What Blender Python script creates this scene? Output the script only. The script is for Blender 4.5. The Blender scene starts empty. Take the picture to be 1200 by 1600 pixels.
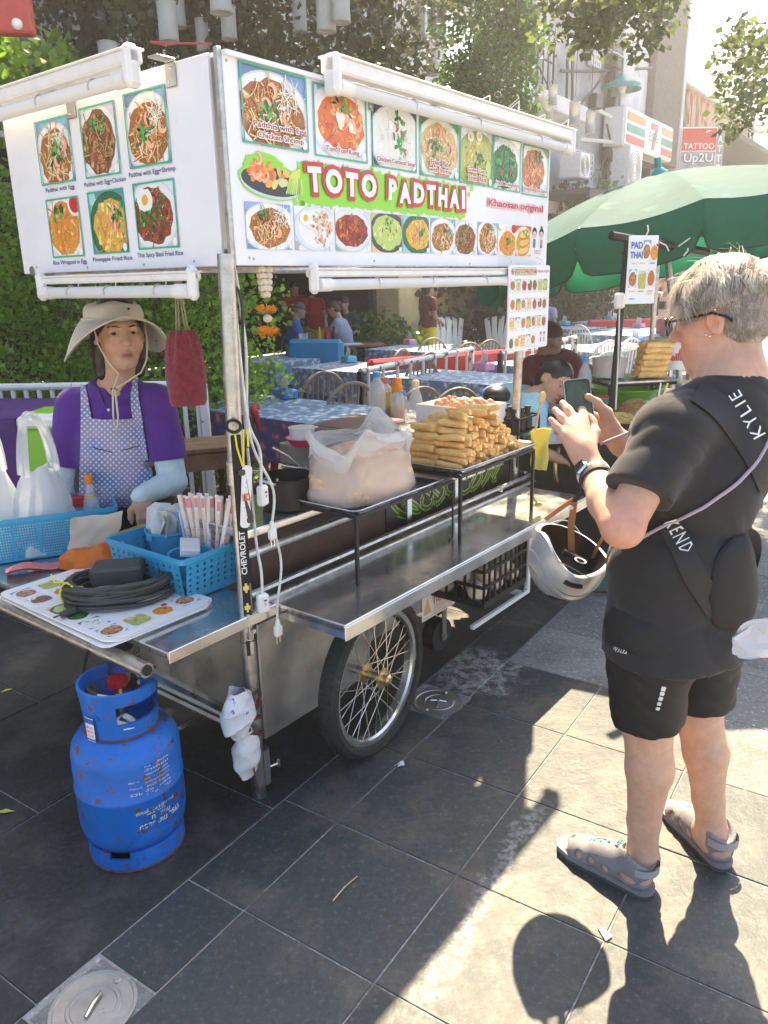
import bpy,math,random
import numpy as np
from mathutils import Vector,Matrix,Euler,Quaternion
S=bpy.context.scene
COL=S.collection
R=math.radians
rnd=random.Random(7)
# ------------------------------------------------------------------ camera, sky, sun, exposure
CAM_H,FPX,PITCH,ROLL=1.62,1212.37,0.2885,0.0199
def cam_axes():
    c,s=math.cos(PITCH),math.sin(PITCH)
    r,f,d=np.array([1,0,0.]),np.array([0,c,-s]),np.array([0,-s,-c])
    cr,sr=math.cos(ROLL),math.sin(ROLL)
    return cr*r+sr*d,-sr*r+cr*d,f
_r,_d,_f=cam_axes()
cam=bpy.data.objects.new('camera',bpy.data.cameras.new('camera'));COL.objects.link(cam)
cam.data.sensor_fit='VERTICAL';cam.data.sensor_height=36;cam.data.lens=FPX/1600*36
cam.data.clip_end=500;cam.data.clip_start=.02
cam.matrix_world=Matrix([[_r[0],-_d[0],-_f[0],0],[_r[1],-_d[1],-_f[1],0],[_r[2],-_d[2],-_f[2],CAM_H],[0,0,0,1]])
S.camera=cam
SUN_EL,SUN_AZ=53.6,11.5  # degrees: height above the horizon, and clockwise from +Y
W=bpy.data.worlds.new('World');S.world=W;W.use_nodes=True
nt=W.node_tree;nt.nodes.clear()
sky=nt.nodes.new('ShaderNodeTexSky');sky.sky_type='NISHITA';sky.sun_disc=False
sky.sun_elevation=R(SUN_EL);sky.sun_rotation=R(SUN_AZ);sky.dust_density=3.0;sky.air_density=1.0;sky.ozone_density=1.0
bg=nt.nodes.new('ShaderNodeBackground');bg.inputs[1].default_value=0.09
wo=nt.nodes.new('ShaderNodeOutputWorld')
nt.links.new(sky.outputs[0],bg.inputs[0]);nt.links.new(bg.outputs[0],wo.inputs[0])
sl=bpy.data.lights.new('sun','SUN');sl.energy=4.3;sl.angle=R(.53);sl.color=(1,.82,.55)
sun=bpy.data.objects.new('sun',sl);COL.objects.link(sun)
_sd=Vector((math.sin(R(SUN_AZ))*math.cos(R(SUN_EL)),math.cos(R(SUN_AZ))*math.cos(R(SUN_EL)),math.sin(R(SUN_EL))))
sun.rotation_euler=_sd.to_track_quat('Z','Y').to_euler();sun.location=(6,18,24)
S.view_settings.view_transform='Standard';S.view_settings.look='None'
S.view_settings.exposure=2.3;S.view_settings.gamma=1.0;S.view_settings.use_curve_mapping=False
S.render.engine='CYCLES'
# ------------------------------------------------------------------ measuring: a photograph point at a known distance, height or wall
def ray(x,y):
    a,b=(x-600)/FPX,(y-800)/FPX
    return a*_r+b*_d+_f
def atY(x,y,Y):d=ray(x,y);return Vector(d*(Y/d[1])+[0,0,CAM_H])
def atz(x,y,z):d=ray(x,y);return Vector(d*((z-CAM_H)/d[2])+[0,0,CAM_H])
FN,FS=np.array([-.81,.5864,0]),np.array([.5864,.81,0])  # house fronts: normal and along-street direction
def atfac(x,y,c=8.):d=ray(x,y);return Vector(d*(c/(d@FN))+[0,0,CAM_H])
CYAW=.9076;CU=Vector((math.cos(CYAW),math.sin(CYAW),0));CV=Vector((-CU.y,CU.x,0));CO=Vector((-.3876,2.222,0))
def CW(u,v,z=0.):return CO+CU*u+CV*v+Vector((0,0,z))  # cart coordinates to world
# ------------------------------------------------------------------ mesh helpers
class MB:
    def __init__(s):s.v=[];s.f=[];s.c=[];s.mi=[];s.n=0;s.usec=False
    def add(s,v,f,col=None,M=None,mi=0):
        v=np.asarray(v,float).reshape(-1,3)
        if M is not None:
            M=np.array(M);v=v@M[:3,:3].T+M[:3,3]
        s.v.append(v);o=s.n;s.n+=len(v)
        s.f+=[tuple(i+o for i in q)for q in f]
        if col is not None:s.usec=True
        s.c+=[col]*len(f);s.mi+=[mi]*len(f);return s
    def box(s,c,d,rz=0,b=0.,col=None,M=None,mi=0,rot=None):
        hx,hy,hz=d[0]/2,d[1]/2,d[2]/2
        b=min(b,hx*.9,hy*.9,hz*.9)
        if b<=0:
            v=[(x*hx,y*hy,z*hz)for x in(-1,1)for y in(-1,1)for z in(-1,1)]
            f=[(0,1,3,2),(4,6,7,5),(0,4,5,1),(2,3,7,6),(0,2,6,4),(1,5,7,3)]
        else:
            v=[];idx={}
            for x in(-1,1):
                for y in(-1,1):
                    for z in(-1,1):
                        idx[x,y,z,0]=len(v);v.append((x*hx,y*(hy-b),z*(hz-b)))
                        idx[x,y,z,1]=len(v);v.append((x*(hx-b),y*hy,z*(hz-b)))
                        idx[x,y,z,2]=len(v);v.append((x*(hx-b),y*(hy-b),z*hz))
            f=[]
            for a in(-1,1):
                q=[idx[a,y,z,0]for y,z in((-1,-1),(1,-1),(1,1),(-1,1))];f.append(q if a>0 else q[::-1])
                q=[idx[x,a,z,1]for x,z in((-1,-1),(-1,1),(1,1),(1,-1))];f.append(q if a>0 else q[::-1])
                q=[idx[x,y,a,2]for x,y in((-1,-1),(1,-1),(1,1),(-1,1))];f.append(q if a>0 else q[::-1])
            for a in(-1,1):
                for e in(-1,1):
                    for k,q in((a*e,[idx[a,e,-1,0],idx[a,e,-1,1],idx[a,e,1,1],idx[a,e,1,0]]),
                                 (-a*e,[idx[a,-1,e,0],idx[a,-1,e,2],idx[a,1,e,2],idx[a,1,e,0]]),
                                 (a*e,[idx[-1,a,e,1],idx[-1,a,e,2],idx[1,a,e,2],idx[1,a,e,1]])):
                        f.append(q if k>0 else q[::-1])
            for x in(-1,1):
                for y in(-1,1):
                    for z in(-1,1):
                        q=[idx[x,y,z,k]for k in(0,1,2)];f.append(q if x*y*z>0 else q[::-1])
        m=Matrix.Translation(c)@(rot.to_matrix().to_4x4()if rot is not None else Matrix.Rotation(rz,4,'Z'))
        if M is not None:m=M@m
        return s.add(v,f,col,m,mi)
    def tube(s,pts,r,n=8,closed=False,cap=True,col=None,M=None,flat=1.,mi=0):
        P=[Vector(p)for p in pts];N=len(P);rr=r if hasattr(r,'__len__')else[r]*N
        v=[];f=[]
        T=[]
        for i in range(N):
            a=P[(i-1)%N]if(closed or i>0)else P[i];b=P[(i+1)%N]if(closed or i<N-1)else P[i]
            t=(b-a);T.append(t.normalized()if t.length>1e-9 else Vector((0,0,1)))
        nv=T[0].orthogonal().normalized()
        if abs(T[0].z)<.9:nv=(Vector((0,0,1))-T[0]*T[0].z).normalized()
        for i in range(N):
            nv=(nv-T[i]*nv.dot(T[i]));nv=nv.normalized()if nv.length>1e-6 else T[i].orthogonal().normalized()
            bn=T[i].cross(nv)
            for k in range(n):
                a=2*math.pi*k/n;v.append(P[i]+nv*(math.sin(a)*rr[i]*flat)+bn*(math.cos(a)*rr[i]))
        for i in range(N if closed else N-1):
            j=(i+1)%N
            for k in range(n):f.append((i*n+k,j*n+k,j*n+(k+1)%n,i*n+(k+1)%n))
        f=[q[::-1]for q in f]
        if cap and not closed:f.append(tuple(range(n)));f.append(tuple(range((N-1)*n,N*n))[::-1])
        return s.add(v,f,col,M,mi)
    def lathe(s,prof,n=24,M=None,col=None,sx=1.,sy=1.,mi=0,a0=0.,a1=2*math.pi):
        v=[];f=[];full=abs(a1-a0-2*math.pi)<1e-6;m=n if full else n+1
        for r,z in prof:
            for k in range(m):
                a=a0+(a1-a0)*k/n;v.append((r*math.cos(a)*sx,r*math.sin(a)*sy,z))
        for i in range(len(prof)-1):
            for k in range(n):
                k2=(k+1)%m
                f.append((i*m+k,i*m+k2,(i+1)*m+k2,(i+1)*m+k))
        return s.add(v,f,col,M,mi)
    def sph(s,c,r,n=12,m=8,col=None,M=None,mi=0):
        r=r if hasattr(r,'__len__')else(r,r,r)
        v=[(0,0,-1)];f=[]
        for i in range(1,m):
            t=-math.pi/2+math.pi*i/m
            for k in range(n):a=2*math.pi*k/n;v.append((math.cos(t)*math.cos(a),math.cos(t)*math.sin(a),math.sin(t)))
        v.append((0,0,1));L=len(v)-1
        for k in range(n):f.append((0,1+(k+1)%n,1+k));f.append((L,1+(m-2)*n+k,1+(m-2)*n+(k+1)%n))
        for i in range(m-2):
            for k in range(n):f.append((1+i*n+k,1+i*n+(k+1)%n,1+(i+1)*n+(k+1)%n,1+(i+1)*n+k))
        v=np.array(v)*np.array(r)+np.array(c)
        return s.add(v,f,col,M,mi)
    def grid(s,fn,nu,nv,cu=False,cv=False,col=None,M=None,mi=0):
        v=[];f=[]
        for i in range(nu):
            for j in range(nv):v.append(fn(i/(nu if cu else nu-1),j/(nv if cv else nv-1)))
        for i in range(nu if cu else nu-1):
            for j in range(nv if cv else nv-1):
                a,b=(i+1)%nu,(j+1)%nv;f.append((i*nv+j,a*nv+j,a*nv+b,i*nv+b))
        return s.add(v,f,col,M,mi)
    def poly(s,pts,h=0,col=None,M=None,mi=0):  # prism of a planar xy outline: z 0..h
        n=len(pts)
        if h==0:return s.add([(p[0],p[1],p[2]if len(p)>2 else 0)for p in pts],[tuple(range(n))],col,M,mi)
        v=[(p[0],p[1],0)for p in pts]+[(p[0],p[1],h)for p in pts]
        f=[tuple(range(n))[::-1],tuple(range(n,2*n))]+[(i,(i+1)%n,n+(i+1)%n,n+i)for i in range(n)]
        return s.add(v,f,col,M,mi)
    def mesh(s,name,mat,smooth=35):
        me=bpy.data.meshes.new(name)
        V=np.concatenate(s.v)if s.v else np.zeros((0,3))
        me.from_pydata(V.tolist(),[],s.f)
        for m in(mat if isinstance(mat,(list,tuple))else[mat]):me.materials.append(m)
        if isinstance(mat,(list,tuple)):me.polygons.foreach_set('material_index',s.mi)
        if s.usec:
            at=me.color_attributes.new('Col','FLOAT_COLOR','CORNER')
            lens=np.array([len(q)for q in s.f])
            cc=np.array([(c if c is not None else(.5,.5,.5))[:3]for c in s.c],float)
            cc=np.repeat(np.c_[cc,np.ones(len(cc))],lens,0)
            at.data.foreach_set('color',cc.ravel().astype(np.float32))
        if smooth:
            me.polygons.foreach_set('use_smooth',[True]*len(me.polygons))
            if smooth<180:me.set_sharp_from_angle(angle=R(smooth))
        me.update();return me
def obj(name,mb,mat,parent=None,loc=None,rz=None,label=None,cat=None,group=None,kind=None,smooth=35,M=None):
    me=mb if isinstance(mb,bpy.types.Mesh)else mb.mesh(name,mat,smooth)
    o=bpy.data.objects.new(name,me);COL.objects.link(o)
    if parent is not None:o.parent=parent
    if M is not None:o.matrix_local=M
    if loc is not None:o.location=loc
    if rz is not None:o.rotation_euler=(0,0,rz)
    tag(o,label,cat,group,kind);return o
def tag(o,label=None,cat=None,group=None,kind=None):
    for k,x in(('label',label),('category',cat),('group',group),('kind',kind)):
        if x is not None:o[k]=x
    return o
def thing(name,label,cat,loc=(0,0,0),rz=0.,group=None,rot=None):
    o=bpy.data.objects.new(name,None);COL.objects.link(o);o.empty_display_size=.05
    o.location=loc;o.rotation_euler=rot if rot is not None else(0,0,rz)
    return tag(o,label,cat,group)
def dup(o,loc=None,rz=None,label=None,group=None,parent=None,rot=None):
    c=o.copy();COL.objects.link(c)
    if parent is not None:c.parent=parent
    if loc is not None:c.location=loc
    if rz is not None:c.rotation_euler=(0,0,rz)
    if rot is not None:c.rotation_euler=rot
    if label:c['label']=label
    if group:c['group']=group
    for ch in list(o.children):dup(ch,parent=c)
    return c
def text(body,size=.05,off=0.,ext=0.,align='CENTER',space=1.,res=3):
    cu=bpy.data.curves.new('t','FONT');cu.body=body;cu.size=size;cu.offset=off;cu.extrude=ext
    cu.align_x=align;cu.align_y='CENTER';cu.space_character=space;cu.resolution_u=res
    o=bpy.data.objects.new('t',cu);me=o.to_mesh()
    v=np.array([p.co[:]for p in me.vertices]).reshape(-1,3);f=[tuple(p.vertices)for p in me.polygons]
    o.to_mesh_clear();bpy.data.objects.remove(o);bpy.data.curves.remove(cu)
    return v,f
def fit_text(mb,body,x0,x1,y,col=None,h=None,off=0.,M=None,z=0.,xs=None):
    """text centred in x0..x1 at height y, scaled to that width (and to cap height h)"""
    v,f=text(body,1.,off)
    if not len(v):return
    w=v[:,0].max()-v[:,0].min();hh=v[:,1].max()-v[:,1].min()
    sx=(x1-x0)/w;sy=sx if h is None else h/hh
    c=(v[:,0].max()+v[:,0].min())/2;cy=(v[:,1].max()+v[:,1].min())/2
    v=np.c_[(v[:,0]-c)*sx+(x0+x1)/2,(v[:,1]-cy)*sy+y,v[:,2]*0+z]
    mb.add(v,f,col,M)
# ------------------------------------------------------------------ materials
def nd(t,k,**kw):
    n=t.nodes.new(k)
    for a,b in kw.items():
        if a.startswith('i_'):
            key=a[2:];key=int(key)if key.isdigit()else key.replace('_',' ')
            n.inputs[key].default_value=b
        else:setattr(n,a,b)
    return n
def mat(name,col=(.5,.5,.5),rough=.5,metal=0.,var=.0,vscale=8.,bump=0.,bscale=60.,trans=0.,ior=1.45,alpha=1.,spots=None,attr=False,sheen=0.,coat=0.,transl=0.,rvar=0.,randc=0.,aniso=0.,spec=.5,sss=0.,coords='Object',emit=0.):
    m=bpy.data.materials.new(name);m.use_nodes=True;t=m.node_tree;p=t.nodes['Principled BSDF']
    L=t.links.new
    p.inputs['Roughness'].default_value=rough;p.inputs['Metallic'].default_value=metal
    p.inputs['IOR'].default_value=ior;p.inputs['Alpha'].default_value=alpha
    p.inputs['Transmission Weight'].default_value=trans;p.inputs['Specular IOR Level'].default_value=spec
    p.inputs['Coat Weight'].default_value=coat;p.inputs['Sheen Weight'].default_value=sheen
    if sss:p.inputs['Subsurface Weight'].default_value=sss;p.inputs['Subsurface Radius'].default_value=(.02,.008,.004);p.inputs['Subsurface Scale'].default_value=1.
    tc=nd(t,'ShaderNodeTexCoord');co=tc.outputs[coords]
    if attr:a=nd(t,'ShaderNodeAttribute',attribute_name='Col');c=a.outputs['Color']
    else:a=nd(t,'ShaderNodeRGB');a.outputs[0].default_value=(*col,1);c=a.outputs[0]
    def mul(c,fac,lo,hi):
        mr=nd(t,'ShaderNodeMapRange');L(fac,mr.inputs[0]);mr.inputs[1].default_value=.3;mr.inputs[2].default_value=.7
        mr.inputs[3].default_value=lo;mr.inputs[4].default_value=hi
        mx=nd(t,'ShaderNodeMix',data_type='RGBA',blend_type='MULTIPLY');mx.inputs[0].default_value=1
        cb=nd(t,'ShaderNodeCombineColor');[L(mr.outputs[0],cb.inputs[k])for k in range(3)]
        L(c,mx.inputs[6]);L(cb.outputs[0],mx.inputs[7]);return mx.outputs[2]
    if var:
        n=nd(t,'ShaderNodeTexNoise',i_Scale=vscale,i_Detail=6.,i_Roughness=.65);L(co,n.inputs['Vector'])
        c=mul(c,n.outputs[0],1-var,1+var)
    if randc:
        oi=nd(t,'ShaderNodeObjectInfo');mr=nd(t,'ShaderNodeMapRange');L(oi.outputs['Random'],mr.inputs[0])
        mr.inputs[3].default_value=.3;mr.inputs[4].default_value=.7
        c=mul(c,mr.outputs[0],1-randc,1+randc)
    for sp in(spots or[]):  # (colour, scale, threshold, softness[, roughness])
        n=nd(t,'ShaderNodeTexNoise',i_Scale=sp[1],i_Detail=7.,i_Roughness=.6);L(co,n.inputs['Vector'])
        mr=nd(t,'ShaderNodeMapRange');L(n.outputs[0],mr.inputs[0]);mr.inputs[1].default_value=sp[2];mr.inputs[2].default_value=sp[2]+sp[3]
        mx=nd(t,'ShaderNodeMix',data_type='RGBA');L(mr.outputs[0],mx.inputs[0]);L(c,mx.inputs[6]);mx.inputs[7].default_value=(*sp[0],1);c=mx.outputs[2]
    L(c,p.inputs['Base Color'])
    if sss:pass
    if rvar:
        n=nd(t,'ShaderNodeTexNoise',i_Scale=vscale*.7,i_Detail=5.);L(co,n.inputs['Vector'])
        mr=nd(t,'ShaderNodeMapRange');L(n.outputs[0],mr.inputs[0]);mr.inputs[1].default_value=.3;mr.inputs[2].default_value=.7
        mr.inputs[3].default_value=max(0.02,rough-rvar);mr.inputs[4].default_value=rough+rvar;L(mr.outputs[0],p.inputs['Roughness'])
    if bump:
        n=nd(t,'ShaderNodeTexNoise',i_Scale=bscale,i_Detail=6.,i_Roughness=.6);L(co,n.inputs['Vector'])
        b=nd(t,'ShaderNodeBump',i_Strength=bump,i_Distance=.01);L(n.outputs[0],b.inputs['Height']);L(b.outputs[0],p.inputs['Normal'])
    if transl:
        tr=nd(t,'ShaderNodeBsdfTranslucent');L(c,tr.inputs[0]);ms=nd(t,'ShaderNodeMixShader');ms.inputs[0].default_value=transl
        L(p.outputs[0],ms.inputs[1]);L(tr.outputs[0],ms.inputs[2]);L(ms.outputs[0],t.nodes['Material Output'].inputs[0])
    if emit:L(c,p.inputs['Emission Color']);p.inputs['Emission Strength'].default_value=emit
    return m
M_={}
def mk(name,*a,**k):M_[name]=mat(name,*a,**k);return M_[name]
mk('print',attr=True,rough=.35,coat=.15)
mk('paint',attr=True,rough=.55,var=.12,vscale=25,bump=.05)
mk('cloth',attr=True,rough=.9,var=.15,vscale=30,bump=.25,bscale=300,sheen=.2)
mk('white_board',(.80,.80,.82),.3,var=.05,vscale=4,spots=[((.62,.61,.58),9,.68,.1)])
mk('white_plastic',(.78,.76,.73),.35,var=.07,vscale=15)
mk('tube_glass',(.82,.83,.82),.25,transl=.3)
mk('steel',(.62,.62,.60),.27,1.,var=.12,vscale=12,rvar=.12,bump=.04,bscale=25)
mk('steel_pipe',(.50,.48,.45),.38,1.,var=.25,vscale=30,rvar=.15,spots=[((.25,.17,.11),40,.66,.08)])
mk('dull_steel',(.40,.39,.36),.42,.85,var=.2,vscale=9,rvar=.15,spots=[((.22,.19,.15),14,.62,.12)])
mk('counter_steel',(.60,.60,.58),.19,.9,var=.16,vscale=9,rvar=.12,bump=.05,bscale=14,spots=[((.42,.41,.38),26,.58,.15)])
mk('spoke_steel',(.62,.58,.50),.3,1.)
mk('black_metal',(.018,.017,.017),.42,.3,bump=.1,bscale=200)
mk('tray_steel',(.45,.45,.46),.3,1.,var=.2,vscale=14,rvar=.15)
mk('rubber',(.022,.022,.021),.75,var=.3,vscale=30,spots=[((.09,.08,.07),25,.6,.15)])
mk('black_plastic',(.015,.015,.016),.4)
mk('dark_wood',(.055,.033,.024),.55,var=.35,vscale=18,bump=.1)
mk('wood',(.20,.11,.06),.6,var=.35,vscale=14,bump=.15,bscale=80)
mk('white_paint',(.70,.69,.65),.5,var=.1,vscale=10,spots=[((.30,.25,.19),20,.63,.06)])
# ================================================================== SETTING
def slate_mat(name,col,lo,dirt,dirt_t,stain=.0,rough=.55):
    m=bpy.data.materials.new(name);m.use_nodes=True;t=m.node_tree;L=t.links.new;p=t.nodes['Principled BSDF']
    g=nd(t,'ShaderNodeNewGeometry');P=g.outputs['Position']
    oi=nd(t,'ShaderNodeObjectInfo')
    c0=nd(t,'ShaderNodeMix',data_type='RGBA');L(oi.outputs['Random'],c0.inputs[0]);c0.inputs[6].default_value=(*lo,1);c0.inputs[7].default_value=(*col,1)
    c=c0.outputs[2]
    def noise(sc,d=8.,r=.65):n=nd(t,'ShaderNodeTexNoise',i_Scale=sc,i_Detail=d,i_Roughness=r);L(P,n.inputs['Vector']);return n.outputs[0]
    def mask(x,a,b):
        mr=nd(t,'ShaderNodeMapRange',interpolation_type='SMOOTHSTEP');L(x,mr.inputs[0]);mr.inputs[1].default_value=a;mr.inputs[2].default_value=b;return mr.outputs[0]
    def mix(c,k,col,amt=1.):
        mx=nd(t,'ShaderNodeMix',data_type='RGBA')
        ml=nd(t,'ShaderNodeMath',operation='MULTIPLY');L(k,ml.inputs[0]);ml.inputs[1].default_value=amt
        L(ml.outputs[0],mx.inputs[0]);L(c,mx.inputs[6]);mx.inputs[7].default_value=(*col,1);return mx.outputs[2]
    n1,n2,n3=noise(3.2),noise(55.,6.,.75),noise(17.)
    c=mix(c,mask(n1,.46,.66),dirt,.75)
    c=mix(c,mask(noise(6.5,9.,.72),.60,.70),tuple(x*1.5 for x in dirt),.45)
    c=mix(c,mask(noise(1.7,9.,.7),.42,.30),tuple(x*.4 for x in col),.7)
    c=mix(c,mask(n2,.52,.72),tuple(x*2.7 for x in col),.7)
    c=mix(c,mask(noise(230.,4.,.8),.58,.74),tuple(x*3.2 for x in col),.5)
    c=mix(c,mask(n2,.47,.30),tuple(x*.4 for x in col),.7)
    c=mix(c,mask(n3,.60,.72),dirt,dirt_t)
    if stain:  # chalky tide mark left along an old puddle edge, a shape of its own
        sx=nd(t,'ShaderNodeSeparateXYZ');L(P,sx.inputs[0])
        def ma(op,a,b):
            q=nd(t,'ShaderNodeMath',operation=op)
            for i,x in enumerate((a,b)):
                if hasattr(x,'default_value')or hasattr(x,'links'):L(x,q.inputs[i])
                else:q.inputs[i].default_value=x
            return q.outputs[0]
        # distance to the line through (0.03,1.37)-(0.46,2.10)
        dl=ma('ADD',ma('MULTIPLY',sx.outputs[0],.862),ma('MULTIPLY',sx.outputs[1],-.507));dl=ma('ADD',dl,.655)
        wob=ma('MULTIPLY',ma('ADD',noise(9.,5.),-.5),.16);dl=ma('ADD',dl,wob)
        al=ma('ADD',ma('MULTIPLY',sx.outputs[0],.507),ma('MULTIPLY',sx.outputs[1],.862))
        band=ma('MULTIPLY',mask(dl,-.055,-.015),mask(dl,.035,.005))
        ends=ma('MULTIPLY',mask(al,1.15,1.35),mask(al,2.12,1.98))
        grain=mask(noise(38.,7.,.7),.40,.62)
        c=mix(c,ma('MULTIPLY',ma('MULTIPLY',band,ends),grain),(.42,.42,.40),stain)
        vd=nd(t,'ShaderNodeVectorMath',operation='DISTANCE');L(P,vd.inputs[0]);vd.inputs[1].default_value=(.36,3.03,0)
        c=mix(c,ma('MULTIPLY',mask(ma('ADD',vd.outputs['Value'],ma('MULTIPLY',wob,2.2)),.26,.14),mask(noise(24.,8.,.75),.42,.58)),(.40,.38,.34),.8)
    L(c,p.inputs['Base Color'])
    mr=nd(t,'ShaderNodeMapRange');L(n3,mr.inputs[0]);mr.inputs[3].default_value=rough-.18;mr.inputs[4].default_value=rough+.2;L(mr.outputs[0],p.inputs['Roughness'])
    ad=nd(t,'ShaderNodeMath',operation='MULTIPLY_ADD');L(n2,ad.inputs[0]);ad.inputs[1].default_value=.5;L(n3,ad.inputs[2])
    b=nd(t,'ShaderNodeBump',i_Strength=.6,i_Distance=.005);L(ad.outputs[0],b.inputs['Height']);L(b.outputs[0],p.inputs['Normal'])
    p.inputs['Specular IOR Level'].default_value=.28
    return m
M_['slab']=slate_mat('slab',(.052,.060,.059),(.036,.043,.044),(.115,.10,.08),.45,stain=.5,rough=.44)
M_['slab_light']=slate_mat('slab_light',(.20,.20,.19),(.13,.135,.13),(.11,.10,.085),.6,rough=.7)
M_['rough_slab']=slate_mat('rough_slab',(.034,.036,.034),(.028,.030,.029),(.085,.078,.066),.6,rough=.5)
M_['grout']=slate_mat('grout',(.30,.29,.27),(.30,.29,.27),(.06,.055,.05),.6,rough=.85)
mk('concrete',(.24,.23,.21),.85,var=.3,vscale=2.5,bump=.3,bscale=60,spots=[((.12,.11,.10),3,.58,.15)],coords='Object')

gb=MB();gb.add([(-60,-40,-.06),(60,-40,-.06),(60,120,-.06),(-60,120,-.06)],[(0,1,2,3)])
obj('ground',gb,M_['concrete'],kind='structure',smooth=0)
PA=np.array([.5563,.831]);PN=np.array([-.831,.5563])
def PW(s,n):return PA*s+PN*n
def inview(x,y,pad=60):
    q=np.array([x,y,-CAM_H]);z=q@_f
    if z<.3:return False
    px,py=600+FPX*(q@_r)/z,800+FPX*(q@_d)/z
    return-pad-250/z<px<1200+pad+250/z and 300<py<1600+pad+400/z,px,py
pav=MB();pts=[PW(-1,-5),PW(14,-5),PW(14,1.4965),PW(-1,1.4965)]
pav.add([(*q,-.0032)for q in pts],[(0,1,2,3)]);pav.add([(*q,-.05)for q in pts],[(3,2,1,0)])
pavement=obj('pavement',pav,M_['grout'],kind='structure',smooth=0)
strt=MB();pts=[PW(-2,1.4975),PW(14,1.4975),PW(14,6),PW(-2,6)]
strt.add([(*q,-.0040)for q in pts],[(0,1,2,3)]);strt.add([(*q,-.05)for q in pts],[(3,2,1,0)])
street=obj('street',strt,M_['grout'],kind='structure',smooth=0)
_sl={}
def slab(parent,name,s0,s1,n0,n1,m,gap=.0022):
    key=(round(s1-s0,3),round(n1-n0,3),m)
    if key not in _sl:
        b=MB();b.box((0,0,-.02),(s1-s0-2*gap,n1-n0-2*gap,.04),b=.0022);_sl[key]=b.mesh(name,M_[m],20)
    x,y=PW((s0+s1)/2,(n0+n1)/2)
    o=obj(name,_sl[key],None,parent)
    o.location=(x,y,rnd.uniform(-.0008,.0012));o.rotation_euler=(rnd.uniform(-.0025,.0025),rnd.uniform(-.0025,.0025),R(56.2)+rnd.uniform(-.002,.002))
DRAINS=[(.2029+.0,2.7646),(-.705,1.42)]
cnt=0
for k in range(-3,26):
    s0=1.195+.4195*(k-1)
    for r in range(-1,11):
        n0,n1=(.857+.425*(1-r),.857+.425*(2-r))if r>0 else((.857,1.282)if r==0 else(1.282,1.4965))
        if r>0:n0,n1=.857-.425*r,.857-.425*(r-1)
        x,y=PW(s0+.21,(n0+n1)/2);iv=inview(x,y)
        if not iv or not iv[0]:continue
        if r==-1 and any(abs(PA@np.array(d)-(s0+.21))<.3 for d in DRAINS):
            for d in DRAINS:  # cut the strip around the drain plate
                sd=PA@np.array(d)
                if abs(sd-(s0+.21))<.3:
                    a,b2=s0,s0+.4195
                    if sd-.105>a+.02:slab(pavement,'paving_slab',a,min(b2,sd-.105),n0,n1,'slab')
                    if sd+.105<b2-.02:slab(pavement,'paving_slab',max(a,sd+.105),b2,n0,n1,'slab')
            continue
        px,py=iv[1],iv[2]
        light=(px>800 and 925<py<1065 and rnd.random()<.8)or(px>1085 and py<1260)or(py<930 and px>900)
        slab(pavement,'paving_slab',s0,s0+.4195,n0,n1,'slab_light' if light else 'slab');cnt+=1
for k in range(-4,11):
    for r in range(0,7):
        s0=.72+.84*(k-1)+(.42 if r%2 else 0);n0=1.4975+.63*r
        iv=inview(*PW(s0+.42,n0+.3),420)
        if iv and iv[0]:slab(street,'rough_slab',s0,s0+.84,n0,n0+.63,'rough_slab',.0022)
# drains in the narrow strip
for i,(d,lab)in enumerate(zip(DRAINS,('round steel floor drain in the paving beside the bicycle wheel','round rusty floor drain in the paving at the bottom left corner'))):
    t=thing('floor_drain',lab,'drain',(d[0],d[1],0),R(56.2),group='floor drains in the paving')
    b=MB();b.box((0,0,-.02),(.205,.205,.038),b=.004);obj('concrete_surround',b,M_['slab_light'],t)
    b=MB();b.lathe([(.0,.001),(.052,.001),(.054,.0035),(.062,.0035),(.064,.001),(.090,.0015),(.092,.004),(.1,.004),(.1,-.004)],40);obj('cover',b,M_['dull_steel'],t)
    for k in range(2):
        b=MB();b.lathe([(0,.0065),(.007,.0065),(.009,.004),(.009,0)],14);b.box((0,0,.0066),(.012,.002,.001))
        obj('screw',b,M_['steel_pipe'],t,loc=(.077*(1-2*k),.012,0))
    b=MB();b.tube([(-.03,-.012,.006),(0,0,.011),(.032,.012,.006)],.005,8)
    if i==0:b.tube([(-.012,.03,.006),(0,0,.010),(.012,-.03,.006)],.0045,8)
    obj('handle',b,M_['steel'],t)
# ---------------------------------------------------------------- leaves
def leaf_mat(name,c1,c2,transl=.35):
    m=bpy.data.materials.new(name);m.use_nodes=True;t=m.node_tree;L=t.links.new;p=t.nodes['Principled BSDF']
    at=nd(t,'ShaderNodeAttribute',attribute_name='Col');mx=nd(t,'ShaderNodeMix',data_type='RGBA');L(at.outputs['Fac'],mx.inputs[0])
    mx.inputs[6].default_value=(*c1,1);mx.inputs[7].default_value=(*c2,1);L(mx.outputs[2],p.inputs['Base Color']);p.inputs['Roughness'].default_value=.45
    tr=nd(t,'ShaderNodeBsdfTranslucent');hs=nd(t,'ShaderNodeHueSaturation',i_Saturation=1.1,i_Value=1.6);L(mx.outputs[2],hs.inputs['Color']);L(hs.outputs[0],tr.inputs[0])
    ms=nd(t,'ShaderNodeMixShader');ms.inputs[0].default_value=transl;L(p.outputs[0],ms.inputs[1]);L(tr.outputs[0],ms.inputs[2]);L(ms.outputs[0],t.nodes['Material Output'].inputs[0])
    return m
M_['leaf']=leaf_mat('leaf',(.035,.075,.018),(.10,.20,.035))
M_['leaf_hedge']=leaf_mat('leaf_hedge',(.11,.22,.03),(.30,.44,.07),.55)  # brighter leaf copy for the hedge, skylight put into its colour
M_['leaf_bright']=leaf_mat('leaf_bright',(.06,.13,.02),(.16,.27,.04),.45)
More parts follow.
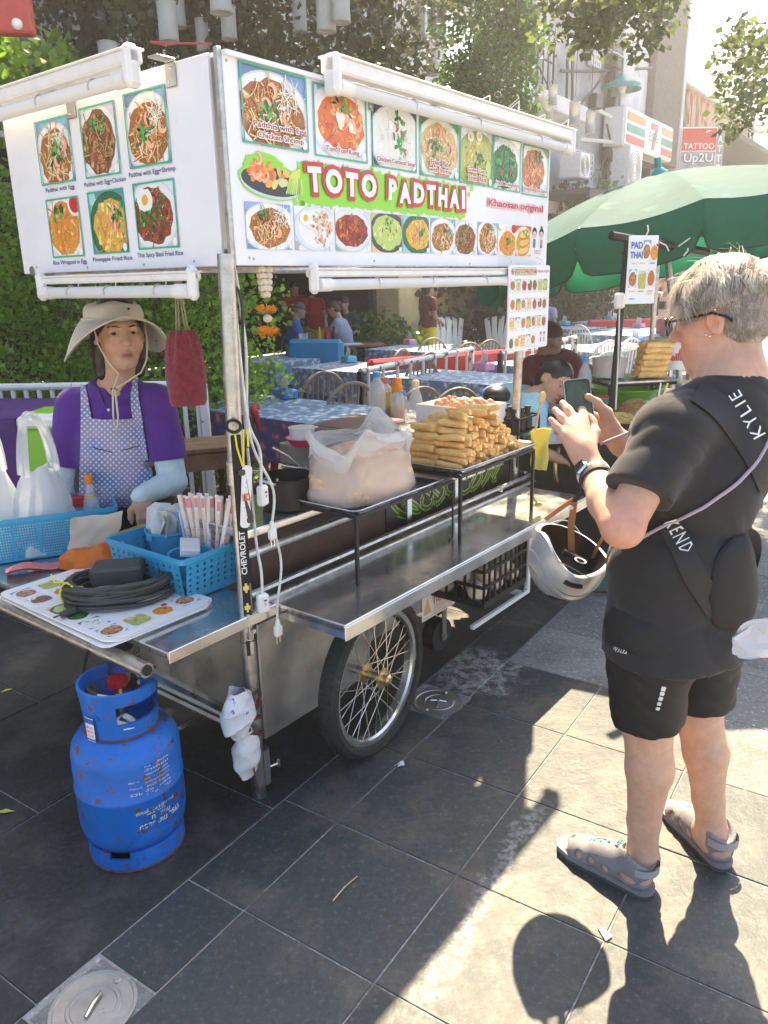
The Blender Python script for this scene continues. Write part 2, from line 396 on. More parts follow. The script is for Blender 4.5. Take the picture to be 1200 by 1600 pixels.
M_['leaf_dark']=leaf_mat('leaf_dark',(.030,.040,.016),(.075,.085,.030),.25)
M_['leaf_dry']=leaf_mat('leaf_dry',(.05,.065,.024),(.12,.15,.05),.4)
mk('bark',(.11,.085,.065),.9,var=.4,vscale=15,bump=.6,bscale=30)
def leaves(name,centers,radii,n,size,m,parent=None,seed=1,droop=.0,flat=.0,shell=.35,**kw):
    g=np.random.default_rng(seed);C=np.array(centers,float);Rr=np.array(radii,float)
    if Rr.ndim==1:Rr=np.repeat(Rr[:,None],3,1)
    w=(Rr[:,0]*Rr[:,1]*Rr[:,2])**.67;k=g.choice(len(C),n,p=w/w.sum())
    d=g.normal(size=(n,3));d/=np.linalg.norm(d,axis=1)[:,None]
    rad=g.random(n)**shell
    P=C[k]+d*Rr[k]*rad[:,None]*(1+.12*g.normal(size=n))[:,None]
    ax=g.normal(size=(n,3))*.8+d*.9;ax[:,2]-=droop;ax/=np.linalg.norm(ax,axis=1)[:,None]
    up=g.normal(size=(n,3))+np.array([0,0,.9]);sd=np.cross(ax,up);sd/=np.linalg.norm(sd,axis=1)[:,None];nn=np.cross(sd,ax)
    s=size*(.55+.8*g.random(n));wd=s*(.36+.16*g.random(n))
    V=np.stack([P,P+ax*(s*.45)[:,None]+sd*wd[:,None]+nn*(s*.10)[:,None],P+ax*s[:,None],P+ax*(s*.45)[:,None]-sd*wd[:,None]+nn*(s*.10)[:,None]],1).reshape(-1,3)
    me=bpy.data.meshes.new(name);i=np.arange(n)[:,None]*4
    F=np.concatenate([i+np.array([[0,1,2]]),i+np.array([[0,2,3]])],1).reshape(-1,3)
    me.vertices.add(len(V));me.vertices.foreach_set('co',V.ravel().astype(np.float32))
    me.loops.add(F.size);me.loops.foreach_set('vertex_index',F.ravel().astype(np.int32))
    me.polygons.add(len(F));me.polygons.foreach_set('loop_start',(np.arange(len(F))*3).astype(np.int32));me.polygons.foreach_set('loop_total',np.full(len(F),3,np.int32))
    me.update(calc_edges=True)
    at=me.color_attributes.new('Col','FLOAT_COLOR','POINT');q=np.clip(.5+.28*g.normal(size=n)+.12*g.normal(size=len(C))[k],0,1);q=np.repeat(q,4)
    at.data.foreach_set('color',np.c_[q,q,q,np.ones_like(q)].ravel().astype(np.float32));me.materials.append(M_[m])
    return obj(name,me,None,parent,**kw)
def cluster(box,n,r,seed):
    g=np.random.default_rng(seed);lo,hi=np.array(box[0]),np.array(box[1])
    return lo+(hi-lo)*g.random((n,3)),r*(.6+.8*g.random(n))
# hedge behind the seller, in two shrubs
for i,(x0,x1,y0,h,n,lab,sd)in enumerate([(-4.9,-2.6,6.0,2.9,13000,'dense green hedge shrub rising behind the white fence at the left edge',3),(-2.6,-.92,6.05,2.75,11000,'leafy green hedge shrub behind the hanging red pouch',4)]):
    t=thing('hedge_shrub',lab,'shrub',((x0+x1)/2,y0,0))
    c,r=cluster(((x0-(x0+x1)/2,-.35,.25),(x1-(x0+x1)/2,.45,h-.2)),60,.30,sd)
    leaves('foliage',c,r,int(n*1.9),.043,'leaf_hedge',t,sd)
    b=MB()
    for k in range(7):
        x=(k/6-.5)*(x1-x0)*.8;b.tube([(x,.1,0),(x+rnd.uniform(-.1,.1),.05,.8),(x+rnd.uniform(-.3,.3),0,1.9)],[.03,.022,.008],6)
    obj('stem',b,M_['bark'],t)
# ---------------------------------------------------------------- buildings along the street
FYAW=math.atan2(.81,.5864);FO=Vector((FN[0]*8,FN[1]*8,0))
def fl(x,y,c=8.):
    P=atfac(x,y,c);return float(np.array(P)@FS),P.z
mk('wall_white',(.62,.62,.64),.8,var=.18,vscale=1.2,bump=.15,bscale=40,spots=[((.34,.33,.33),2.2,.60,.15),((.2,.2,.2),9,.70,.08)])
mk('wall_grey',(.40,.41,.43),.85,var=.2,vscale=1.5,bump=.2,bscale=40,spots=[((.22,.22,.23),2.6,.56,.15)])
mk('wall_brown',(.14,.115,.10),.8,var=.25,vscale=9,bump=.4,bscale=30)
mk('wall_tan',(.50,.38,.24),.8,var=.15,vscale=2)
mk('wall_green',(.50,.62,.54),.8,var=.1,vscale=1.5)
mk('wall_yellow',(.72,.56,.28),.75,var=.15,vscale=4)
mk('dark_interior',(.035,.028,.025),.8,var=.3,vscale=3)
mk('roof_dark',(.07,.065,.065),.7,var=.3,vscale=4)
mk('cable',(.03,.03,.032),.5)
mk('window_glass',(.05,.06,.07),.08,spec=.6)
B=thing('shophouse','grey and white plastered shophouse with stained walls above the open restaurant','building',FO,FYAW)
b=MB();b.box((6,4,7),(27,.3,8.0));b.box((6,-.15,3.15),(27,.5,.3));b.box((6,-.12,6.2),(27,.4,.16));obj('wall',b,M_['wall_white'],B)
b=MB();b.box((3,1.9,6.6),(20,3.7,6.6));obj('upper_storey',b,M_['wall_white'],B)
s0,_=fl(838,150);s1,_=fl(928,150)
b=MB();b.box(((s0+s1)/2-1.1,-.2,6.6),(s1-s0+2.2,.42,6.5));obj('grey_bay',b,M_['wall_grey'],B)
sA,_=fl(924,150);sB,_=fl(943,150)
b=MB();b.box(((sA+sB)/2,-.45,5.0),(sB-sA,.6,10),b=.02);obj('pilaster',b,M_['wall_white'],B)
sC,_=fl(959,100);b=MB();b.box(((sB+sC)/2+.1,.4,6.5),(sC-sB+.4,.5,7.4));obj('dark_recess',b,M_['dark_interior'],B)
sD,_=fl(1002,100);b=MB();b.box(((sC+sD)/2,.1,7.4),(sD-sC,.6,6));obj('light_bay',b,M_['wall_white'],B)
sE,_=fl(1047,100);b=MB();b.box(((sD+sE)/2,-.06,7.4),(sE-sD,.7,5.3));obj('brown_cladding',b,M_['wall_brown'],B)
b=MB();b.box((sE+.1,-.05,7.4),(.22,.8,5.6));obj('edge_strip',b,M_['wall_white'],B)
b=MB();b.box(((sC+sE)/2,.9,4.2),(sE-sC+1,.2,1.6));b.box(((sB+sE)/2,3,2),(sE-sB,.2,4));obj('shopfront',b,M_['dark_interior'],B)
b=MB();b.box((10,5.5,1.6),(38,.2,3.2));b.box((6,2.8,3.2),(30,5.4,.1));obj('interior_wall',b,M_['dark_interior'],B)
for x,wd,m in((-1.5,.7,'wall_yellow'),(3.5,.7,'wall_yellow'),(fl(617,470)[0],.75,'wall_yellow'),(fl(664,470)[0],.5,'wall_yellow'),(fl(772,470)[0],.4,'wall_tan'),(fl(868,480)[0],.5,'wood'),(fl(894,480)[0],.45,'wall_tan')):
    b=MB();b.box((x,-.1,1.55),(wd,.5,3.1),b=.015);b.box((x,-.1,.12),(wd+.06,.56,.24),b=.01);obj('pillar',b,M_[m],B)
# windows in the upper storey
for(x0,y0,x1,y1)in((655,-60,690,62),(742,40,800,110),(560,-40,610,60),(820,-40,850,40)):
    a,za=fl(x0,y1);c,zc=fl(x1,y0)
    b=MB();xm,zm,w,h=(a+c)/2,(za+zc)/2,c-a,zc-za
    for q in((xm,za+.04,w,.08),(xm,zc-.04,w,.08),(a+.04,zm,.08,h),(c-.04,zm,.08,h),(xm,zm,.05,h)):b.box((q[0],-.05,q[1]),(q[2],.12,q[3]))
    wnd=obj('window',b,M_['dull_steel'],B)
    b=MB();b.box((xm,-.035,zm),(w-.1,.02,h-.1));obj('pane',b,M_['window_glass'],wnd)
# lattice vent blocks
def lattice(x0,y0,x1,y1,nx,ny):
    a,za=fl(x0,y1);c,zc=fl(x1,y0);b=MB();w,h=(c-a)/nx,(zc-za)/ny;t=.22
    for i in range(nx+1):b.box((a+i*w,-.5,(za+zc)/2),(w*t*1.6,.1,zc-za+h*t))
    for j in range(ny+1):b.box(((a+c)/2,-.495,za+j*h),(c-a+w*t,.09,h*t*1.6))
    v=obj('vent_lattice',b,M_['wall_white'],B)
    b=MB();b.box(((a+c)/2,-.445,(za+zc)/2),(c-a,.03,zc-za));obj('vent_back',b,M_['dark_interior'],v)
lattice(889,40,906,106,4,8);lattice(857,246,893,306,8,8)
# ledge and awnings
a,za=fl(745,150);c,_=fl(832,150)
b=MB();b.box(((a+c)/2,-.5,za),(c-a+1.5,.9,.3),b=.02);obj('ledge',b,M_['wall_white'],B)
a,za=fl(838,312);c,_=fl(945,320)
b=MB();b.box(((a+c)/2,-.8,za),(c-a+2,1.6,.12));b.box(((a+c)/2,-1.6,za-.05),(c-a+2,.06,.2));obj('awning',b,M_['roof_dark'],B)
# pipes, conduits, boxes
for k,(pl,r)in enumerate(((((925,10),(922,90),(918,180),(912,300)),.05),(((931,20),(934,120),(925,300)),.035),(((848,90),(846,230)),.03),(((836,118),(905,118),(985,112)),.035),(((853,60),(853,200)),.03),(((872,0),(870,95)),.03),(((858,175),(882,150),(905,120)),.03),(((925,205),(900,260),(890,310)),.03),(((905,200),(918,255),(928,300)),.025))):
    b=MB();b.tube([(fl(*q)[0],-.52-.02*k,fl(*q)[1])for q in pl],r,7);obj('pipe',b,M_['cable'],B)
for(x,y,w,h,m)in((923,103,.5,.34,'black_plastic'),(920,128,.4,.3,'black_plastic'),(920,170,.35,.3,'black_plastic'),(889,165,.35,.3,'black_plastic'),(912,249,.4,.25,'black_plastic')):
    s,z=fl(x,y);b=MB();b.box((s,-.62,z),(w,.2,h),b=.02);obj('junction_box',b,M_[m],B)
for(x,y,w,h)in((984,265,.9,1.0),(905,260,.5,.5)):
    s,z=fl(x,y,7.);ac=MB();ac.box((s,-.9,z),(w,.5,h),b=.03);q=obj('air_conditioner',ac,M_['white_plastic'],B)
    b=MB();[b.tube([(s-.1*w+math.cos(a)*rr*h,-1.155,z+math.sin(a)*rr*h)for a in np.linspace(0,2*math.pi,20)],.006,5)for rr in(.12,.19,.26,.33,.40)];obj('fan_grille',b,M_['dull_steel'],q)
# window grille / railing wires of the first floor
a,za=fl(738,130);c,zc=fl(812,62);b=MB()
for i in range(9):x=a+(c-a)*i/8;b.tube([(x,-.75,za),(x,-.75,zc)],.018,5)
for z in(za,(za+zc)/2,zc):b.tube([(a,-.75,z),(c,-.75,z)],.022,5)
b.tube([(a,-.75,za),(c,-.75,zc)],.015,5);b.tube([(a,-.75,zc),(c,-.75,za)],.015,5);obj('balcony_grille',b,M_['cable'],B)
# bracket lamp
s,z=fl(972,132,7.2);t=thing('wall_lamp','green metal shade lamp on a bracket high above the convenience store sign','lamp',FO+Vector(FS)*s+Vector(FN)*-.8+Vector((0,0,z)),FYAW)
b=MB();b.lathe([(.06,.22),(.12,.18),(.2,.10),(.44,-.02),(.46,-.12),(.43,-.12),(.40,-.03),(.1,.1)],24);mk('lamp_green',(.06,.30,.26),.4,var=.1);obj('shade',b,M_['lamp_green'],t)
b=MB();b.sph((0,0,-.06),(.1,.1,.13));obj('bulb',b,M_['white_plastic'],t)
b=MB();b.tube([(0,0,.2),(0,0,.55),(-.3,.1,.62),(-2.2,.75,.55)],.028,7);b.tube([(-.4,.1,.6),(-1.2,.4,.95),(-2.2,.75,1.1)],.022,6);obj('bracket',b,M_['dull_steel'],t)
# tan building with letters, pale green building, mast
B2=thing('letter_building','tan shop building with large orange letters along its parapet','building',FO,FYAW)
a,z0=fl(1050,205);c,_=fl(1165,262);zt=fl(1055,128)[1]
b=MB();b.box(((a+c)/2+.4,2,(z0+zt)/2),(c-a+.8,4,zt-z0));obj('wall',b,M_['wall_tan'],B2)
b=MB();b.box(((a+c)/2+.4,1.9,zt+.12),(c-a+1.1,4.3,.24),b=.03);obj('roof',b,M_['wall_white'],B2)
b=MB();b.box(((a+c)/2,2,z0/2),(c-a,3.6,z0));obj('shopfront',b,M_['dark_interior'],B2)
b=MB();b.box(((a+c)/2+1.5,-.9,z0-.15),(c-a+3,2.2,.14),rot=Euler((R(10),0,0)));obj('awning',b,M_['roof_dark'],B2)
mk('letter_orange',(.62,.16,.05),.5)
xa,xb=fl(1052,150)[0],fl(1104,190)[0]
b=MB();fit_text(b,'AN SILVER',xa-.6,xb+.3,0,h=1.35,off=.012);v0=np.concatenate(b.v);bb=MB()
zc_=(fl(1055,160)[1]+fl(1100,185)[1])/2
bb.add(np.c_[v0[:,0],np.full(len(v0),-.10),v0[:,1]+zc_],b.f);bb.add(np.c_[v0[:,0],np.full(len(v0),-.02),v0[:,1]+zc_],b.f);obj('lettering',bb,M_['letter_orange'],B2)
B3=thing('green_building','pale green tower block beyond the tan shop, bleached by the sun','building',FO,FYAW)
a,zt=fl(1108,128,12.);b=MB();b.box((a+9,9,zt/2),(18,9,zt));obj('wall',b,M_['wall_green'],B3)
b=MB();b.box((a+9,9,zt+.15),(18.4,9.4,.3));obj('roof',b,M_['wall_white'],B3)
for k in range(3):
    b=MB();b.box((a+2+k*4,4.46,zt-3),(1.2,.1,1.4));obj('window',b,M_['window_glass'],B3)
t=thing('lattice_mast','rusty steel lattice mast standing on the low roof against the bright sky','mast',FO+Vector(FS)*fl(1160,225)[0],FYAW)
zb,zt=fl(1155,232)[1]-.3,fl(1163,62)[1];b=MB();w=.33
for k in range(4):b.tube([(w*(1 if k in(0,3)else-1),w*(1 if k<2 else-1),zb),(w*.6*(1 if k in(0,3)else-1),w*.6*(1 if k<2 else-1),zt-.8)],.04,6)
obj('leg',b,M_['dull_steel'],t);b=MB();N=9
for j in range(N):
    za,zc=zb+(zt-.8-zb)*j/N,zb+(zt-.8-zb)*(j+1)/N;q=w*(1-.4*j/N);q2=w*(1-.4*(j+1)/N)
    for e in(-1,1):
        b.tube([(-q,e*q,za),(q2,e*q2,zc)],.022,5);b.tube([(e*q,q,za),(e*q2,-q2,zc)],.022,5);b.tube([(-q2,e*q2,zc),(q2,e*q2,zc)],.02,5)
b.tube([(0,0,zt-1),(0,0,zt+.6)],.03,6);b.tube([(-.5,0,zt-.2),(.5,0,zt-.2)],.025,5);obj('bracing',b,M_['dull_steel'],t)
# convenience-store sign: long box on brackets
mk('sign_white',(.80,.80,.78),.3);mk('sign_red',(.62,.045,.03),.35);mk('sign_orange',(.75,.25,.06),.35);mk('sign_green',(.03,.26,.16),.35)
def wsign(px,c):
    P=atfac(*px,c);return P
A_,B_=np.array(atfac(975,195,7.)),np.array(atfac(1049,235,7.))
ztl,zbl=atfac(976,163,7.).z,atfac(972,226,7.).z;zS=(ztl+zbl)/2;hS=ztl-zbl
lenS=float((B_-A_)@FS)
t=thing('store_sign','long white store sign with orange, green and red stripes and a big 7','sign',Vector((*((A_+B_)/2)[:2],zS)),FYAW)
b=MB();b.box((0,.25,0),(lenS,.5,hS),b=.03);obj('box',b,M_['white_plastic'],t)
b=MB();b.box((0,-.012,0),(lenS-.08,.02,hS-.08));obj('face',b,M_['sign_white'],t)
for sx,ww in((-.29,.34),(.36,.24)):
    for zz,m in((.27,'sign_orange'),(-.02,'sign_green'),(-.30,'sign_red')):
        b=MB();b.box((sx*lenS,-.03,zz*hS),(ww*lenS,.012,.2*hS));obj('stripe',b,M_[m],t)
b=MB();b.add([(x*hS*.62+.07*lenS,-.034,z*hS*.36)for x,z in((-.5,1),(.5,1),(.5,.55),(.05,-1),(-.28,-1),(.12,.5),(-.5,.5))],[tuple(range(7))]);obj('numeral_seven',b,M_['sign_red'],t)
b=MB();q=MB();fit_text(q,'ELEVEn',-.11*lenS+.07*lenS,.11*lenS+.07*lenS,-.03*hS,off=.01);v0=np.concatenate(q.v);b.add(np.c_[v0[:,0],np.full(len(v0),-.042),v0[:,1]],q.f);obj('lettering',b,M_['sign_green'],t)
for pq in([(-lenS*.55,.25,hS*.2),(-lenS*.95,.9,hS*.7)],[(-lenS*.5,.25,-hS*.4),(-lenS*1.0,.9,-hS*.45)],[(0,.25,hS*.5),(0,.9,hS*.9)]):obj('bracket',MB().tube(pq,.045,6),M_['white_paint'],t)
# tattoo signs
A_=atfac(1091,236,7.6);dd=float(np.dot(np.array(A_),_f));ppm=FPX/np.linalg.norm(np.array(A_)-[0,0,CAM_H])
def flat_sign(name,lab,px,py,w_px,h_px,c,yaw,backcol):
    A=atfac(px,py,c);k=FPX/np.linalg.norm(np.array(A)-[0,0,CAM_H]);w,h=w_px/k,h_px/k
    t=thing(name,lab,'sign',A,yaw);bb=MB();bb.box((0,.06,0),(w,.12,h),b=.01);obj('panel',bb,backcol,t);return t,w,h
t,w,h=flat_sign('tattoo_sign','red and grey tattoo studio sign board reading TATTOO Up2U',1091,236,48,58,5.6,.05,M_['sign_white'])
mk('sign_grey',(.30,.30,.31),.4,var=.5,vscale=5)
b=MB();b.box((0,-.01,h*.24),(w*.96,.015,h*.46));obj('red_field',b,M_['sign_red'],t)
b=MB();b.box((0,-.008,-.25*h),(w*.96,.012,h*.46));obj('grey_field',b,M_['sign_grey'],t)
def put(parent,body,x0,x1,z,m,h=None,off=.012,y=-.022,name='lettering'):
    q=MB();fit_text(q,body,x0,x1,0,h=h,off=off);v0=np.concatenate(q.v);b=MB();b.add(np.c_[v0[:,0],np.full(len(v0),y),v0[:,1]+z],q.f);return obj(name,b,M_[m],parent,smooth=0)
put(t,'TATTOO',-w*.43,w*.43,h*.10,'sign_white');put(t,'Up2U',-w*.42,w*.4,-h*.18,'black_plastic',h=h*.24);put(t,'Up2U',-w*.405,w*.415,-h*.17,'sign_white',h=h*.24,y=-.03)
t,w,h=flat_sign('tattoo_banner','narrow dark vertical sign spelling TATTOO downwards',1123,240,12,72,5.6,.05,M_['sign_grey'])
for k,ch in enumerate('TATTOO'):put(t,ch,-w*.28,w*.28,h*(.40-.16*k),'sign_white',h=h*.12)
# red bulb sign in the top left corner
A=atY(2,22,5.0);t=thing('bulb_sign','red sign corner with round white bulbs at the top left edge','sign',A,.15)
b=MB();b.box((-.12,.05,.06),(.55,.1,.30),b=.01);mk('red_paint',(.45,.06,.05),.5,var=.15);obj('panel',b,M_['red_paint'],t)
for k in range(3):
    for j in range(2):
        b=MB();b.sph((.08-.14*k,-.01,.04+(-.09 if j else.09)),(.03,.03,.03));obj('bulb',b,M_['white_plastic'],t)
# curved dark roof edge behind it
b=MB();P0=[atY(x,y,6.5)for x,y in((-160,40),(-60,58),(40,82),(95,110),(108,125))]
b.tube(P0,[.16,.15,.14,.12,.06],8);tag(obj('roof_beam',b,M_['roof_dark']),'dark curved roof beam under the tree at the top left','beam')
# ================================================================== THE FOOD CART (local axes: x along the counter, y to the back, z up)
EPS=.00002
class Pic:
    """flat printed picture built of clipped shapes, each a hair above the last (local x, z; faces -y)"""
    def __init__(s,w,h,seed):s.w,s.h,s.g,s.k,s.mb=w,h,random.Random(seed),0,MB()
    def put(s,pts,col):
        s.k+=1;a,b=s.w/2,s.h/2
        s.mb.add([(min(max(x,-a),a),-EPS*s.k,min(max(z,-b),b))for x,z in pts],[tuple(range(len(pts)))],col)
    def j(s,c,a=.12):q=1+s.g.uniform(-a,a)*2;return tuple(max(0,x*q*(1+s.g.uniform(-a,a)*.6))for x in c)
    def rect(s,x0,z0,x1,z1,col):s.put([(x0,z0),(x1,z0),(x1,z1),(x0,z1)],col)
    def ell(s,x,z,rx,rz,col,n=28,rot=0.,jag=0.):
        p=[]
        for i in range(n):
            a=2*math.pi*i/n;q=1+s.g.uniform(-jag,jag);X,Z=rx*q*math.cos(a),rz*q*math.sin(a)
            p.append((x+X*math.cos(rot)-Z*math.sin(rot),z+X*math.sin(rot)+Z*math.cos(rot)))
        s.put(p,col)
    def strip(s,x,z,L,wd,ang,curve,col,n=6,taper=False):
        l,r=[],[];a=ang-curve/2
        for i in range(n):
            t=i/(n-1);w=wd*(math.sin(math.pi*(.12+.76*t))if taper else 1)
            l.append((x-math.sin(a)*w,z+math.cos(a)*w));r.append((x+math.sin(a)*w,z-math.cos(a)*w))
            a+=curve/(n-1);x+=math.cos(a)*L/(n-1);z+=math.sin(a)*L/(n-1)
        s.k+=1;o=[]
        for i in range(n-1):o.append(([l[i],l[i+1],r[i+1],r[i]]))
        a_,b_=s.w/2,s.h/2
        for q in o:s.mb.add([(min(max(X,-a_),a_),-EPS*s.k,min(max(Z,-b_),b_))for X,Z in q],[(0,1,2,3)],col)
    def inside(s,x,z,rx,rz,p=.5):
        a=s.g.uniform(0,2*math.pi);r=s.g.random()**p;return x+rx*r*math.cos(a),z+rz*r*math.sin(a)
    def shrimp(s,x,z,r,ang,col=(.80,.30,.12)):
        s.strip(x,z,r*3.2,r*.42,ang,3.6,s.j((.75,.22,.08),.05),9,True)
        s.strip(x,z,r*3.1,r*.30,ang,3.6,s.j((.88,.46,.28),.05),9,True)
        for i in range(3):q=s.inside(x,z,r,r);s.strip(q[0],q[1],r*.5,r*.05,s.g.uniform(0,6),.3,(.9,.65,.5),3)
DISH={  # bg, plate, base food, palette, strips (n, width), chunks (n, size), extras
 'noodle':((.22,.36,.62),(.80,.82,.84),(.38,.13,.03),[(.62,.27,.06),(.72,.40,.12),(.45,.15,.03),(.80,.60,.28)],(95,.010),(26,.05),'sprouts shrimp leaf'),
 'noodle_dark':((.60,.66,.72),(.75,.78,.80),(.22,.08,.03),[(.35,.11,.04),(.45,.17,.06),(.18,.06,.02),(.55,.32,.14)],(50,.012),(40,.07),'leaf chop'),
 'tomyum':((.55,.66,.80),(.80,.82,.85),(.70,.16,.03),[(.80,.30,.06),(.62,.10,.03),(.85,.45,.15)],(20,.010),(26,.06),'leaf chunkwhite shrimp'),
 'coconut':((.08,.09,.16),(.78,.79,.80),(.75,.75,.68),[(.85,.85,.80),(.70,.72,.62),(.80,.75,.62)],(8,.010),(22,.07),'leaf leaf chilli'),
 'rice':((.12,.38,.16),(.76,.80,.76),(.66,.46,.20),[(.80,.64,.36),(.70,.50,.22),(.85,.74,.50),(.62,.34,.14)],(25,.008),(120,.028),'leaf shrimp'),
 'greencurry':((.62,.68,.72),(.36,.42,.12),(.50,.46,.10),[(.62,.58,.16),(.44,.42,.08),(.70,.66,.28)],(20,.01),(60,.035),'egg leaf lime'),
 'greens':((.72,.74,.72),(.78,.80,.78),(.03,.13,.03),[(.03,.20,.04),(.05,.28,.07),(.02,.10,.02),(.12,.36,.08)],(45,.014),(26,.07),'chilli chop'),
 'chicken':((.66,.70,.66),(.80,.82,.80),(.50,.14,.04),[(.70,.26,.08),(.58,.16,.05),(.80,.42,.18),(.42,.10,.03)],(20,.01),(60,.06),'leaf'),
 'red':((.56,.66,.70),(.70,.74,.74),(.32,.03,.02),[(.58,.09,.03),(.70,.22,.05),(.40,.04,.02),(.16,.03,.02)],(20,.012),(45,.075),'chop'),
 'gcbowl':((.66,.50,.24),(.05,.06,.08),(.46,.60,.14),[(.56,.68,.22),(.40,.54,.12),(.74,.78,.50)],(8,.01),(26,.06),'leaf chilli'),
 'wrap':((.80,.78,.74),(.84,.82,.78),(.72,.28,.04),[(.80,.36,.06),(.68,.24,.03),(.86,.48,.12)],(26,.014),(50,.05),'leaf sauce'),
 'pineapple':((.25,.50,.58),(.03,.14,.05),(.70,.42,.06),[(.82,.58,.10),(.75,.36,.08),(.85,.68,.24),(.72,.24,.10)],(20,.012),(60,.05),'leaf shrimp'),
 'basil':((.62,.68,.74),(.78,.80,.82),(.24,.06,.03),[(.34,.09,.04),(.42,.14,.06),(.18,.04,.02),(.07,.20,.04)],(14,.012),(70,.05),'egg leaf chilli'),
 'egg_rice':((.62,.68,.80),(.66,.72,.86),(.80,.80,.78),[(.82,.40,.20),(.70,.24,.10),(.85,.55,.35),(.10,.24,.06)],(14,.012),(46,.05),'egg shrimp'),
 'roll':((.70,.10,.06),(.80,.74,.60),(.62,.34,.06),[(.78,.46,.10),(.66,.34,.05),(.84,.56,.18)],(0,.01),(8,.06),'bars leaf'),
}
def food(w,h,kind,seed,det=1.,frame=None):
    p=Pic(w,h,seed);g=p.g;bgc,plate,base,pal,(ns,sw),(nc,cs),ex=DISH[kind];a,b=w/2,h/2;u=min(w,h)
    p.rect(-a,-b,a,b,bgc)
    if det>=.6:
        for i in range(4):p.ell(g.uniform(-a,a),g.choice((-1,1))*b*.9,w*.4,h*.16,p.j(bgc,.25),16)
    cx,cz=g.uniform(-.05,.05)*w,-.04*h
    cx,cz=g.uniform(-.08,.08)*w,g.uniform(-.12,.02)*h;p.ell(cx,cz,a*1.22,b*1.10,tuple(x*.80 for x in plate));p.ell(cx,cz+.01*h,a*1.15,b*1.03,plate)
    fx,fz=a*g.uniform(.88,1.0),b*g.uniform(.78,.92)
    p.ell(cx,cz,fx,fz,base,26,0,.07)
    if kind=='egg_rice':cx+=.14*w;fx*=.66
    for i in range(int(nc*det)):
        x,z=p.inside(cx,cz,fx*.92,fz*.92);p.ell(x,z,cs*u*g.uniform(.5,1.3),cs*u*g.uniform(.4,1.),p.j(g.choice(pal),.16),7,g.uniform(0,3),.25)
    for i in range(int(ns*det)):
        x,z=p.inside(cx,cz,fx*.8,fz*.8);p.strip(x,z,u*g.uniform(.12,.30),sw*u*.8,g.uniform(0,6.28),g.uniform(-1.8,1.8),p.j(g.choice(pal),.16),6)
    if 'sprouts' in ex:
        for i in range(int(26*det)):x,z=p.inside(cx+a*.5,cz+b*.45,a*.3,b*.3);p.strip(x,z,u*.2,u*.007,g.uniform(0,6),g.uniform(-1,1),p.j((.82,.82,.70),.06),5)
        for i in range(int(14*det)):x,z=p.inside(cx-a*.1,cz-b*.2,a*.6,b*.5);p.strip(x,z,u*.25,u*.009,g.uniform(0,6),g.uniform(-.8,.8),p.j((.85,.72,.46),.06),5)
    if 'chunkwhite' in ex:
        for q in((-.05,.0),(.4,.1)):
            for i in range(5):x,z=p.inside(cx+q[0]*a,cz+q[1]*b,a*.18,b*.22);p.ell(x,z,u*.09,u*.06,p.j((.82,.78,.70),.05),8,g.uniform(0,3),.2)
    if 'bars' in ex:
        for i,zz in enumerate((-.34,.0,.34)):p.ell(cx+.03*w*i,cz+zz*h*.8,a*.7,h*.17,(.50,.24,.03),14,.15);p.ell(cx+.03*w*i,cz+zz*h*.8+.02*h,a*.64,h*.12,p.j((.84,.52,.14),.05),14,.15)
    if 'sauce' in ex:p.ell(a*.75,b*.75,u*.22,u*.2,(.85,.80,.78));p.ell(a*.77,b*.75,u*.17,u*.15,(.55,.02,.02))
    for k in range(ex.count('shrimp')*3 if det>.4 else ex.count('shrimp')):x,z=p.inside(cx+.1*w,cz+.05*h,fx*.55,fz*.55);p.shrimp(x,z,u*.10,g.uniform(0,6))
    for k in range(ex.count('leaf')):
        x0,z0=p.inside(cx,cz+.15*h,fx*.45,fz*.4)
        for i in range(max(3,int(11*det))):p.strip(x0+g.uniform(-.15,.15)*u,z0+g.uniform(-.13,.13)*u,u*g.uniform(.07,.17),u*g.uniform(.018,.034),g.uniform(0,6.28),g.uniform(-.9,.9),p.j((.04,.24,.05),.45),6,True)
        for i in range(int(16*det)):x,z=p.inside(cx,cz,fx,fz);p.ell(x,z,u*.012,u*.009,p.j((.85,.78,.62),.1),5)
    if 'chop' in ex:
        for i in range(int(26*det)):x,z=p.inside(cx,cz,fx*.9,fz*.9);p.ell(x,z,u*.02,u*.012,p.j((.16,.40,.08),.2),6,g.uniform(0,3))
    if 'chilli' in ex:
        for i in range(4):x,z=p.inside(cx,cz,fx*.6,fz*.6);p.strip(x,z,u*.12,u*.02,g.uniform(0,6),.6,(.62,.03,.02),5,True)
    if 'egg' in ex.split():
        for q in([(-.22,.24)]if kind!='greencurry' else[(-.2,.34),(.06,.38)]):
            r=.20 if kind!='greencurry' else.11
            p.ell(q[0]*w,q[1]*h,u*r,u*r*.85,(.86,.85,.80),18,0,.08);p.ell(q[0]*w,q[1]*h,u*r*.42,u*r*.42,(.86,.40,.04),14)
    if 'lime' in ex:p.ell(a*.7,-b*.35,u*.1,u*.16,(.40,.66,.14))
    if det>.5:p.ell(a-.09*u,-b+.09*u,.055*u,.065*u,(.86,.86,.84),16)
    if frame:
        f=frame;c=(.03,.42,.26)
        for x0,z0,x1,z1 in((-a,-b,-a+f,b),(a-f,-b,a,b),(-a,b-f,a,b),(-a,-b,a,-b+f)):p.rect(x0,z0,x1,z1,c)
    return p.mb
def XZ(parent,mb,x,z,y=0.,name='menu_photo',rz=0.,m='print',tilt=0.):
    o=obj(name,mb,M_[m],parent,smooth=0);o.location=(x,y,z);o.rotation_euler=(0,tilt,rz);return o
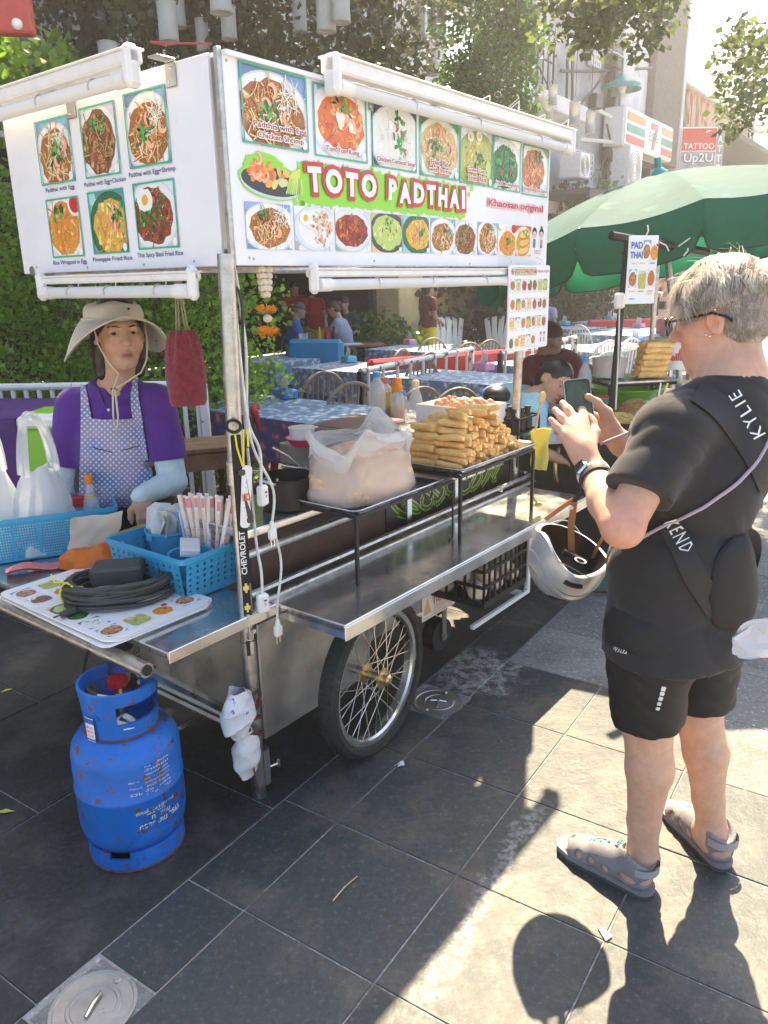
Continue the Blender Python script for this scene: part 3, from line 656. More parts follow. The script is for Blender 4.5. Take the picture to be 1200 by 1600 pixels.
def words(parent,body,x0,x1,z,col,h=None,off=0.,y=-.004,name='caption',halo=None,rz=0.,tilt=0.):
    b=MB();
    if halo is not None:
        for k in range(8):
            fit_text(b,body,0,x1-x0,0,halo[0],h=h,off=off*1.6);v=b.v[-1];b.v[-1]=np.c_[v[:,0]+.15*h*math.cos(k*.785),np.full(len(v),-.00004*k),v[:,1]+.15*h*math.sin(k*.785)]
    fit_text(b,body,0,x1-x0,0,col,h=h,off=off);v=b.v[-1];b.v[-1]=np.c_[v[:,0],np.full(len(v),-.0012),v[:,1]]
    o=obj(name,b,M_['print'],parent,smooth=0);o.location=(x0,y,z);o.rotation_euler=(0,tilt,rz);return o
cart=thing('food_cart','stainless noodle cart with a white picture menu sign, steel counter and bicycle wheel','food cart',CO,CYAW)
# --- body
b=MB();b.box((.255,.31,.405),(.55,.62,.41),b=.004);b.box((.88,.31,.475),(.70,.62,.29),b=.004);b.box((1.48,.33,.545),(.50,.58,.16),b=.004)
obj('body_panel',b,M_['dull_steel'],cart)
b=MB();b.box((.905,-.134,.647),(1.71,.332,.026),b=.003);b.box((.905,-.2985,.630),(1.71,.006,.045),b=.002);b.box((.053,-.134,.633),(.006,.33,.04),b=.002);b.box((1.757,-.134,.633),(.006,.33,.04),b=.002)
obj('counter',b,M_['counter_steel'],cart)
b=MB();b.box((1.32,.40,.855),(1.04,.58,.03),b=.004);b.box((.43,.27,.8545),(.738,.32,.029),b=.004);obj('work_top',b,M_['counter_steel'],cart)
b=MB();b.box((.42,.115,.755),(.70,.02,.17),b=.002);b.box((.42,.60,.755),(.7,.02,.17));obj('side_board',b,M_['dark_wood'],cart)
b=MB();b.box((1.27,.116,.755),(.98,.018,.17),b=.002);gp=obj('decorated_panel',b,M_['black_plastic'],cart)
b=MB();rg=random.Random(5)
for k in range(9):  # swirling yellow-green lettering, illegible in the photograph
    x0=.86+.098*k
    pts=[(x0+.035*math.cos(t*2.2+k)*(1+.2*t),.755+.05*math.sin(t*1.6+k*1.3))for t in np.linspace(0,3.6,10)]
    for wd,yy,col in((.012,.1062,(.34,.44,.03)),(.0055,.1058,(.05,.10,.02))):
        for i in range(9):
            (xa,za),(xb,zb)=pts[i],pts[i+1];d=math.hypot(xb-xa,zb-za);nx,nz=-(zb-za)/d*wd,(xb-xa)/d*wd
            b.add([(xa+nx,yy,za+nz),(xa-nx,yy,za-nz),(xb-nx,yy,zb-nz),(xb+nx,yy,zb+nz)],[(0,1,2,3)],col)
obj('lettering',b,M_['print'],gp,smooth=0)
for z,v,r in((.69,.045,.012),(.815,.06,.012),(.665,.02,.009)):
    b=MB();b.tube([(-.0,v,z),(1.86,v,z)],r,8);obj('rail',b,M_['steel_pipe'],cart)
for u in(.9,1.25):b=MB();b.box((u,.085,.755),(.03,.012,.19),b=.002);obj('strap',b,M_['steel'],cart)
b=MB();[b.box((1.32+.085*i,.104,.80),(.07,.006,.010))for i in range(5)];[b.box((1.32+.085*i,.104,.775),(.07,.006,.010))for i in range(5)];obj('vent_slots',b,M_['steel'],cart)
# --- posts
b=MB();b.tube([(-.045,.02,.0),(-.045,.02,.56)],.0245,16);b.tube([(-.045,.02,.55),(-.040,.02,1.12)],.021,16);b.tube([(-.040,.02,1.10),(-.02,.02,1.70)],.0235,16)
b.tube([(-.0455,.02,.26),(-.0455,.02,.30)],.028,16);b.tube([(-.0405,.02,1.06),(-.040,.02,1.13)],.027,16)
po=obj('front_post',b,M_['steel_pipe'],cart)
b=MB();b.tube([(-.02,.02,.085),(.03,.005,.085)],.006,8);b.box((.034,.003,.085),(.005,.012,.03),rz=.3,b=.002);obj('wing_bolt',b,M_['steel'],po)
b=MB();b.box((-.012,.018,.11),(.02,.03,.07),b=.004);b.tube([(-.012,.02,.03),(-.012,.02,.16)],.018,10);obj('clamp',b,M_['dull_steel'],po)
b=MB();b.tube([(-.045,-.006,.60),(-.045,-.014,.60)],.008,8);obj('bolt',b,M_['steel'],po)
b=MB();b.tube([(1.80,.10,.66),(1.80,.09,1.70)],.0205,16);po2=obj('front_post',b,M_['steel_pipe'],cart)
b=MB();b.tube([(1.80,.10,.72),(1.80,.04,.72)],.006,8);b.box((1.80,.035,.72),(.03,.005,.012),b=.002);obj('wing_bolt',b,M_['steel'],po2)
b=MB();b.tube([(-.02,1.03,1.68),(1.8,1.03,1.68)],.015,8);b.tube([(.02,.05,1.70),(.02,1.05,1.70)],.015,8);b.tube([(1.8,.05,1.695),(1.8,1.05,1.695)],.015,8);b.tube([(0,.04,1.68),(1.85,.04,1.68)],.012,8);obj('roof_frame',b,M_['steel_pipe'],cart)
b=MB();b.box((.93,.535,2.186),(1.86,1.10,.012));obj('roof',b,M_['white_board'],cart)
# --- left shelf with braces
b=MB();b.box((-.160,.70,.648),(.41,1.44,.022),b=.003);b.box((-.160,-.021,.645),(.41,.006,.036),b=.002);obj('end_shelf',b,M_['counter_steel'],cart)
b=MB();b.box((.15,1.16,.648),(.20,.5,.022),b=.003);obj('shelf_wing',b,M_['dull_steel'],cart)
b=MB();b.tube([(-.40,.05,.61),(-.05,.05,.27)],.013,4);obj('brace',b,M_['steel_pipe'],cart)
b=MB();b.tube([(-.41,.02,.615),(-.41,1.40,.615)],.022,12);hp=obj('handle_pipe',b,M_['steel_pipe'],cart)
b=MB();b.tube([(-.41,.018,.615),(-.41,.014,.615)],.015,12);obj('pipe_mouth',b,M_['rubber'],hp)
for z in(.205,.235):b=MB();b.tube([(-.03,.05,z),(-.03,.66,z)],.012,6);obj('lower_rail',b,M_['dull_steel'],cart)
b=MB();b.box((-.027,.33,.42),(.01,.6,.40),b=.002);obj('end_panel',b,M_['dull_steel'],cart)
# support leg under the far counter end, caster, sticker
b=MB();b.box((1.55,-.12,.42),(.025,.02,.42),b=.003);b.box((1.50,-.05,.225),(.025,.16,.02),b=.003);b.box((1.30,-.125,.225),(.5,.02,.02),b=.003);obj('support_leg',b,M_['white_paint'],cart)
ca=obj('caster',MB().box((1.13,.10,.235),(.07,.06,.05),b=.005),M_['black_metal'],cart)
b=MB();b.tube([(1.13,.075,.105),(1.13,.135,.105)],.075,20);obj('tyre',b,M_['rubber'],ca)
b=MB();b.box((1.13,.065,.16),(.03,.006,.15));b.box((1.13,.145,.16),(.03,.006,.15));b.tube([(1.13,.055,.105),(1.13,.155,.105)],.01,8);obj('fork',b,M_['dull_steel'],ca)
b=MB();b.add([(.862,-.003,.285),(1.11,-.003,.285),(1.11,-.003,.405),(.862,-.003,.405)],[(0,1,2,3)],(.80,.79,.76));b.add([(.872,-.0033,.31),(.93,-.0033,.31),(.901,-.0033,.385)],[(0,1,2)],(.72,.45,.12))
st=obj('sticker',b,M_['print'],cart,smooth=0)
words(st,'ทองคำ',.945,1.09,.362,(.62,.06,.05),h=.045,off=.02,y=-.0035,name='lettering')
for k in range(4):words(st,('ขายปลีกส่ง รถเข็น','อาหารสแตนเลส','โทร 089 551 0426','รับสั่งทำ')[k],.945,1.085,.333-.0125*k,(.62,.06,.05),h=.008,y=-.0035,name='lettering')
words(st,'รถเข็นสแตนเลส',.87,.94,.296,(.62,.06,.05),h=.009,y=-.0035,name='lettering')
# --- wheel
WM=Matrix.Translation((.395,-.125,.290))@Matrix.Rotation(R(90),4,'X')@Matrix.Rotation(R(4),4,'Y')
wh=bpy.data.objects.new('wheel',None);COL.objects.link(wh);wh.parent=cart;wh.matrix_local=WM;wh.empty_display_size=.05
b=MB();pr=[(.243,-.020),(.252,-.033),(.270,-.037),(.284,-.027),(.290,-.010),(.290,.010),(.284,.027),(.270,.037),(.252,.033),(.243,.020),(.243,-.020)];b.lathe(pr,64);obj('tyre',b,M_['rubber'],wh)
b=MB();
for k in range(72):
    a=2*math.pi*k/72
    for e in(-1,1):b.box((.288,0,e*.013),(.006,.008,.016),M=Matrix.Rotation(a+(.04 if e>0 else 0),4,'Z'))
tag(obj('tread',b,M_['rubber'],wh),kind='stuff')
b=MB();b.lathe([(.222,-.013),(.228,-.021),(.246,-.023),(.246,.023),(.228,.021),(.222,.013),(.222,-.013)],64);obj('rim',b,M_['steel'],wh)
b=MB();mk('brass',(.72,.55,.30),.3,1.,var=.15,vscale=20)
b.lathe([(0,-.055),(.010,-.055),(.010,-.042),(.036,-.040),(.036,-.034),(.018,-.030),(.016,0),(.018,.030),(.036,.034),(.036,.040),(.020,.042),(.020,.062),(.012,.068),(0,.068)],24);obj('hub',b,M_['brass'],wh)
sm=None
for k in range(36):
    e=1 if k%2 else-1
    if k<4:
        b=MB();a1=(1 if k<2 else-1)*R(48);b.tube([(.033*math.cos(a1),.033*math.sin(a1),e*.037),(.224,0,0)],.0016,5)
        _=b.mesh('spoke',M_['spoke_steel']);
        if sm is None:sm=[]
        sm.append(_)
    o=obj('spoke',sm[k%4],None,wh);o.rotation_euler=(0,0,2*math.pi*k/36)
b=MB();b.tube([(.395,-.12,.29),(.395,.55,.29)],.016,10);obj('axle',b,M_['steel_pipe'],cart)
# --- sign panels
fp=obj('sign_panel',MB().box((.93,.006,1.93),(1.86,.012,.52),b=.002),M_['white_board'],cart)
lp=bpy.data.objects.new('sign_panel',MB().box((.545,.006,1.93),(1.05,.012,.52),b=.002).mesh('sign_panel',M_['white_board']));COL.objects.link(lp);lp.parent=cart
lp.rotation_euler=(0,0,R(-90));lp.location=(-.016,1.11,0)  # its local x runs from the back edge to the corner post
b=MB();b.box((-.006,.012,1.93),(.016,.016,.54),b=.002);obj('corner_angle',b,M_['steel_pipe'],cart)
b=MB();b.box((.93,1.09,1.93),(1.86,.012,.52),b=.002);obj('back_panel',b,M_['white_board'],cart)
Y0=-.0012
TOP=[(.05,.303,'noodle',['Padthia with Egg','Chicken Shrimp']),(.332,.577,'tomyum',['Tom Yom Kung']),(.603,.847,'coconut',['Chicken Coconut Soup']),(.866,1.112,'rice',['Fried Rice','with Shrimp']),(1.122,1.359,'greencurry',['Green Curry','Fried Rice']),(1.365,1.588,'greens',['Fried Morning Glory']),(1.605,1.839,'chicken',['Stir Fried Soy Sauce'])]
for i,(x0,x1,kd,cap)in enumerate(TOP):
    zt,zb=2.178-.02*i/6*1.2,1.983-.004*i
    XZ(fp,food(x1-x0,zt-zb,kd,11+i,1.25,.005),(x0+x1)/2,(zt+zb)/2,Y0)
    for k,c in enumerate(cap):
        n=len(cap);zz=zb+.022+.026*(n-1-k);wd=min((x1-x0)*.86,.0128*len(c));xm=(x0+x1)/2+(-.005 if i else.01)
        words(fp,c,xm-wd/2,xm+wd/2,zz,(.42,.03,.04),h=.019,off=.012,y=Y0-.009,halo=((.88,.86,.84),.06))
BOT=[(.041,.217,'noodle'),(.231,.399,'egg_rice'),(.412,.581,'red'),(.591,.756,'gcbowl'),(.762,.92,'pineapple'),(.932,1.092,'noodle'),(1.094,1.251,'noodle_dark'),(1.256,1.404,'noodle'),(1.412,1.56,'wrap'),(1.558,1.70,'roll')]
# green splash with ragged drips
g9=random.Random(9);up,dn=[],[]
for i in range(90):
    x=.255+.91*i/89;up.append((x,1.957+g9.uniform(-.004,.006)+(.008 if g9.random()<.12 else 0)));dn.append((x,1.846+g9.uniform(-.006,.004)-(.012 if g9.random()<.12 else 0)))
b=MB()
for i in range(89):b.add([(up[i][0],0,up[i][1]),(up[i+1][0],0,up[i+1][1]),(dn[i+1][0],0,dn[i+1][1]),(dn[i][0],0,dn[i][1])],[(3,2,1,0)],(.26,.66,.04))
for q in((.30,1.835,.008),(.24,1.845,.01),(1.19,1.93,.009),(1.21,1.955,.012),(1.185,1.965,.007),(.60,1.968,.009),(.27,1.84,.012)):
    b.add([(q[0]+q[2]*math.cos(t),0,q[1]+q[2]*math.sin(t))for t in np.linspace(0,6.28,14)[:-1]],[tuple(range(13))],(.26,.66,.04))
XZ(fp,b,0,0,Y0-.0004,'green_splash')
for i,(x0,x1,kd)in enumerate(BOT):
    XZ(fp,food(x1-x0,.122,kd,31+i,1.),(x0+x1)/2,1.775,Y0-.0010)
# two cartoon children
b=MB();P=Pic(.13,.09,3);
for X_,hc,sc in((-.033,(.05,.03,.03),(.10,.22,.50)),(.033,(.06,.03,.02),(.55,.30,.34))):
    P=Pic(.07,.11,3);x=0
    P.ell(x,.022,.021,.022,hc);P.ell(x,.014,.017,.015,(.80,.58,.45));P.rect(x-.012,-.030,x+.012,-.004,sc);P.rect(x-.010,-.040,x-.002,-.03,(.06,.06,.08));P.rect(x+.002,-.040,x+.010,-.03,(.06,.06,.08))
    P.ell(x-.006,.014,.0025,.003,(.02,.02,.02));P.ell(x+.006,.014,.0025,.003,(.02,.02,.02));P.ell(x,.006,.004,.0015,(.6,.15,.12));P.ell(x,.045,.008,.007,hc)if X_>0 else None;XZ(fp,P.mb,1.768+X_,1.79,Y0,'cartoon_child')

words(fp,'KHAOSAN',1.735,1.80,1.738,(.55,.1,.1),h=.007,y=Y0);words(fp,'ORIGINAL',1.735,1.80,1.728,(.55,.1,.1),h=.007,y=Y0)
# big letters: red outline, white face
def bigword(wd,x0,x1,zc,h,tilt):
    ws=[]
    for ch in wd:v,f=text(ch,1.,.0);ws.append(v[:,0].max()-v[:,0].min()if ch!='I' else.22)
    k=(x1-x0)/(sum(ws)+.16*(len(wd)-1));x=x0
    for i,ch in enumerate(wd):
        w=ws[i]*k;dz=g9.uniform(-.003,.003);t_=g9.uniform(-.05,.05);z=zc+tilt*(x+w/2-(x0+x1)/2)+dz
        for off,grow,col,yy,nm in((.135,1.30,(.56,.035,.03),-.0045,'letter_outline'),(.055,1.0,(.86,.85,.84),-.0062,'letter')):
            b=MB();ex=.013 if nm=='letter_outline' else 0
            fit_text(b,ch,-w/2-ex,w/2+ex,0,col,h=h+2*ex,off=off if nm=='letter' else.10);v=b.v[0];b.v[0]=np.c_[v[:,0],v[:,1]*0,v[:,1]]
            XZ(fp,b,x+w/2,z,Y0+yy,nm,tilt=t_)
        x+=w+.16*k
bigword('TOTO',.292,.615,1.912,.070,-.005);bigword('PADTHAI',.68,1.152,1.908,.066,-.005)
words(fp,'Khaosan original',1.33,1.80,1.908,(.52,.03,.04),h=.034,off=.022,y=Y0-.003,name='caption',halo=((.86,.55,.55),.075))
# cut-out dish at the left of the big letters
P=Pic(.27,.125,21);P.ell(0,-.012,.128,.048,(.26,.66,.04),30,-.06,.03);P.ell(-.03,.025,.075,.036,(.26,.66,.04),20,0,.1);P.ell(0,-.016,.12,.04,(.55,.60,.66),30,-.06);P.ell(0,-.012,.118,.037,(.035,.038,.05),30,-.06)
for i in range(26):x,z=P.inside(-.01,.008,.075,.03);P.ell(x,z,.016,.010,P.j(P.g.choice([(.80,.30,.06),(.72,.18,.05),(.85,.52,.14)]),.12),7,P.g.uniform(0,3),.15)
for q in((-.075,.008,0),(-.045,-.005,.5),(-.06,.03,1.2)):P.shrimp(q[0],q[1],.017,q[2])
for i in range(4):P.ell(.075+.008*i,.0+.004*i,.010,.022,(.66,.70,.10),14,-.5)
for i in range(9):P.strip(.05+.008*i,-.04,.045,.003,1.1+.05*i,.2,P.j((.40,.60,.12),.15),4)
P.ell(.035,-.012,.014,.012,(.55,.70,.35));XZ(fp,P.mb,.152,1.905,Y0-.0015,'cutout_dish')
# left panel pictures: panel x = 1.07 - v
LEFT=[(.888,.695,2.131,1.928,'noodle','Padthai with Egg'),(.634,.452,2.137,1.927,'noodle_dark','Padthai with Egg+Chicken'),(.405,.216,2.143,1.934,'noodle','Padthai with Egg+Shrimp'),
        (.883,.695,1.899,1.699,'wrap','Rice Wrapped in Egg'),(.641,.455,1.903,1.702,'pineapple','Pineapple Fried Rice'),(.405,.213,1.908,1.707,'basil','Thia Spicy Basil Fried Rice')]
for i,(va,vb,zt,zb,kd,c)in enumerate(LEFT):
    x0,x1=1.11-va,1.11-vb
    if i>2:zt+=.0;zb+=.018
    else:zb+=.014
    XZ(lp,food(x1-x0,zt-zb,kd,51+i,1.2,.005),(x0+x1)/2,(zt+zb)/2,Y0)
    wd=min(.0105*len(c),.215);words(lp,c,(x0+x1)/2-wd/2,(x0+x1)/2+wd/2,zb-.017,(.04,.05,.20),h=.017,off=.008,y=Y0)
rs=random.Random(2)  # screw heads along the panel edges
for par,xs in((fp,(.03,.05,.60,1.2,1.8)),(lp,(.10,.42,.72,.95))):
    for x in xs:
        for z in(1.685,2.175):
            if par is fp and z>2 and x>.1:continue
            o=obj('screw',MB().lathe([(0,.0025),(.0028,.002),(.0042,0)],8,M=Matrix.Rotation(R(90),4,'X')),M_['dull_steel'],par);o.location=(x+rs.uniform(-.02,.02),0,z+rs.uniform(-.006,.006))
# --- fluorescent tube fittings
def tubelight(par,x0,x1,y,z,drop,name='tube_light',ch=.045,tr=.019,M=None):
    t=bpy.data.objects.new(name,None);COL.objects.link(t);t.parent=par;t.empty_display_size=.03
    if M is not None:t.matrix_local=M
    L=x1-x0;xm=(x0+x1)/2
    b=MB();b.box((xm,y,z),(L,ch,ch*.8),b=.006);b.box((xm,y,z+ch*.4),(L,ch*1.25,.006),b=.002);obj('batten',b,M_['white_plastic'],t)
    b=MB();b.tube([(x0+.05,y-.012,z-drop),(x1-.05,y-.012,z-drop)],tr,16);obj('tube',b,M_['tube_glass'],t)
    for e,xx in((1,x0),(-1,x1)):
        b=MB();b.box((xx+e*.018,y-.006,z-drop*.45),(.036,ch*1.05,drop+.055),b=.012);b.tube([(xx+e*.03,y-.012,z-drop),(xx+e*.085,y-.012,z-drop)],tr*1.14,16);obj('end_cap',b,M_['white_plastic'],t)
    for k in(.25,.5,.8):
        b=MB();xx=x0+L*k;b.tube([(xx,y-.012+math.cos(a)*tr*1.15,z-drop+math.sin(a)*tr*1.15)for a in np.linspace(-.4,3.6,10)],.0022,5);b.tube([(xx,y-.012+tr*1.1,z-drop),(xx+.004,y+.02,z+ch*.45)],.0016,4);obj('wire_clip',b,M_['steel'],t)
    return t
tubelight(cart,.36,1.97,-.036,2.218,.055,ch=.055)
tubelight(cart,.255,1.50,-.025,1.648,.034,ch=.03,tr=.017)
LM=Matrix.Translation((-.016,1.11,0))@Matrix.Rotation(R(-90),4,'Z')
tubelight(cart,-.04,.88,-.075,2.20,.05,M=LM);tubelight(cart,.17,1.0,-.03,1.645,.04,ch=.03,tr=.018,M=LM)
for par,x,z,w in((lp,.925,2.16,.042),(lp,.44,2.145,.045),(fp,.60,2.165,.022),(fp,.95,2.21,.05)):
    b=MB();b.box((x,-.004,z),(w,.005,.06),b=.002);b.box((x,-.03,z+.035),(w,.06,.005),b=.002);br=obj('bracket',b,M_['dull_steel'],par)
    for e in(-.018,.015):o=obj('screw',MB().lathe([(0,.003),(.004,.002),(.005,0)],8,M=Matrix.Rotation(R(90),4,'X')),M_['steel'],br);o.location=(x+e*.3,-.0065,z+e)
mk('cord_white',(.66,.64,.58),.5,var=.2,vscale=30);mk('cord_red',(.35,.05,.04),.5)
b=MB();b.tube([(.95+0,-.03,2.22),(.90,-.04,2.235),(.99,-.02,2.22),(1.09,.0,2.205)],.003,5);obj('wire',b,M_['cord_red'],lp)
b=MB();rr=random.Random(8)
for k in range(4):x=1.15+.22*k;b.tube([(x,-.06,2.235),(x+.04,-.085,2.252+rr.uniform(0,.02)),(x+.10,-.05,2.236)],.0022,4)
b.tube([(1.35,-.07,2.24),(1.38,-.1,2.275)],.002,4);tag(obj('cable_ties',b,M_['cord_white'],fp),kind='stuff')
# ================================================================== ON AND AROUND THE CART
mk('blue_plastic',(.045,.38,.62),.35,var=.06,vscale=6,transl=.12)
mk('yellow_plastic',(.60,.40,.05),.4,var=.1);mk('green_tint',(.36,.46,.14),.4)
mk('paper',(.78,.77,.75),.7,var=.04,vscale=20,transl=.2);mk('paper_cream',(.72,.62,.50),.75,transl=.25)
mk('orange_bag',(.80,.20,.02),.35,var=.1,vscale=20,bump=.4,bscale=25,transl=.3)
mk('pink_cloth',(.62,.20,.20),.8,var=.15,vscale=20,bump=.2,bscale=200)
mk('red_cloth',(.22,.018,.03),.95,var=.35,vscale=55,bump=.8,bscale=220,sheen=.3)
mk('rope',(.36,.30,.20),.9,var=.2,vscale=80,bump=.4,bscale=300)
mk('yellow_rope',(.80,.68,.04),.7,bump=.3,bscale=300)
mk('clear_plastic',(.80,.86,.88),.12,alpha=.32,spec=.6);mk('amber',(.75,.33,.02),.15,alpha=.85);mk('water_blue',(.10,.36,.72),.3,alpha=.9)
mk('cap_blue',(.05,.33,.70),.4);mk('cap_orange',(.85,.25,.02),.4);mk('cap_red',(.50,.02,.03),.35);mk('brown_plastic',(.20,.13,.11),.45,var=.1)
mk('bag_film',(.84,.82,.78),.18,alpha=.30,transl=.25,bump=.5,bscale=30,spec=.6)
mk('white_bag',(.80,.82,.82),.4,alpha=.90,transl=.40,bump=.3,bscale=22)
mk('filling',(.74,.50,.33),.8,var=.25,vscale=30,bump=.8,bscale=90,spots=[((.80,.66,.34),14,.62,.08)])
mk('roll_skin',(.80,.48,.16),.30,var=.22,vscale=38,bump=.22,bscale=90,randc=.14,coords='Object',spots=[((.45,.19,.04),26,.66,.12),((.84,.60,.30),17,.58,.12)])
mk('egg',(.66,.36,.22),.45,var=.08,vscale=60,randc=.08)
mk('petal',(.85,.36,.01),.7,var=.2,vscale=60,transl=.3);mk('jasmine',(.78,.68,.50),.7,var=.1,transl=.2)
# laminated menu sheets on the end shelf
ctr=CW(-.256,.438)
sh=None
def roundrect(w,h,r,n=5):
    o=[]
    for cx,cy,a0 in((w/2-r,h/2-r,0),(-w/2+r,h/2-r,90),(-w/2+r,-h/2+r,180),(w/2-r,-h/2+r,270)):
        for i in range(n+1):a=R(a0+90*i/n);o.append((cx+r*math.cos(a),cy+r*math.sin(a)))
    return o
for k in range(4):
    t=thing('menu_sheet',('topmost laminated menu sheet with rows of food pictures under the black cable' if k==3 else('lowest laminated menu sheet of the stack under the coiled cable','second lowest laminated menu sheet of the stack under the coiled cable','laminated menu sheet just below the topmost one with the pictures')[min(k,2)]),'menu',CW(-.262+(.012,-.006,.010,0)[k],.440+(.008,-.008,.0,.0)[k],.6605+.0055*k),CYAW+R((1.2,-1.5,.8,0)[k]),group='laminated menu sheets stacked on the end shelf')
    b=MB();b.poly(roundrect(.372,.615,.03),.0045);obj('sheet',b,M_['white_plastic'],t)
    if k==3:
        kinds=list(DISH)
        for i in range(4):
            for j in range(6):
                if 1<=i<=2 and 1<=j<=3:continue
                m=food(.066,.07,kinds[(i*5+j*3)%len(kinds)],80+i*7+j,.45);o=XZ(t,m,-.132+.088*i,.0,0);o.rotation_euler=(R(-90),0,0);o.location=(-.132+.088*i,-.245+.088*j+(.04 if j>3 else 0),.0052)
# coiled cable with an adapter block
t=thing('cable_coil','coil of dark rubber cable with a black block and yellow tie on menu sheets','cable',CW(-.235,.385,.683),CYAW+R(-35))
b=MB();g=random.Random(4)
pts=[]
for i in range(11*20):
    a=2*math.pi*i/20;lay=i/20;rr=.128+.012*math.sin(lay*2.4)+.006*math.sin(a*2+lay);z=.008+.0075*lay*.8+.004*math.sin(a*3+lay*1.7)
    pts.append((rr*1.18*math.cos(a)+.006*math.sin(lay*3.1),rr*.86*math.sin(a)+.008*math.cos(lay*2.3),z))
pts+=[(.17,.02,.045),(.19,-.02,.01),(.20,-.06,.008)]
mk('grey_rubber',(.050,.052,.045),.55,var=.2,vscale=20);b.tube(pts,.0068,7);obj('cable',b,M_['grey_rubber'],t)
b=MB();b.box((.0,.03,.075),(.155,.105,.055),rz=R(-8),b=.008);obj('adapter_block',b,M_['grey_rubber'],t)
b=MB();b.tube([(-.15+.022*math.cos(a),-.012,.035+.038*math.sin(a))for a in np.linspace(0,6.2,14)],.0035,6);b.tube([(-.155,-.012,.074),(-.18,-.03,.085),(-.19,.0,.10)],.003,5);b.tube([(-.15,-.012,.074),(-.13,-.05,.072),(-.10,-.06,.07)],.003,5);obj('tie',b,M_['yellow_rope'],t)
b=MB();b.tube([(-.13,-.09,.01),(-.165,-.115,.012)],[.013,.010],10);b.tube([(-.165,-.115,.012),(-.185,-.13,.012)],.0025,6);obj('plug',b,M_['grey_rubber'],t)
# perforated baskets
def perf_wall(mb,p0,p1,z0,z1,nx,ny,hole=.30,th=.003,slope=0.,squ=False,rows=None):
    p0,p1=Vector(p0),Vector(p1);d=(p1-p0);L=d.length;d.normalize();nrm=Vector((d.y,-d.x,0))
    def P(x,z):return p0+d*x+nrm*(slope*(z-z0))+Vector((0,0,z))
    v,f=[],[]
    cw,chh=L/nx,(z1-z0)/ny
    for side in(0,1):
        o=nrm*(th*side)
        for i in range(nx):
            for j in range(ny):
                cx,cz=(i+.5)*cw,z0+(j+.5)*chh;base=len(v);hit=rows is None or rows(i,j)
                out=[(-.5,-.5),(0,-.5),(.5,-.5),(.5,0),(.5,.5),(0,.5),(-.5,.5),(-.5,0)]
                v+=[P(cx+a*cw,cz+b_*chh)+o for a,b_ in out]
                if not hit:f.append(tuple(base+k for k in(range(8)if side==0 else range(7,-1,-1))));continue
                r=hole*min(cw,chh)if not squ else None
                for a,b_ in out:
                    l=math.hypot(a,b_);v.append(P(cx+(a/l*r if r else a*2*hole*cw),cz+(b_/l*r if r else b_*2*hole*chh))+o)
                for k in range(8):
                    q=(base+k,base+(k+1)%8,base+8+(k+1)%8,base+8+k);f.append(q if side==0 else q[::-1])
    mb.add(v,f)
def basket(t,w,l,z1,taper,nx,ny,nz,hole,squ,rowf,m):
    a,b_=w/2,l/2;q=taper
    cs=[(-a+q,-b_+q),(a-q,-b_+q),(a-q,b_-q),(-a+q,b_-q)]
    for i in range(4):
        b=MB();n=nx if i%2==0 else ny
        perf_wall(b,(*cs[i],0),(*cs[(i+1)%4],0),.004,z1,n,nz,hole,.003,q/z1,squ,rowf);obj('side',b,m,t,smooth=0)
    b=MB();b.box((0,0,.004),(w-2*q,l-2*q,.006),b=.002);obj('bottom',b,m,t)
    b=MB();rr=roundrect(w+.012,l+.012,.02);ri=roundrect(w-.006,l-.006,.016);n=len(rr)
    v=[(*p,z1+.004)for p in rr]+[(*p,z1+.004)for p in ri]+[(*p,z1-.012)for p in rr]+[(*p,z1-.012)for p in ri]
    f=[]
    for i in range(n):
        j=(i+1)%n;f+=[(i,j,n+j,n+i),(2*n+i,2*n+j,j,i),(n+i,n+j,3*n+j,3*n+i),(3*n+i,3*n+j,2*n+j,2*n+i)]
    b.add(v,f);obj('rim',b,m,t)
sb=thing('small_basket','small sky blue plastic basket with round holes holding napkins and chopsticks','basket',CW(-.012,.40,.661),CYAW)
basket(sb,.235,.40,.145,.018,7,12,7,.27,False,lambda i,j:1<=j<=5,M_['blue_plastic'])
bk=thing('small_bucket','little blue bucket full of white paper napkins inside the small basket','bucket',CW(.055,.50,.70),CYAW)
b=MB();b.lathe([(0,0),(.062,0),(.078,.115),(.084,.118),(.084,.108),(.080,.106),(.074,.112),(.060,.006),(0,.006)],28);obj('body',b,M_['blue_plastic'],bk)
b=MB();b.box((-.083,.0,.10),(.006,.03,.025),b=.002);obj('lug',b,M_['blue_plastic'],bk)
mk('cup_blue',(.03,.33,.60),.35)
for k in range(14):
    g=random.Random(k);a=2*math.pi*k/14;rr=.04*(k%3)/2+.015
    b=MB();b.grid(lambda u,v:((u-.5)*.075,.006*math.sin(u*7+k)+.012*(v-.5)*math.sin(u*3),v*.085-.012*abs(u-.5)*2*v),7,4);b.grid(lambda u,v:((u-.5)*.075,.003+.006*math.sin(u*7+k)+.012*(v-.5)*math.sin(u*3),v*.085-.012*abs(u-.5)*2*v),7,4)
    o=obj('paper_napkin',b,M_['paper'],None,label='folded white paper napkin standing in the little blue bucket',cat='napkin',group='napkins in the little bucket')
    o.scale=(1.25,1.25,1.15);o.location=CW(.055,.50,.785)+Vector((rr*math.cos(a),rr*math.sin(a),g.uniform(0,.02)));o.rotation_euler=(g.uniform(-.4,.4),g.uniform(-.4,.4),g.uniform(0,3.1))
cup=thing('round_tub','shallow blue tub holding a stack of white cards inside the small basket','tub',CW(-.028,.285,.715),CYAW)
b=MB();b.lathe([(0,0),(.055,0),(.068,.075),(.074,.078),(.074,.070),(.066,.072),(.053,.006),(0,.006)],28);obj('body',b,M_['blue_plastic'],cup)
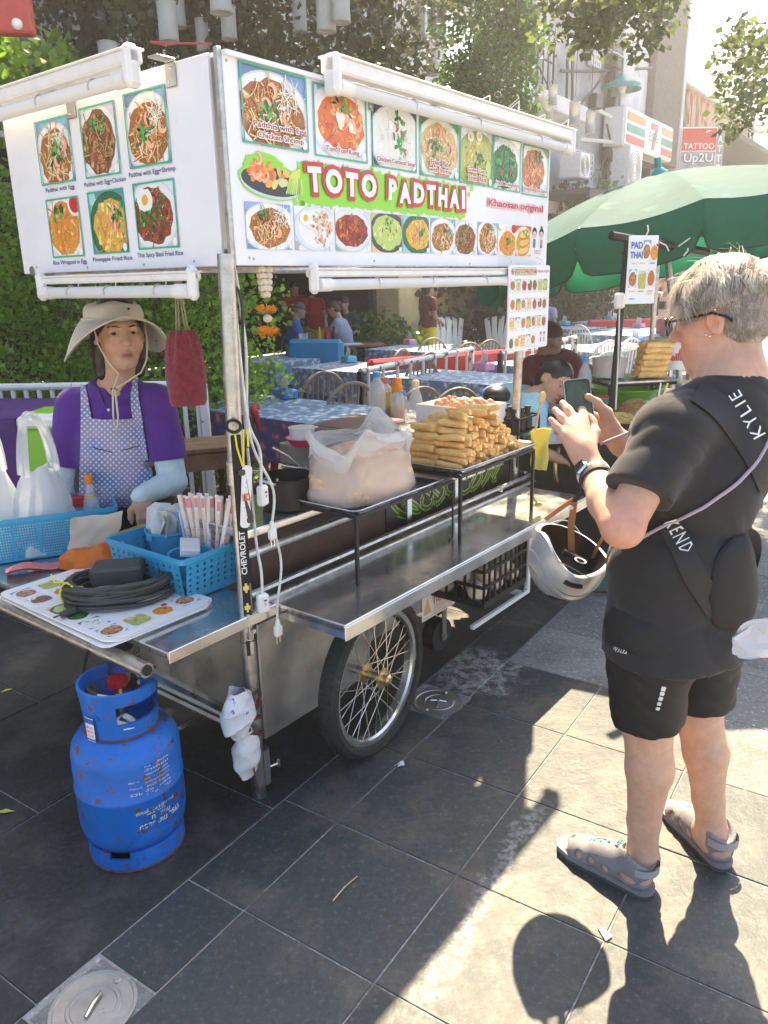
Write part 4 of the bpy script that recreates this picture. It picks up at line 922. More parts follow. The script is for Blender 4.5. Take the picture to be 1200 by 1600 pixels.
b=MB();b.tube([(.03+.022*math.cos(a),.03+.02*math.sin(a),.095+.01*math.sin(a))for a in np.linspace(0,6.2,14)],.002,5);obj('wire_ring',b,M_['yellow_rope'],cup)
b=MB();b.box((0,0,.012),(.10,.062,.022),b=.003);b.box((0,0,.0005),(.10,.061,.003));tag(obj('card_stack',b,M_['paper'],None),'stack of small white cards lying in the blue tub','cards').location=CW(-.03,.285,.80)
o=[x for x in COL.objects if x.name.startswith('card_stack')][-1];o.rotation_euler=(.15,-.1,CYAW+.9)
b=MB();b.poly(roundrect(.11,.09,.012),.004);
# chopsticks in printed paper sleeves
mk('bamboo',(.66,.44,.24),.6,var=.1);cs=[]
for k in range(4):
    P=Pic(.2,.2,60+k);b=MB();g=random.Random(k)
    b.box((0,0,.115),(.013,.003,.23),b=.0012,col=(.74,.66,.60))
    for s in range(7):b.add([(-.0045+.002*s,-.0019,.02+.03*s),(.001+.001*s,-.0019,.02+.03*s),(.001+.001*s,-.0019,.026+.03*s),(-.0045+.002*s,-.0019,.026+.03*s)],[(0,1,2,3)],(.70,.10,.12))
    b.add([(-.0055,-.0018,.19),(.0055,-.0018,.19),(.0055,-.0018,.222),(-.0055,-.0018,.222)],[(0,1,2,3)],(.72,.20,.24)if k%2 else(.80,.62,.50))
    b.add([(-.004,-.00185,.0),(.004,-.00185,.0),(.004,-.00185,.18),(-.004,-.00185,.18)],[(0,1,2,3)],(.76,.55,.40)if k%2 else(.80,.72,.68))
    cs.append(b.mesh('chopstick_sleeve',M_['print'],0))
for k in range(26):
    g=random.Random(100+k);u=.06+.016*(k%4)-.03*(k//13);v=.225+.012*(k%13)
    o=obj('chopstick_sleeve',cs[k%4],None,None,label='pair of chopsticks in a pink printed paper sleeve standing in the small basket',cat='chopsticks',group='paper sleeved chopsticks in the small basket')
    o.location=CW(.045+.012*g.uniform(-1,1)+.02*(k%3),.235+.011*(k%13),.722+g.uniform(0,.014));o.rotation_euler=(g.uniform(-.10,.06),.22-.030*(k%13)+g.uniform(-.05,.05),CYAW-.9+g.uniform(-.5,.5))
# plastic wrapped straws at the left of the bundle
for k in range(5):
    b=MB();b.tube([(0,0,0),(0,0,.19)],.0042,8);o=obj('wrapped_straw',b,M_[('white_plastic','cap_blue','bag_film')[k%3]],None,label='thin plastic wrapped straw among the chopsticks',cat='straw',group='wrapped straws among the chopsticks')
    o.location=CW(.06,.37+.013*k,.70);o.rotation_euler=(.05*k-.1,-.15+.02*k,0)
# yellow box, orange tissue packet, pink cloth
t=thing('yellow_box','open yellow plastic box with a green lower half beside the small basket','box',CW(.02,.655,.661),CYAW+.1)
b=MB()
for(c,d)in(((0,-.05,.085),(.15,.004,.07)),((0,.05,.085),(.15,.004,.07)),((-.073,0,.085),(.004,.10,.07)),((.073,0,.085),(.004,.10,.07))):b.box(c,d,b=.0015)
obj('upper_half',b,M_['yellow_plastic'],t)
b=MB();b.box((0,0,.026),(.146,.10,.05),b=.006);obj('lower_half',b,M_['green_tint'],t)
b=MB();b.box((.02,-.01,.075),(.04,.02,.05),b=.006);b.sph((-.02,.01,.09),(.014,.014,.014));obj('trinkets',b,M_['black_plastic'],t)
def crumple(fn,nu,nv,amp,seed,fr=6.):
    g=np.random.default_rng(seed);ph=g.random((5,3))*6.28;dr=g.normal(size=(5,2))*fr
    def f(u,v):
        x,y,z=fn(u,v);q=[sum(math.sin(dr[k,0]*u+dr[k,1]*v+ph[k,c])for k in range(5))for c in range(3)]
        return x+q[0]*amp,y+q[1]*amp,z+q[2]*amp
    return f
t=thing('tissue_packet','crumpled orange tissue packet with a white sheet pulled up','tissue packet',CW(-.075,.765,.662),CYAW-.3)
b=MB();b.grid(crumple(lambda u,v:(.115*math.cos(6.2832*u)*math.sin(math.pi*(.08+.9*v))**.45*(1+.22*math.sin(5*6.2832*u)),.085*math.sin(6.2832*u)*math.sin(math.pi*(.08+.9*v))**.45*(1+.2*math.cos(4*6.2832*u)),.036*(1-math.cos(math.pi*v))/1),36,12,.0045,3,14),36,12,cu=True);obj('wrapper',b,M_['orange_bag'],t,smooth=60)
b=MB();b.grid(crumple(lambda u,v:((u-.5)*.17+.02*v,.03*math.sin(u*4)*v+.01,.06+.115*v),10,7,.003,4),10,7);b.grid(crumple(lambda u,v:((u-.5)*.17+.02*v,.03*math.sin(u*4)*v+.012,.06+.113*v),10,7,.003,4),10,7);obj('tissue',b,M_['paper_cream'],t,smooth=60)
b=MB();b.grid(crumple(lambda u,v:((u-.5)*.30,(v-.5)*.09,.012+.010*math.sin(u*9)),24,8,.003,8),24,8);b.grid(crumple(lambda u,v:((u-.5)*.30,(v-.5)*.09,.006+.010*math.sin(u*9)),24,8,.003,8),24,8);o=obj('pink_cloth',b,M_['pink_cloth'],None,label='folded pink cloth on the shelf along the big blue basket',cat='cloth',smooth=60);o.location=CW(-.19,.875,.664);o.rotation_euler=(0,0,CYAW-R(24))
# big basket and what stands in it
BY=CYAW-R(29);BC=CW(-.02,1.10,.661)
bb=thing('large_basket','large blue mesh basket at the left edge holding bags, jar and bottle','basket',BC-Vector((math.cos(BY),math.sin(BY),0))*.07,BY)
basket(bb,.56,.345,.165,.02,60,38,15,.30,True,lambda i,j:i%10>0 and 1<=j<=12,M_['blue_plastic'])
def BL(x,y,z):q=Matrix.Rotation(BY,3,'Z')@Vector((x,y,0));return BC-Vector((math.cos(BY),math.sin(BY),0))*.07+q+Vector((0,0,z))
def shopping_bag(loc,rz,lab,sd,h=.33):
    t=thing('carrier_bag',lab,'bag',loc,rz,group='white carrier bags in the large basket')
    b=MB()
    def f(u,v):
        a=6.2832*u;w=.128*(1-.52*v**1.6);d=.088*(1-.72*v**1.5);z=h*.66*v
        q=1+.06*math.sin(5*a+2*v+sd)+.05*math.sin(9*a-5*v)+.03*math.sin(16*a+3*v)*v
        return w*q*math.cos(a),d*q*math.sin(a),z+.012*math.sin(3*a)*v
    b.grid(crumple(f,36,14,.0016,sd,12),36,14,cu=True);b.add([f(i/20,0)for i in range(20)],[tuple(range(20))[::-1]]);obj('body',b,M_['white_bag'],t,smooth=60)
    for e in(-1,1):
        b=MB()
        def hd(u,v):
            a=math.pi*u;x=.062*math.cos(a)+.004*math.sin(9*u);z=h*.62+.155*math.sin(a)**.8*(h/.33);wd=.020+.012*abs(math.cos(a));return x*(1-.15*math.sin(a))+(v-.5)*wd*math.cos(a)*.8,e*(.022-.010*math.sin(a))+.006*math.sin(6.28*v+u*5),z+(v-.5)*wd*(.4+.6*math.sin(a))
        b.grid(hd,22,5);obj('handle',b,M_['white_bag'],t,smooth=60)
shopping_bag(BL(.03,-.06,.01),BY+.5,'white plastic carrier bag with knotted ears in the large basket, nearer the jar',1,.47)
shopping_bag(BL(-.15,-.04,.01),BY+.2,'white plastic carrier bag cut by the left picture edge in the large basket',2,.50)
def bottle(name,lab,loc,prof,parts,group=None,rz=0.):
    t=thing(name,lab,'bottle',loc,rz,group=group)
    for nm,pr,m in[('body',prof,parts[0])]+parts[1]:obj(nm,MB().lathe(pr,22),M_[m],t)
    return t
bottle('sauce_bottle','glass sauce bottle with an orange screw cap standing in the large basket',BL(.20,-.015,.012),[(0,0),(.030,0),(.033,.006),(.033,.12),(.028,.155),(.015,.19),(.0135,.225)],('clear_plastic',[('cap',[(.0145,.218),(.016,.220),(.016,.25),(.012,.254),(0,.254)],'cap_orange'),('contents',[(0,.004),(.029,.004),(.030,.07),(0,.071)],'water_blue'),('label_band',[(.0155,.18),(.0205,.176),(.0238,.166)],'yellow_plastic')]))
t=thing('red_lid_jar','clear jar with a bright red lid beside the orange capped bottle','jar',BL(.17,.08,.012));b=MB();b.lathe([(0,0),(.042,0),(.046,.01),(.046,.11),(.042,.12)],24);obj('body',b,M_['clear_plastic'],t)
b=MB();b.lathe([(0,.003),(.041,.003),(.043,.085),(0,.088)],20);obj('contents',b,M_['filling'],t);b=MB();b.lathe([(.048,.118),(.050,.12),(.050,.152),(.046,.156),(0,.157)],26);obj('lid',b,M_['cap_red'],t)
t=thing('blue_tray','flat blue dish lying behind the red lidded jar','dish',BL(.15,.20,.10));b=MB();b.lathe([(0,.06),(.07,.06),(.1,.075),(.104,.075),(.104,.068),(.07,.052),(0,.052)],28);b.lathe([(0,.0),(.05,.0),(.05,.055),(0,.055)],20);obj('dish',b,M_['blue_plastic'],t)
# trays on wire stands
def tray(t,L,Wd,h=.028,lip=.012):
    def ring(l,w,z,r):return[(x,y,z)for x,y in roundrect(l,w,r,4)]
    rs_=[ring(L,Wd,h,.03),ring(L-.004,Wd-.004,h+.004,.03),ring(L-lip*2,Wd-lip*2,h,.026),ring(L-lip*2-.02,Wd-lip*2-.02,.003,.02)]
    n=len(rs_[0]);v=sum(rs_,[]);f=[]
    for k in range(3):
        for i in range(n):j=(i+1)%n;f.append((k*n+i,k*n+j,(k+1)*n+j,(k+1)*n+i))
    f.append(tuple(range(3*n,4*n)))
    under=ring(L,Wd,h-.002,.03)+ring(L-lip*2-.02,Wd-lip*2-.02,.0,.02);o=len(v);v+=under
    for i in range(n):j=(i+1)%n;f.append((o+j,o+i,o+n+i,o+n+j))
    f.append(tuple(range(o+n,o+2*n))[::-1]);b=MB();b.add(v,f);return b
def stand(name,lab,loc,L,Wd,H,rz,hooks):
    t=thing(name,lab,'tray stand',loc,rz,group='black wire tray stands on the counter')
    b=MB();z=H;r=.006
    b.tube([(-L/2,-Wd/2,z),(L/2,-Wd/2,z),(L/2,Wd/2,z),(-L/2,Wd/2,z)],r,8,closed=True);b.tube([(-L/2,0,z-.004),(L/2,0,z-.004)],.004,6);obj('frame',b,M_['black_metal'],t)
    for x in(-1,1):
        for y in(-1,1):
            b=MB()
            if hooks and x>0:b.tube([(x*L/2,y*Wd/2,z),(x*L/2,y*Wd/2,.012),(x*L/2-.006,y*Wd/2,.004),(x*L/2-.025,y*Wd/2,.004)],.0042,7)
            else:b.box((x*L/2,y*Wd/2,z/2),(.013,.013,z),b=.002)
            obj('leg',b,M_['black_metal'],t)
    return t
T1=CW(.603,.05,.6605);T2=CW(1.145,.0,.6605)
stand('tray_stand','black tray stand under the tray with the clear bag',T1,.575,.36,.232,CYAW,True);stand('tray_stand','taller black tray stand under the spring rolls',T2,.58,.37,.262,CYAW,False)
t=thing('metal_tray','steel tray with a rolled rim under the clear bag of filling','tray',T1+Vector((0,0,.226)),CYAW,group='steel trays on stands');obj('tray',tray(t,.60,.385),M_['tray_steel'],t);b=MB();b.tube([(.10+.022*math.cos(a),-.198,.005+.022*math.sin(a))for a in np.linspace(math.pi,2*math.pi,10)],.004,6);obj('handle',b,M_['black_metal'],t)
t=thing('metal_tray','steel tray carrying the heap of spring rolls','tray',T2+Vector((0,0,.262)),CYAW,group='steel trays on stands');obj('tray',tray(t,.61,.40),M_['tray_steel'],t)
# clear bag of filling
t=thing('filling_bag','open clear plastic bag of pale shredded filling slumped on the front left tray','bag',CW(.545,.035,.897),CYAW)
def bagf(k,grow=0.):
    def f(u,v):
        a=6.2832*u;c,s=math.cos(a),math.sin(a);e=.62
        sx=math.copysign(abs(c)**e,c);sy=math.copysign(abs(s)**e,s)
        w=(.205-.05*v**2)*(1-.10*(1-v)**8);d=(.145-.035*v)*(1-.10*(1-v)**8)
        q=1+.022*math.sin(4*a+1+3*v)+.02*math.sin(7*a-2*v)
        return(w*q+grow)*sx,(d*q+grow)*sy,k*v
    return f
b=MB();b.grid(crumple(bagf(.155),40,12,.0035,2,10),40,12,cu=True)
top=[bagf(.155)(i/40,1)for i in range(40)]
b.grid(lambda u,v:(lambda p:(p[0]*v,p[1]*v,.155+.035*(1-v**2)+.008*math.sin(9*u*6.28)*v*(1-v)))(bagf(.155)(u,1)),40,8,cu=True);obj('filling',b,M_['filling'],t,smooth=60)
b=MB();b.grid(crumple(bagf(.165,.006),48,14,.003,5,14),48,14,cu=True);obj('film',b,M_['bag_film'],t,smooth=60)
def collar(u,v):
    p=bagf(.165,.006)(u,1);a=6.2832*u;out=1+.16*math.sin(math.pi*v)*(.6+.4*math.sin(a*2+1));z=.165+.075*math.sin(min(v*1.5,1)*math.pi/2)*(.8+.35*math.sin(a*3+.6)+.25*math.sin(5*a))-(.09*max(0,v-.55)/.45)*(.6+.5*math.sin(2*a+2.2))
    return p[0]*(out+.10*v),p[1]*(out+.12*v),z
mk('bag_rim',(.84,.83,.80),.2,alpha=.55,transl=.3,bump=.5,bscale=30);b=MB();b.grid(crumple(collar,72,12,.0045,9,22),72,12,cu=True);obj('rim',b,M_['bag_rim'],t,smooth=60)
# spring rolls
rolls=[]
for k in range(5):
    g=np.random.default_rng(k);ph=g.random(6)*6.28
    def rf(u,v,g=g,ph=ph):
        a=6.2832*u;x=(v-.5)*.122;e=abs(v-.5)*2
        r=.0142*(1-.10*e**3)*(1+.06*math.sin(2*a+ph[0])+.05*math.sin(3*a+v*5+ph[1])+.045*math.sin(v*9+ph[2]))*(1 if e<.97 else.80)
        return x+.002*math.sin(a+ph[3])*(e>.9),r*math.cos(a)+.0025*math.sin(v*3+ph[4]),r*1.02*math.sin(a)+.0015*math.sin(v*5+ph[5])
    b=MB();b.grid(rf,12,12,cu=True)
    for vv,fl_ in((0,1),(1,0)):
        ring=[rf(i/12,vv)for i in range(12)];c=np.mean(ring,0);c[0]+=(.004 if vv==0 else-.004);f=[(i,(i+1)%12,12)for i in range(12)];b.add(ring+[tuple(c)],f if not fl_ else[q[::-1]for q in f])
    b.tube([(-.045,.004,.0145),(0,.010,.0115),(.045,.012,.009)],.0012,5)
    rolls.append(b.mesh('spring_roll',M_['roll_skin'],60))
g=random.Random(12);nr=0
for lay in range(7):
    ncol=15-int(lay*1.15);off=.0145*(lay%2)
    for i in range(ncol):
        for row in range(2):
            if lay==6 and g.random()<.45:continue
            o=obj('spring_roll',rolls[nr%5],None,None,label='golden fried spring roll in the heap on the front steel tray',cat='spring roll',group='fried spring rolls heaped on the front tray');nr+=1
            o.location=CW(.905+.0305*i+off+.004*lay+g.uniform(-.006,.006),-.108+.126*row+g.uniform(-.015,.015)+.003*lay,.945+.0255*lay+g.uniform(-.003,.003));q=g.uniform(.9,1.1);o.scale=(g.uniform(.9,1.08),q,q)
            o.rotation_euler=Euler((g.uniform(0,6.28),g.uniform(-.09,.09),CYAW+R(90)+g.uniform(-.17,.17)))
for i in range(5):
    o=obj('spring_roll',rolls[i],None,None,label='golden fried spring roll in the heap on the front steel tray',cat='spring roll',group='fried spring rolls heaped on the front tray')
    o.location=CW(.97+.05*i,-.10+.03*(i%2),1.128+.006*(i%2));o.rotation_euler=Euler((i,0,CYAW+R(60+22*i)))
# raised rear shelf and its goods
t=thing('rear_box','low steel box at the back of the cart carrying bottles and the egg carton','box',CW(1.33,.44,.871),CYAW)
b=MB();b.box((0,.06,.045),(1.02,.44,.09),b=.004);b.box((.30,-.19,.045),(.40,.12,.09),b=.004);obj('body',b,M_['dull_steel'],t)
SZ=.9625
t=thing('cooking_pot','black cooking pot with wire loop handles on the work top','pot',CW(.345,.20,.871),CYAW);b=MB();b.lathe([(0,0),(.085,0),(.092,.008),(.095,.11),(.098,.114),(.094,.114),(.088,.012),(0,.010)],30);obj('body',b,M_['black_metal'],t)
b=MB();b.tube([(-.095+.035*math.cos(a)*.9,.0+.035*math.sin(a),.10+.02*abs(math.cos(a)))for a in np.linspace(.6,5.6,14)],.005,7);obj('handle',b,M_['steel'],t)
t=thing('lidded_box','flat brown plastic lid covering a box behind the clear bag','box',CW(1.03,.47,SZ),CYAW);b=MB();b.box((0,0,.028),(.36,.26,.056),b=.01);obj('box',b,M_['clear_plastic'],t);b=MB();b.box((0,0,.066),(.385,.285,.022),b=.008);b.box((0,0,.078),(.30,.20,.008),b=.003);obj('lid',b,M_['brown_plastic'],t)
t=thing('food_tub','small white tub on a bright pink bowl beside the brown lid','tub',CW(.83,.58,SZ),CYAW);b=MB();mk('pink_plastic',(.72,.03,.12),.35);b.lathe([(0,0),(.05,0),(.08,.035),(.075,.035),(.045,.005),(0,.005)],24);obj('bowl',b,M_['pink_plastic'],t);b=MB();b.lathe([(0,.02),(.055,.02),(.06,.075),(.064,.078),(0,.08)],24);obj('tub',b,M_['white_plastic'],t)
b=MB();b.tube([(0,0,0),(.05,.01,.045),(.12,.02,.075)],[.004,.004,.006],7);b.sph((-.01,0,0),(.025,.018,.007));o=obj('steel_ladle',b,M_['steel'],None,label='steel ladle resting against the pink bowl',cat='ladle');o.location=CW(.72,.50,.90);o.rotation_euler=(0,0,2.6)
PET=[(0,0),(.030,0),(.034,.008),(.034,.05),(.032,.055),(.034,.06),(.034,.13),(.028,.165),(.014,.190),(.0135,.205)]
bottle('water_bottle','clear water bottle with a blue cap at the back left of the cart bottles',CW(1.42,.645,SZ),[(r*1.25,z*1.12)for r,z in PET],('clear_plastic',[('cap',[(.018,.222),(.019,.225),(.019,.246),(0,.248)],'cap_blue'),('label_band',[(.0428,.01),(.0432,.012),(.0432,.06),(.0428,.062)],'water_blue')]))
bottle('sauce_jar','tall printed sauce bottle half hidden behind the amber bottle',CW(1.50,.66,SZ),[(0,0),(.03,0),(.032,.01),(.032,.16),(.02,.175),(.018,.19)],('paper',[('cap',[(.02,.182),(.02,.21),(0,.211)],'pink_cloth'),('label_band',[(.0323,.02),(.0326,.022),(.0326,.14),(.0323,.142)],'yellow_plastic')]))
bottle('amber_bottle','bottle of amber oil with an orange stacked cap at the back of the cart',CW(1.50,.585,SZ),[(0,0),(.034,0),(.037,.01),(.037,.10),(.028,.135),(.017,.15)],('clear_plastic',[('contents',[(0,.003),(.034,.003),(.0355,.012),(.0355,.075),(0,.076)],'amber'),('cap',[(.026,.148),(.027,.15),(.027,.175),(.022,.18),(.022,.205),(.018,.213),(0,.214)],'cap_orange')]))
bottle('small_bottle','small clear bottle with a light blue cap next to the amber bottle',CW(1.56,.60,SZ),[(0,0),(.028,0),(.030,.01),(.030,.09),(.022,.115),(.016,.12)],('clear_plastic',[('cap',[(.018,.118),(.019,.12),(.019,.142),(0,.144)],'cap_blue')]))
bottle('vinegar_bottle','clear glass bottle with a beige stopper beside the egg carton',CW(1.62,.56,SZ),[(0,0),(.036,0),(.039,.01),(.039,.08),(.022,.13),(.015,.16)],('clear_plastic',[('cap',[(.017,.155),(.019,.158),(.019,.185),(.012,.192),(0,.193)],'paper_cream')]))
t=thing('egg_carton','low white carton full of brown eggs at the back of the cart','carton',CW(1.66,.32,SZ),CYAW)
b=MB()
for c,d in(((0,-.17,.045),(.26,.006,.09)),((0,.17,.045),(.26,.006,.09)),((-.13,0,.045),(.006,.346,.09)),((.13,0,.045),(.006,.346,.09)),((0,0,.04),(.26,.34,.006))):b.box(c,d)
obj('carton',b,M_['white_board'],t)
em=MB().sph((0,0,0),(.022,.022,.028),14,10).mesh('egg',M_['egg'],180)
for i in range(4):
    for j in range(5):
        o=obj('egg',em,None,None,label='brown hen egg standing in the white carton',cat='egg',group='brown eggs in the white carton');o.location=CW(1.585+.048*i,.20+.05*j,SZ+.085+.004*((i*j)%3));o.rotation_euler=(rnd.uniform(-.3,.3),rnd.uniform(-.3,.3),0)
t=thing('bottle_rack','black rack of small dark sauce bottles hanging beside the right post','rack',CW(1.83,.17,.905),CYAW)
b=MB()
for z in(.0,.07):b.tube([(-.06,-.10,z),(.16,-.10,z),(.16,.18,z),(-.06,.18,z)],.005,6,closed=True)
for x,y in((-.06,-.1),(.16,-.1),(.16,.18),(-.06,.18)):b.tube([(x,y,-.16),(x,y,.07)],.005,6)
b.box((.05,.04,-.003),(.22,.28,.004));obj('frame',b,M_['black_metal'],t)
mk('orange_print',(.62,.22,.05),.4)
for i in range(3):
    for j in range(4):
        q=thing('dark_bottle','small black sauce bottle standing in the black rack','bottle',CW(1.79+.065*i,.10+.06*j,.906),CYAW,group='dark sauce bottles in the black rack');b=MB();b.lathe([(0,0),(.022,0),(.024,.006),(.024,.07),(.014,.085),(.013,.10),(.016,.102),(.016,.118),(0,.119)],14);obj('body',b,M_['black_plastic'],q)
b=MB();b.tube([(0,0,0),(.0,0,.14)],[.006,.005],7);b.sph((0,0,.155),(.022,.008,.03));o=obj('wooden_spoon',b,M_['bamboo'],None,label='wooden spoon standing up by the dark sauce bottles',cat='spoon');o.location=CW(1.79,-.01,.935);o.rotation_euler=(.15,.1,.4)
b=MB();b.grid(crumple(lambda u,v:((u-.5)*.10*(1-.3*v),.015*math.sin(u*5),-.20*v),12,12,.002,3,10),12,12);b.grid(crumple(lambda u,v:((u-.5)*.10*(1-.3*v),.003+.015*math.sin(u*5),-.20*v),12,12,.002,3,10),12,12);mk('yellow_film',(.75,.66,.12),.3,transl=.3);o=obj('yellow_sachet',b,M_['yellow_film'],None,label='yellow and clear plastic sachet hanging under the bottle rack',cat='sachet',smooth=60);o.location=CW(1.84,-.01,.93);o.rotation_euler=(0,0,CYAW-.5)
# menu board hanging under the sign
t=thing('menu_board','small white menu board with rows of tiny food pictures hanging below the sign','menu board',CW(1.612,-.045,1.50),CYAW+R(2));b=MB();q=roundrect(.395,.352,.012);b.poly(q,.006,M=Matrix.Rotation(R(90),4,'X'));obj('board',b,M_['white_board'],t)
kinds=list(DISH)
b=MB();b.add([(-.15,0,.134),(.06,0,.134),(.06,0,.166),(-.15,0,.166)],[(0,1,2,3)],(.26,.62,.08));XZ(t,b,0,0,-.0065,'green_strip')
words(t,'TOTO PADTHAI',-.145,.055,.150,(.60,.05,.04),h=.020,off=.03,y=-.0085,halo=((.85,.84,.80),.08));words(t,'Khaosan original',.07,.18,.150,(.55,.08,.08),h=.016,off=.01,y=-.007);XZ(t,food(.026,.026,'noodle',3,.2),-.168,.15,-.0068)
for r in range(4):
    for c in range(7):
        if r==3 and c>4:continue
        x,z=-.162+.0525*c,.095-.077*r
        XZ(t,food(.044,.048,kinds[(r*7+c*4)%len(kinds)],200+r*7+c,.3),x,z,-.0065)
        b=MB();b.add([(x-.018,0,z-.031),(x+.018,0,z-.031),(x+.018,0,z-.028),(x-.018,0,z-.028)],[(0,1,2,3)],(.45,.55,.50));XZ(t,b,0,0,-.0065,'caption')
for x,sc in((.125,(.15,.25,.45)),(.16,(.55,.3,.34))):
    P=Pic(.03,.06,2);P.ell(0,.016,.010,.011,(.05,.03,.03));P.ell(0,.012,.008,.008,(.8,.58,.45));P.rect(-.007,-.018,.007,.003,sc);XZ(t,P.mb,x,-.135,-.0066,'cartoon_child')
for e in(-.15,.15):b=MB();b.tube([(e,0,.17),(e+.01,.02,.20),(e,.04,.21)],.0015,4);obj('tie',b,M_['cord_white'],t)
# hanging things
t=thing('red_pouch','dark red drawstring pouch hanging on two cords below the sign','pouch',CW(.138,.438,1.62),CYAW+R(-40))
b=MB();
def pf(u,v):
    a=6.2832*u;w=.034+.032*min(1,v*1.6)**.7+.004*math.sin(v*5);w*=(1 if v<.93 else 1-.12*(v-.93)/.07);pl=(1-v)**2*.18*math.sin(9*a);return w*(1+pl)*math.cos(a),(.020+.022*math.sin(math.pi*min(1,.2+v*.75)))*(1+pl)*math.sin(a),-.140-.245*v
b.grid(pf,40,16,cu=True);b.add([pf(i/24,1)for i in range(24)],[tuple(range(24))]);b.add([pf(i/24,0)for i in range(24)],[tuple(range(24))[::-1]]);obj('pouch_body',b,M_['red_cloth'],t,smooth=70)
for x in(-.014,.016):
    for e in(-.004,.004):b=MB();b.tube([(x+e,0,-.145),(x*.6+e,.003,-.07),(x*.25+e*.5,0,.05)],.0026,6);obj('cord',b,M_['rope'],t)
t=thing('flower_garland','garland of white jasmine strings and two orange marigold tufts hanging by the post','garland',CW(.13,.03,1.668),CYAW)
b=MB();b.tube([(0,0,.02),(.002,0,-.21)],.0018,5);obj('thread',b,M_['rope'],t)
for k in range(5):
    for e in((-1,1)if k<4 else(0,)):
        for q in range(1):
            b=MB();
            for m in range(7):a=6.2832*m/7;b.sph((.008*math.cos(a),.008*math.sin(a),.002*(m%2)),(.0075,.0075,.009),7,5)
            b.sph((0,0,0),(.010,.010,.008),8,6);tag(obj('jasmine_bunch',b,M_['jasmine'],t,loc=(e*(.014-.002*k),0,-.008-.0175*k)),kind='stuff')
b=MB();b.sph((.002,0,-.145),(.014,.014,.012));obj('jasmine_bunch',b,M_['jasmine'],t)
mk('stem_green',(.12,.20,.03),.6);b=MB();b.sph((0,0,-.092),(.008,.008,.01));obj('bud',b,M_['stem_green'],t)
def tuft(c,r,n,sd):
    g=np.random.default_rng(sd);b=MB()
    for k in range(n):
        d=g.normal(size=3);d/=np.linalg.norm(d);d[2]=d[2]*.55;q=Vector(c)+Vector(d*r*(.55+.45*g.random()));s=r*.33
        m=Vector(d).to_track_quat('Z','Y').to_matrix().to_4x4();m.translation=q
        b.add([(-s*.5,-s*.12,0),(s*.5,-s*.12,0),(s*.42,s*.3,s*.55),(0,s*.45,s*.7),(-s*.42,s*.3,s*.55)],[(0,1,2,3,4)],None,m)
    return b
for c,r,n in(((-.018,0,-.118),.020,120),((.018,0,-.120),.020,120),((-.014,0,-.182),.024,160),((.015,0,-.184),.024,160)):tag(obj('marigold_tuft',tuft(c,r,n,int(n+c[0]*1000)),M_['petal'],t,smooth=0),kind='stuff')
# lanyard, key tag, yellow rope on the post
mk('strap_black',(.012,.012,.014),.75,bump=.2,bscale=400);mk('gold',(.75,.55,.12),.35,.6)
t=thing('lanyard','black lanyard with CHEVROLET lettering and keys hanging down the front post','lanyard',CW(-.073,-.022,1.24),CYAW-R(30))
b=MB();b.box((0,0,-.30),(.024,.003,.55),b=.001);b.box((.006,.004,-.25),(.024,.003,.45),b=.001);obj('strap',b,M_['strap_black'],t)
b=MB();b.tube([(.0+.02*math.cos(a),.004+.012*math.sin(a),.0+.015*math.sin(a))for a in np.linspace(0,6.28,16)],.005,6);obj('loop',b,M_['strap_black'],t)
v,f=text('CHEVROLET',1.,.02);h_=v[:,0].max()-v[:,0].min();k=.135/h_;b=MB();b.add(np.c_[-(v[:,1]-.0)*k*.95,np.full(len(v),-.0022),v[:,0]*k-.375],f,(.75,.75,.75));obj('lettering',b,M_['print'],t,smooth=0)
for z in(-.485,-.585 if False else-.548):
    b=MB();b.box((0,-.0028,z),(.018,.0024,.013),b=.0008);b.box((0,-.003,z),(.007,.003,.03),b=.0008);obj('cross_emblem',b,M_['gold'],t)
b=MB();b.tube([(0,0,-.57),(0,0,-.63)],.005,6);b.tube([(.012*math.cos(a),0,-.645+.012*math.sin(a))for a in np.linspace(0,6.28,16)],.0014,5);obj('clip',b,M_['steel'],t)
for e in(-.006,.005):b=MB();b.box((e,.002*e,-.685),(.012,.002,.045),b=.0008);b.tube([(e,0,-.66),(e,0,-.665)],.008,8);obj('key',b,M_['steel' if e>0 else 'black_metal'],t)
t=thing('bottle_opener','white patterned bottle opener hanging from a yellow rope on the front post','bottle opener',CW(-.062,-.034,1.20),CYAW-R(30))
b=MB();b.tube([(-.016,0,.04),(-.012,0,-.02),(0,-.001,-.075)],.0028,6);b.tube([(.010,.0,.03),(.006,0,-.03),(.002,0,-.075)],.0028,6);b.tube([(.022,0,.03),(.02,0,-.02)],.0035,6);obj('rope',b,M_['yellow_rope'],t)
b=MB();o_=roundrect(.029,.185,.012,4);ih=[(x*.55,y)for x,y in roundrect(.022,.024,.009,4)]
b.poly(o_,.003,M=Matrix.Translation((.003,-.001,-.165))@Matrix.Rotation(R(90),4,'X')@Matrix.Rotation(R(-6),4,'Z'));pl_=obj('plate',b,M_['white_plastic'],t)
b=MB()
for c in(.073,-.070):b.add([(.003+x*1.1-(c*.10),-.0045,-.165+y+c)for x,y in roundrect(.018,.018,.006,4)],[tuple(range(24))],(.03,.03,.03))
g=random.Random(3)
for k in range(16):x,z=g.uniform(-.010,.014),g.uniform(-.225,-.11);b.add([(x,-.0044,z),(x+.003,-.0044,z+.001),(x+.001,-.0044,z+.006)],[(0,1,2)],(.25,.25,.28))
obj('pattern',b,M_['print'],pl_,smooth=0);words(pl_,'LIO',-.008,.014,-.165,(.72,.10,.06),h=.022,off=.04,y=-.0046,name='lettering')
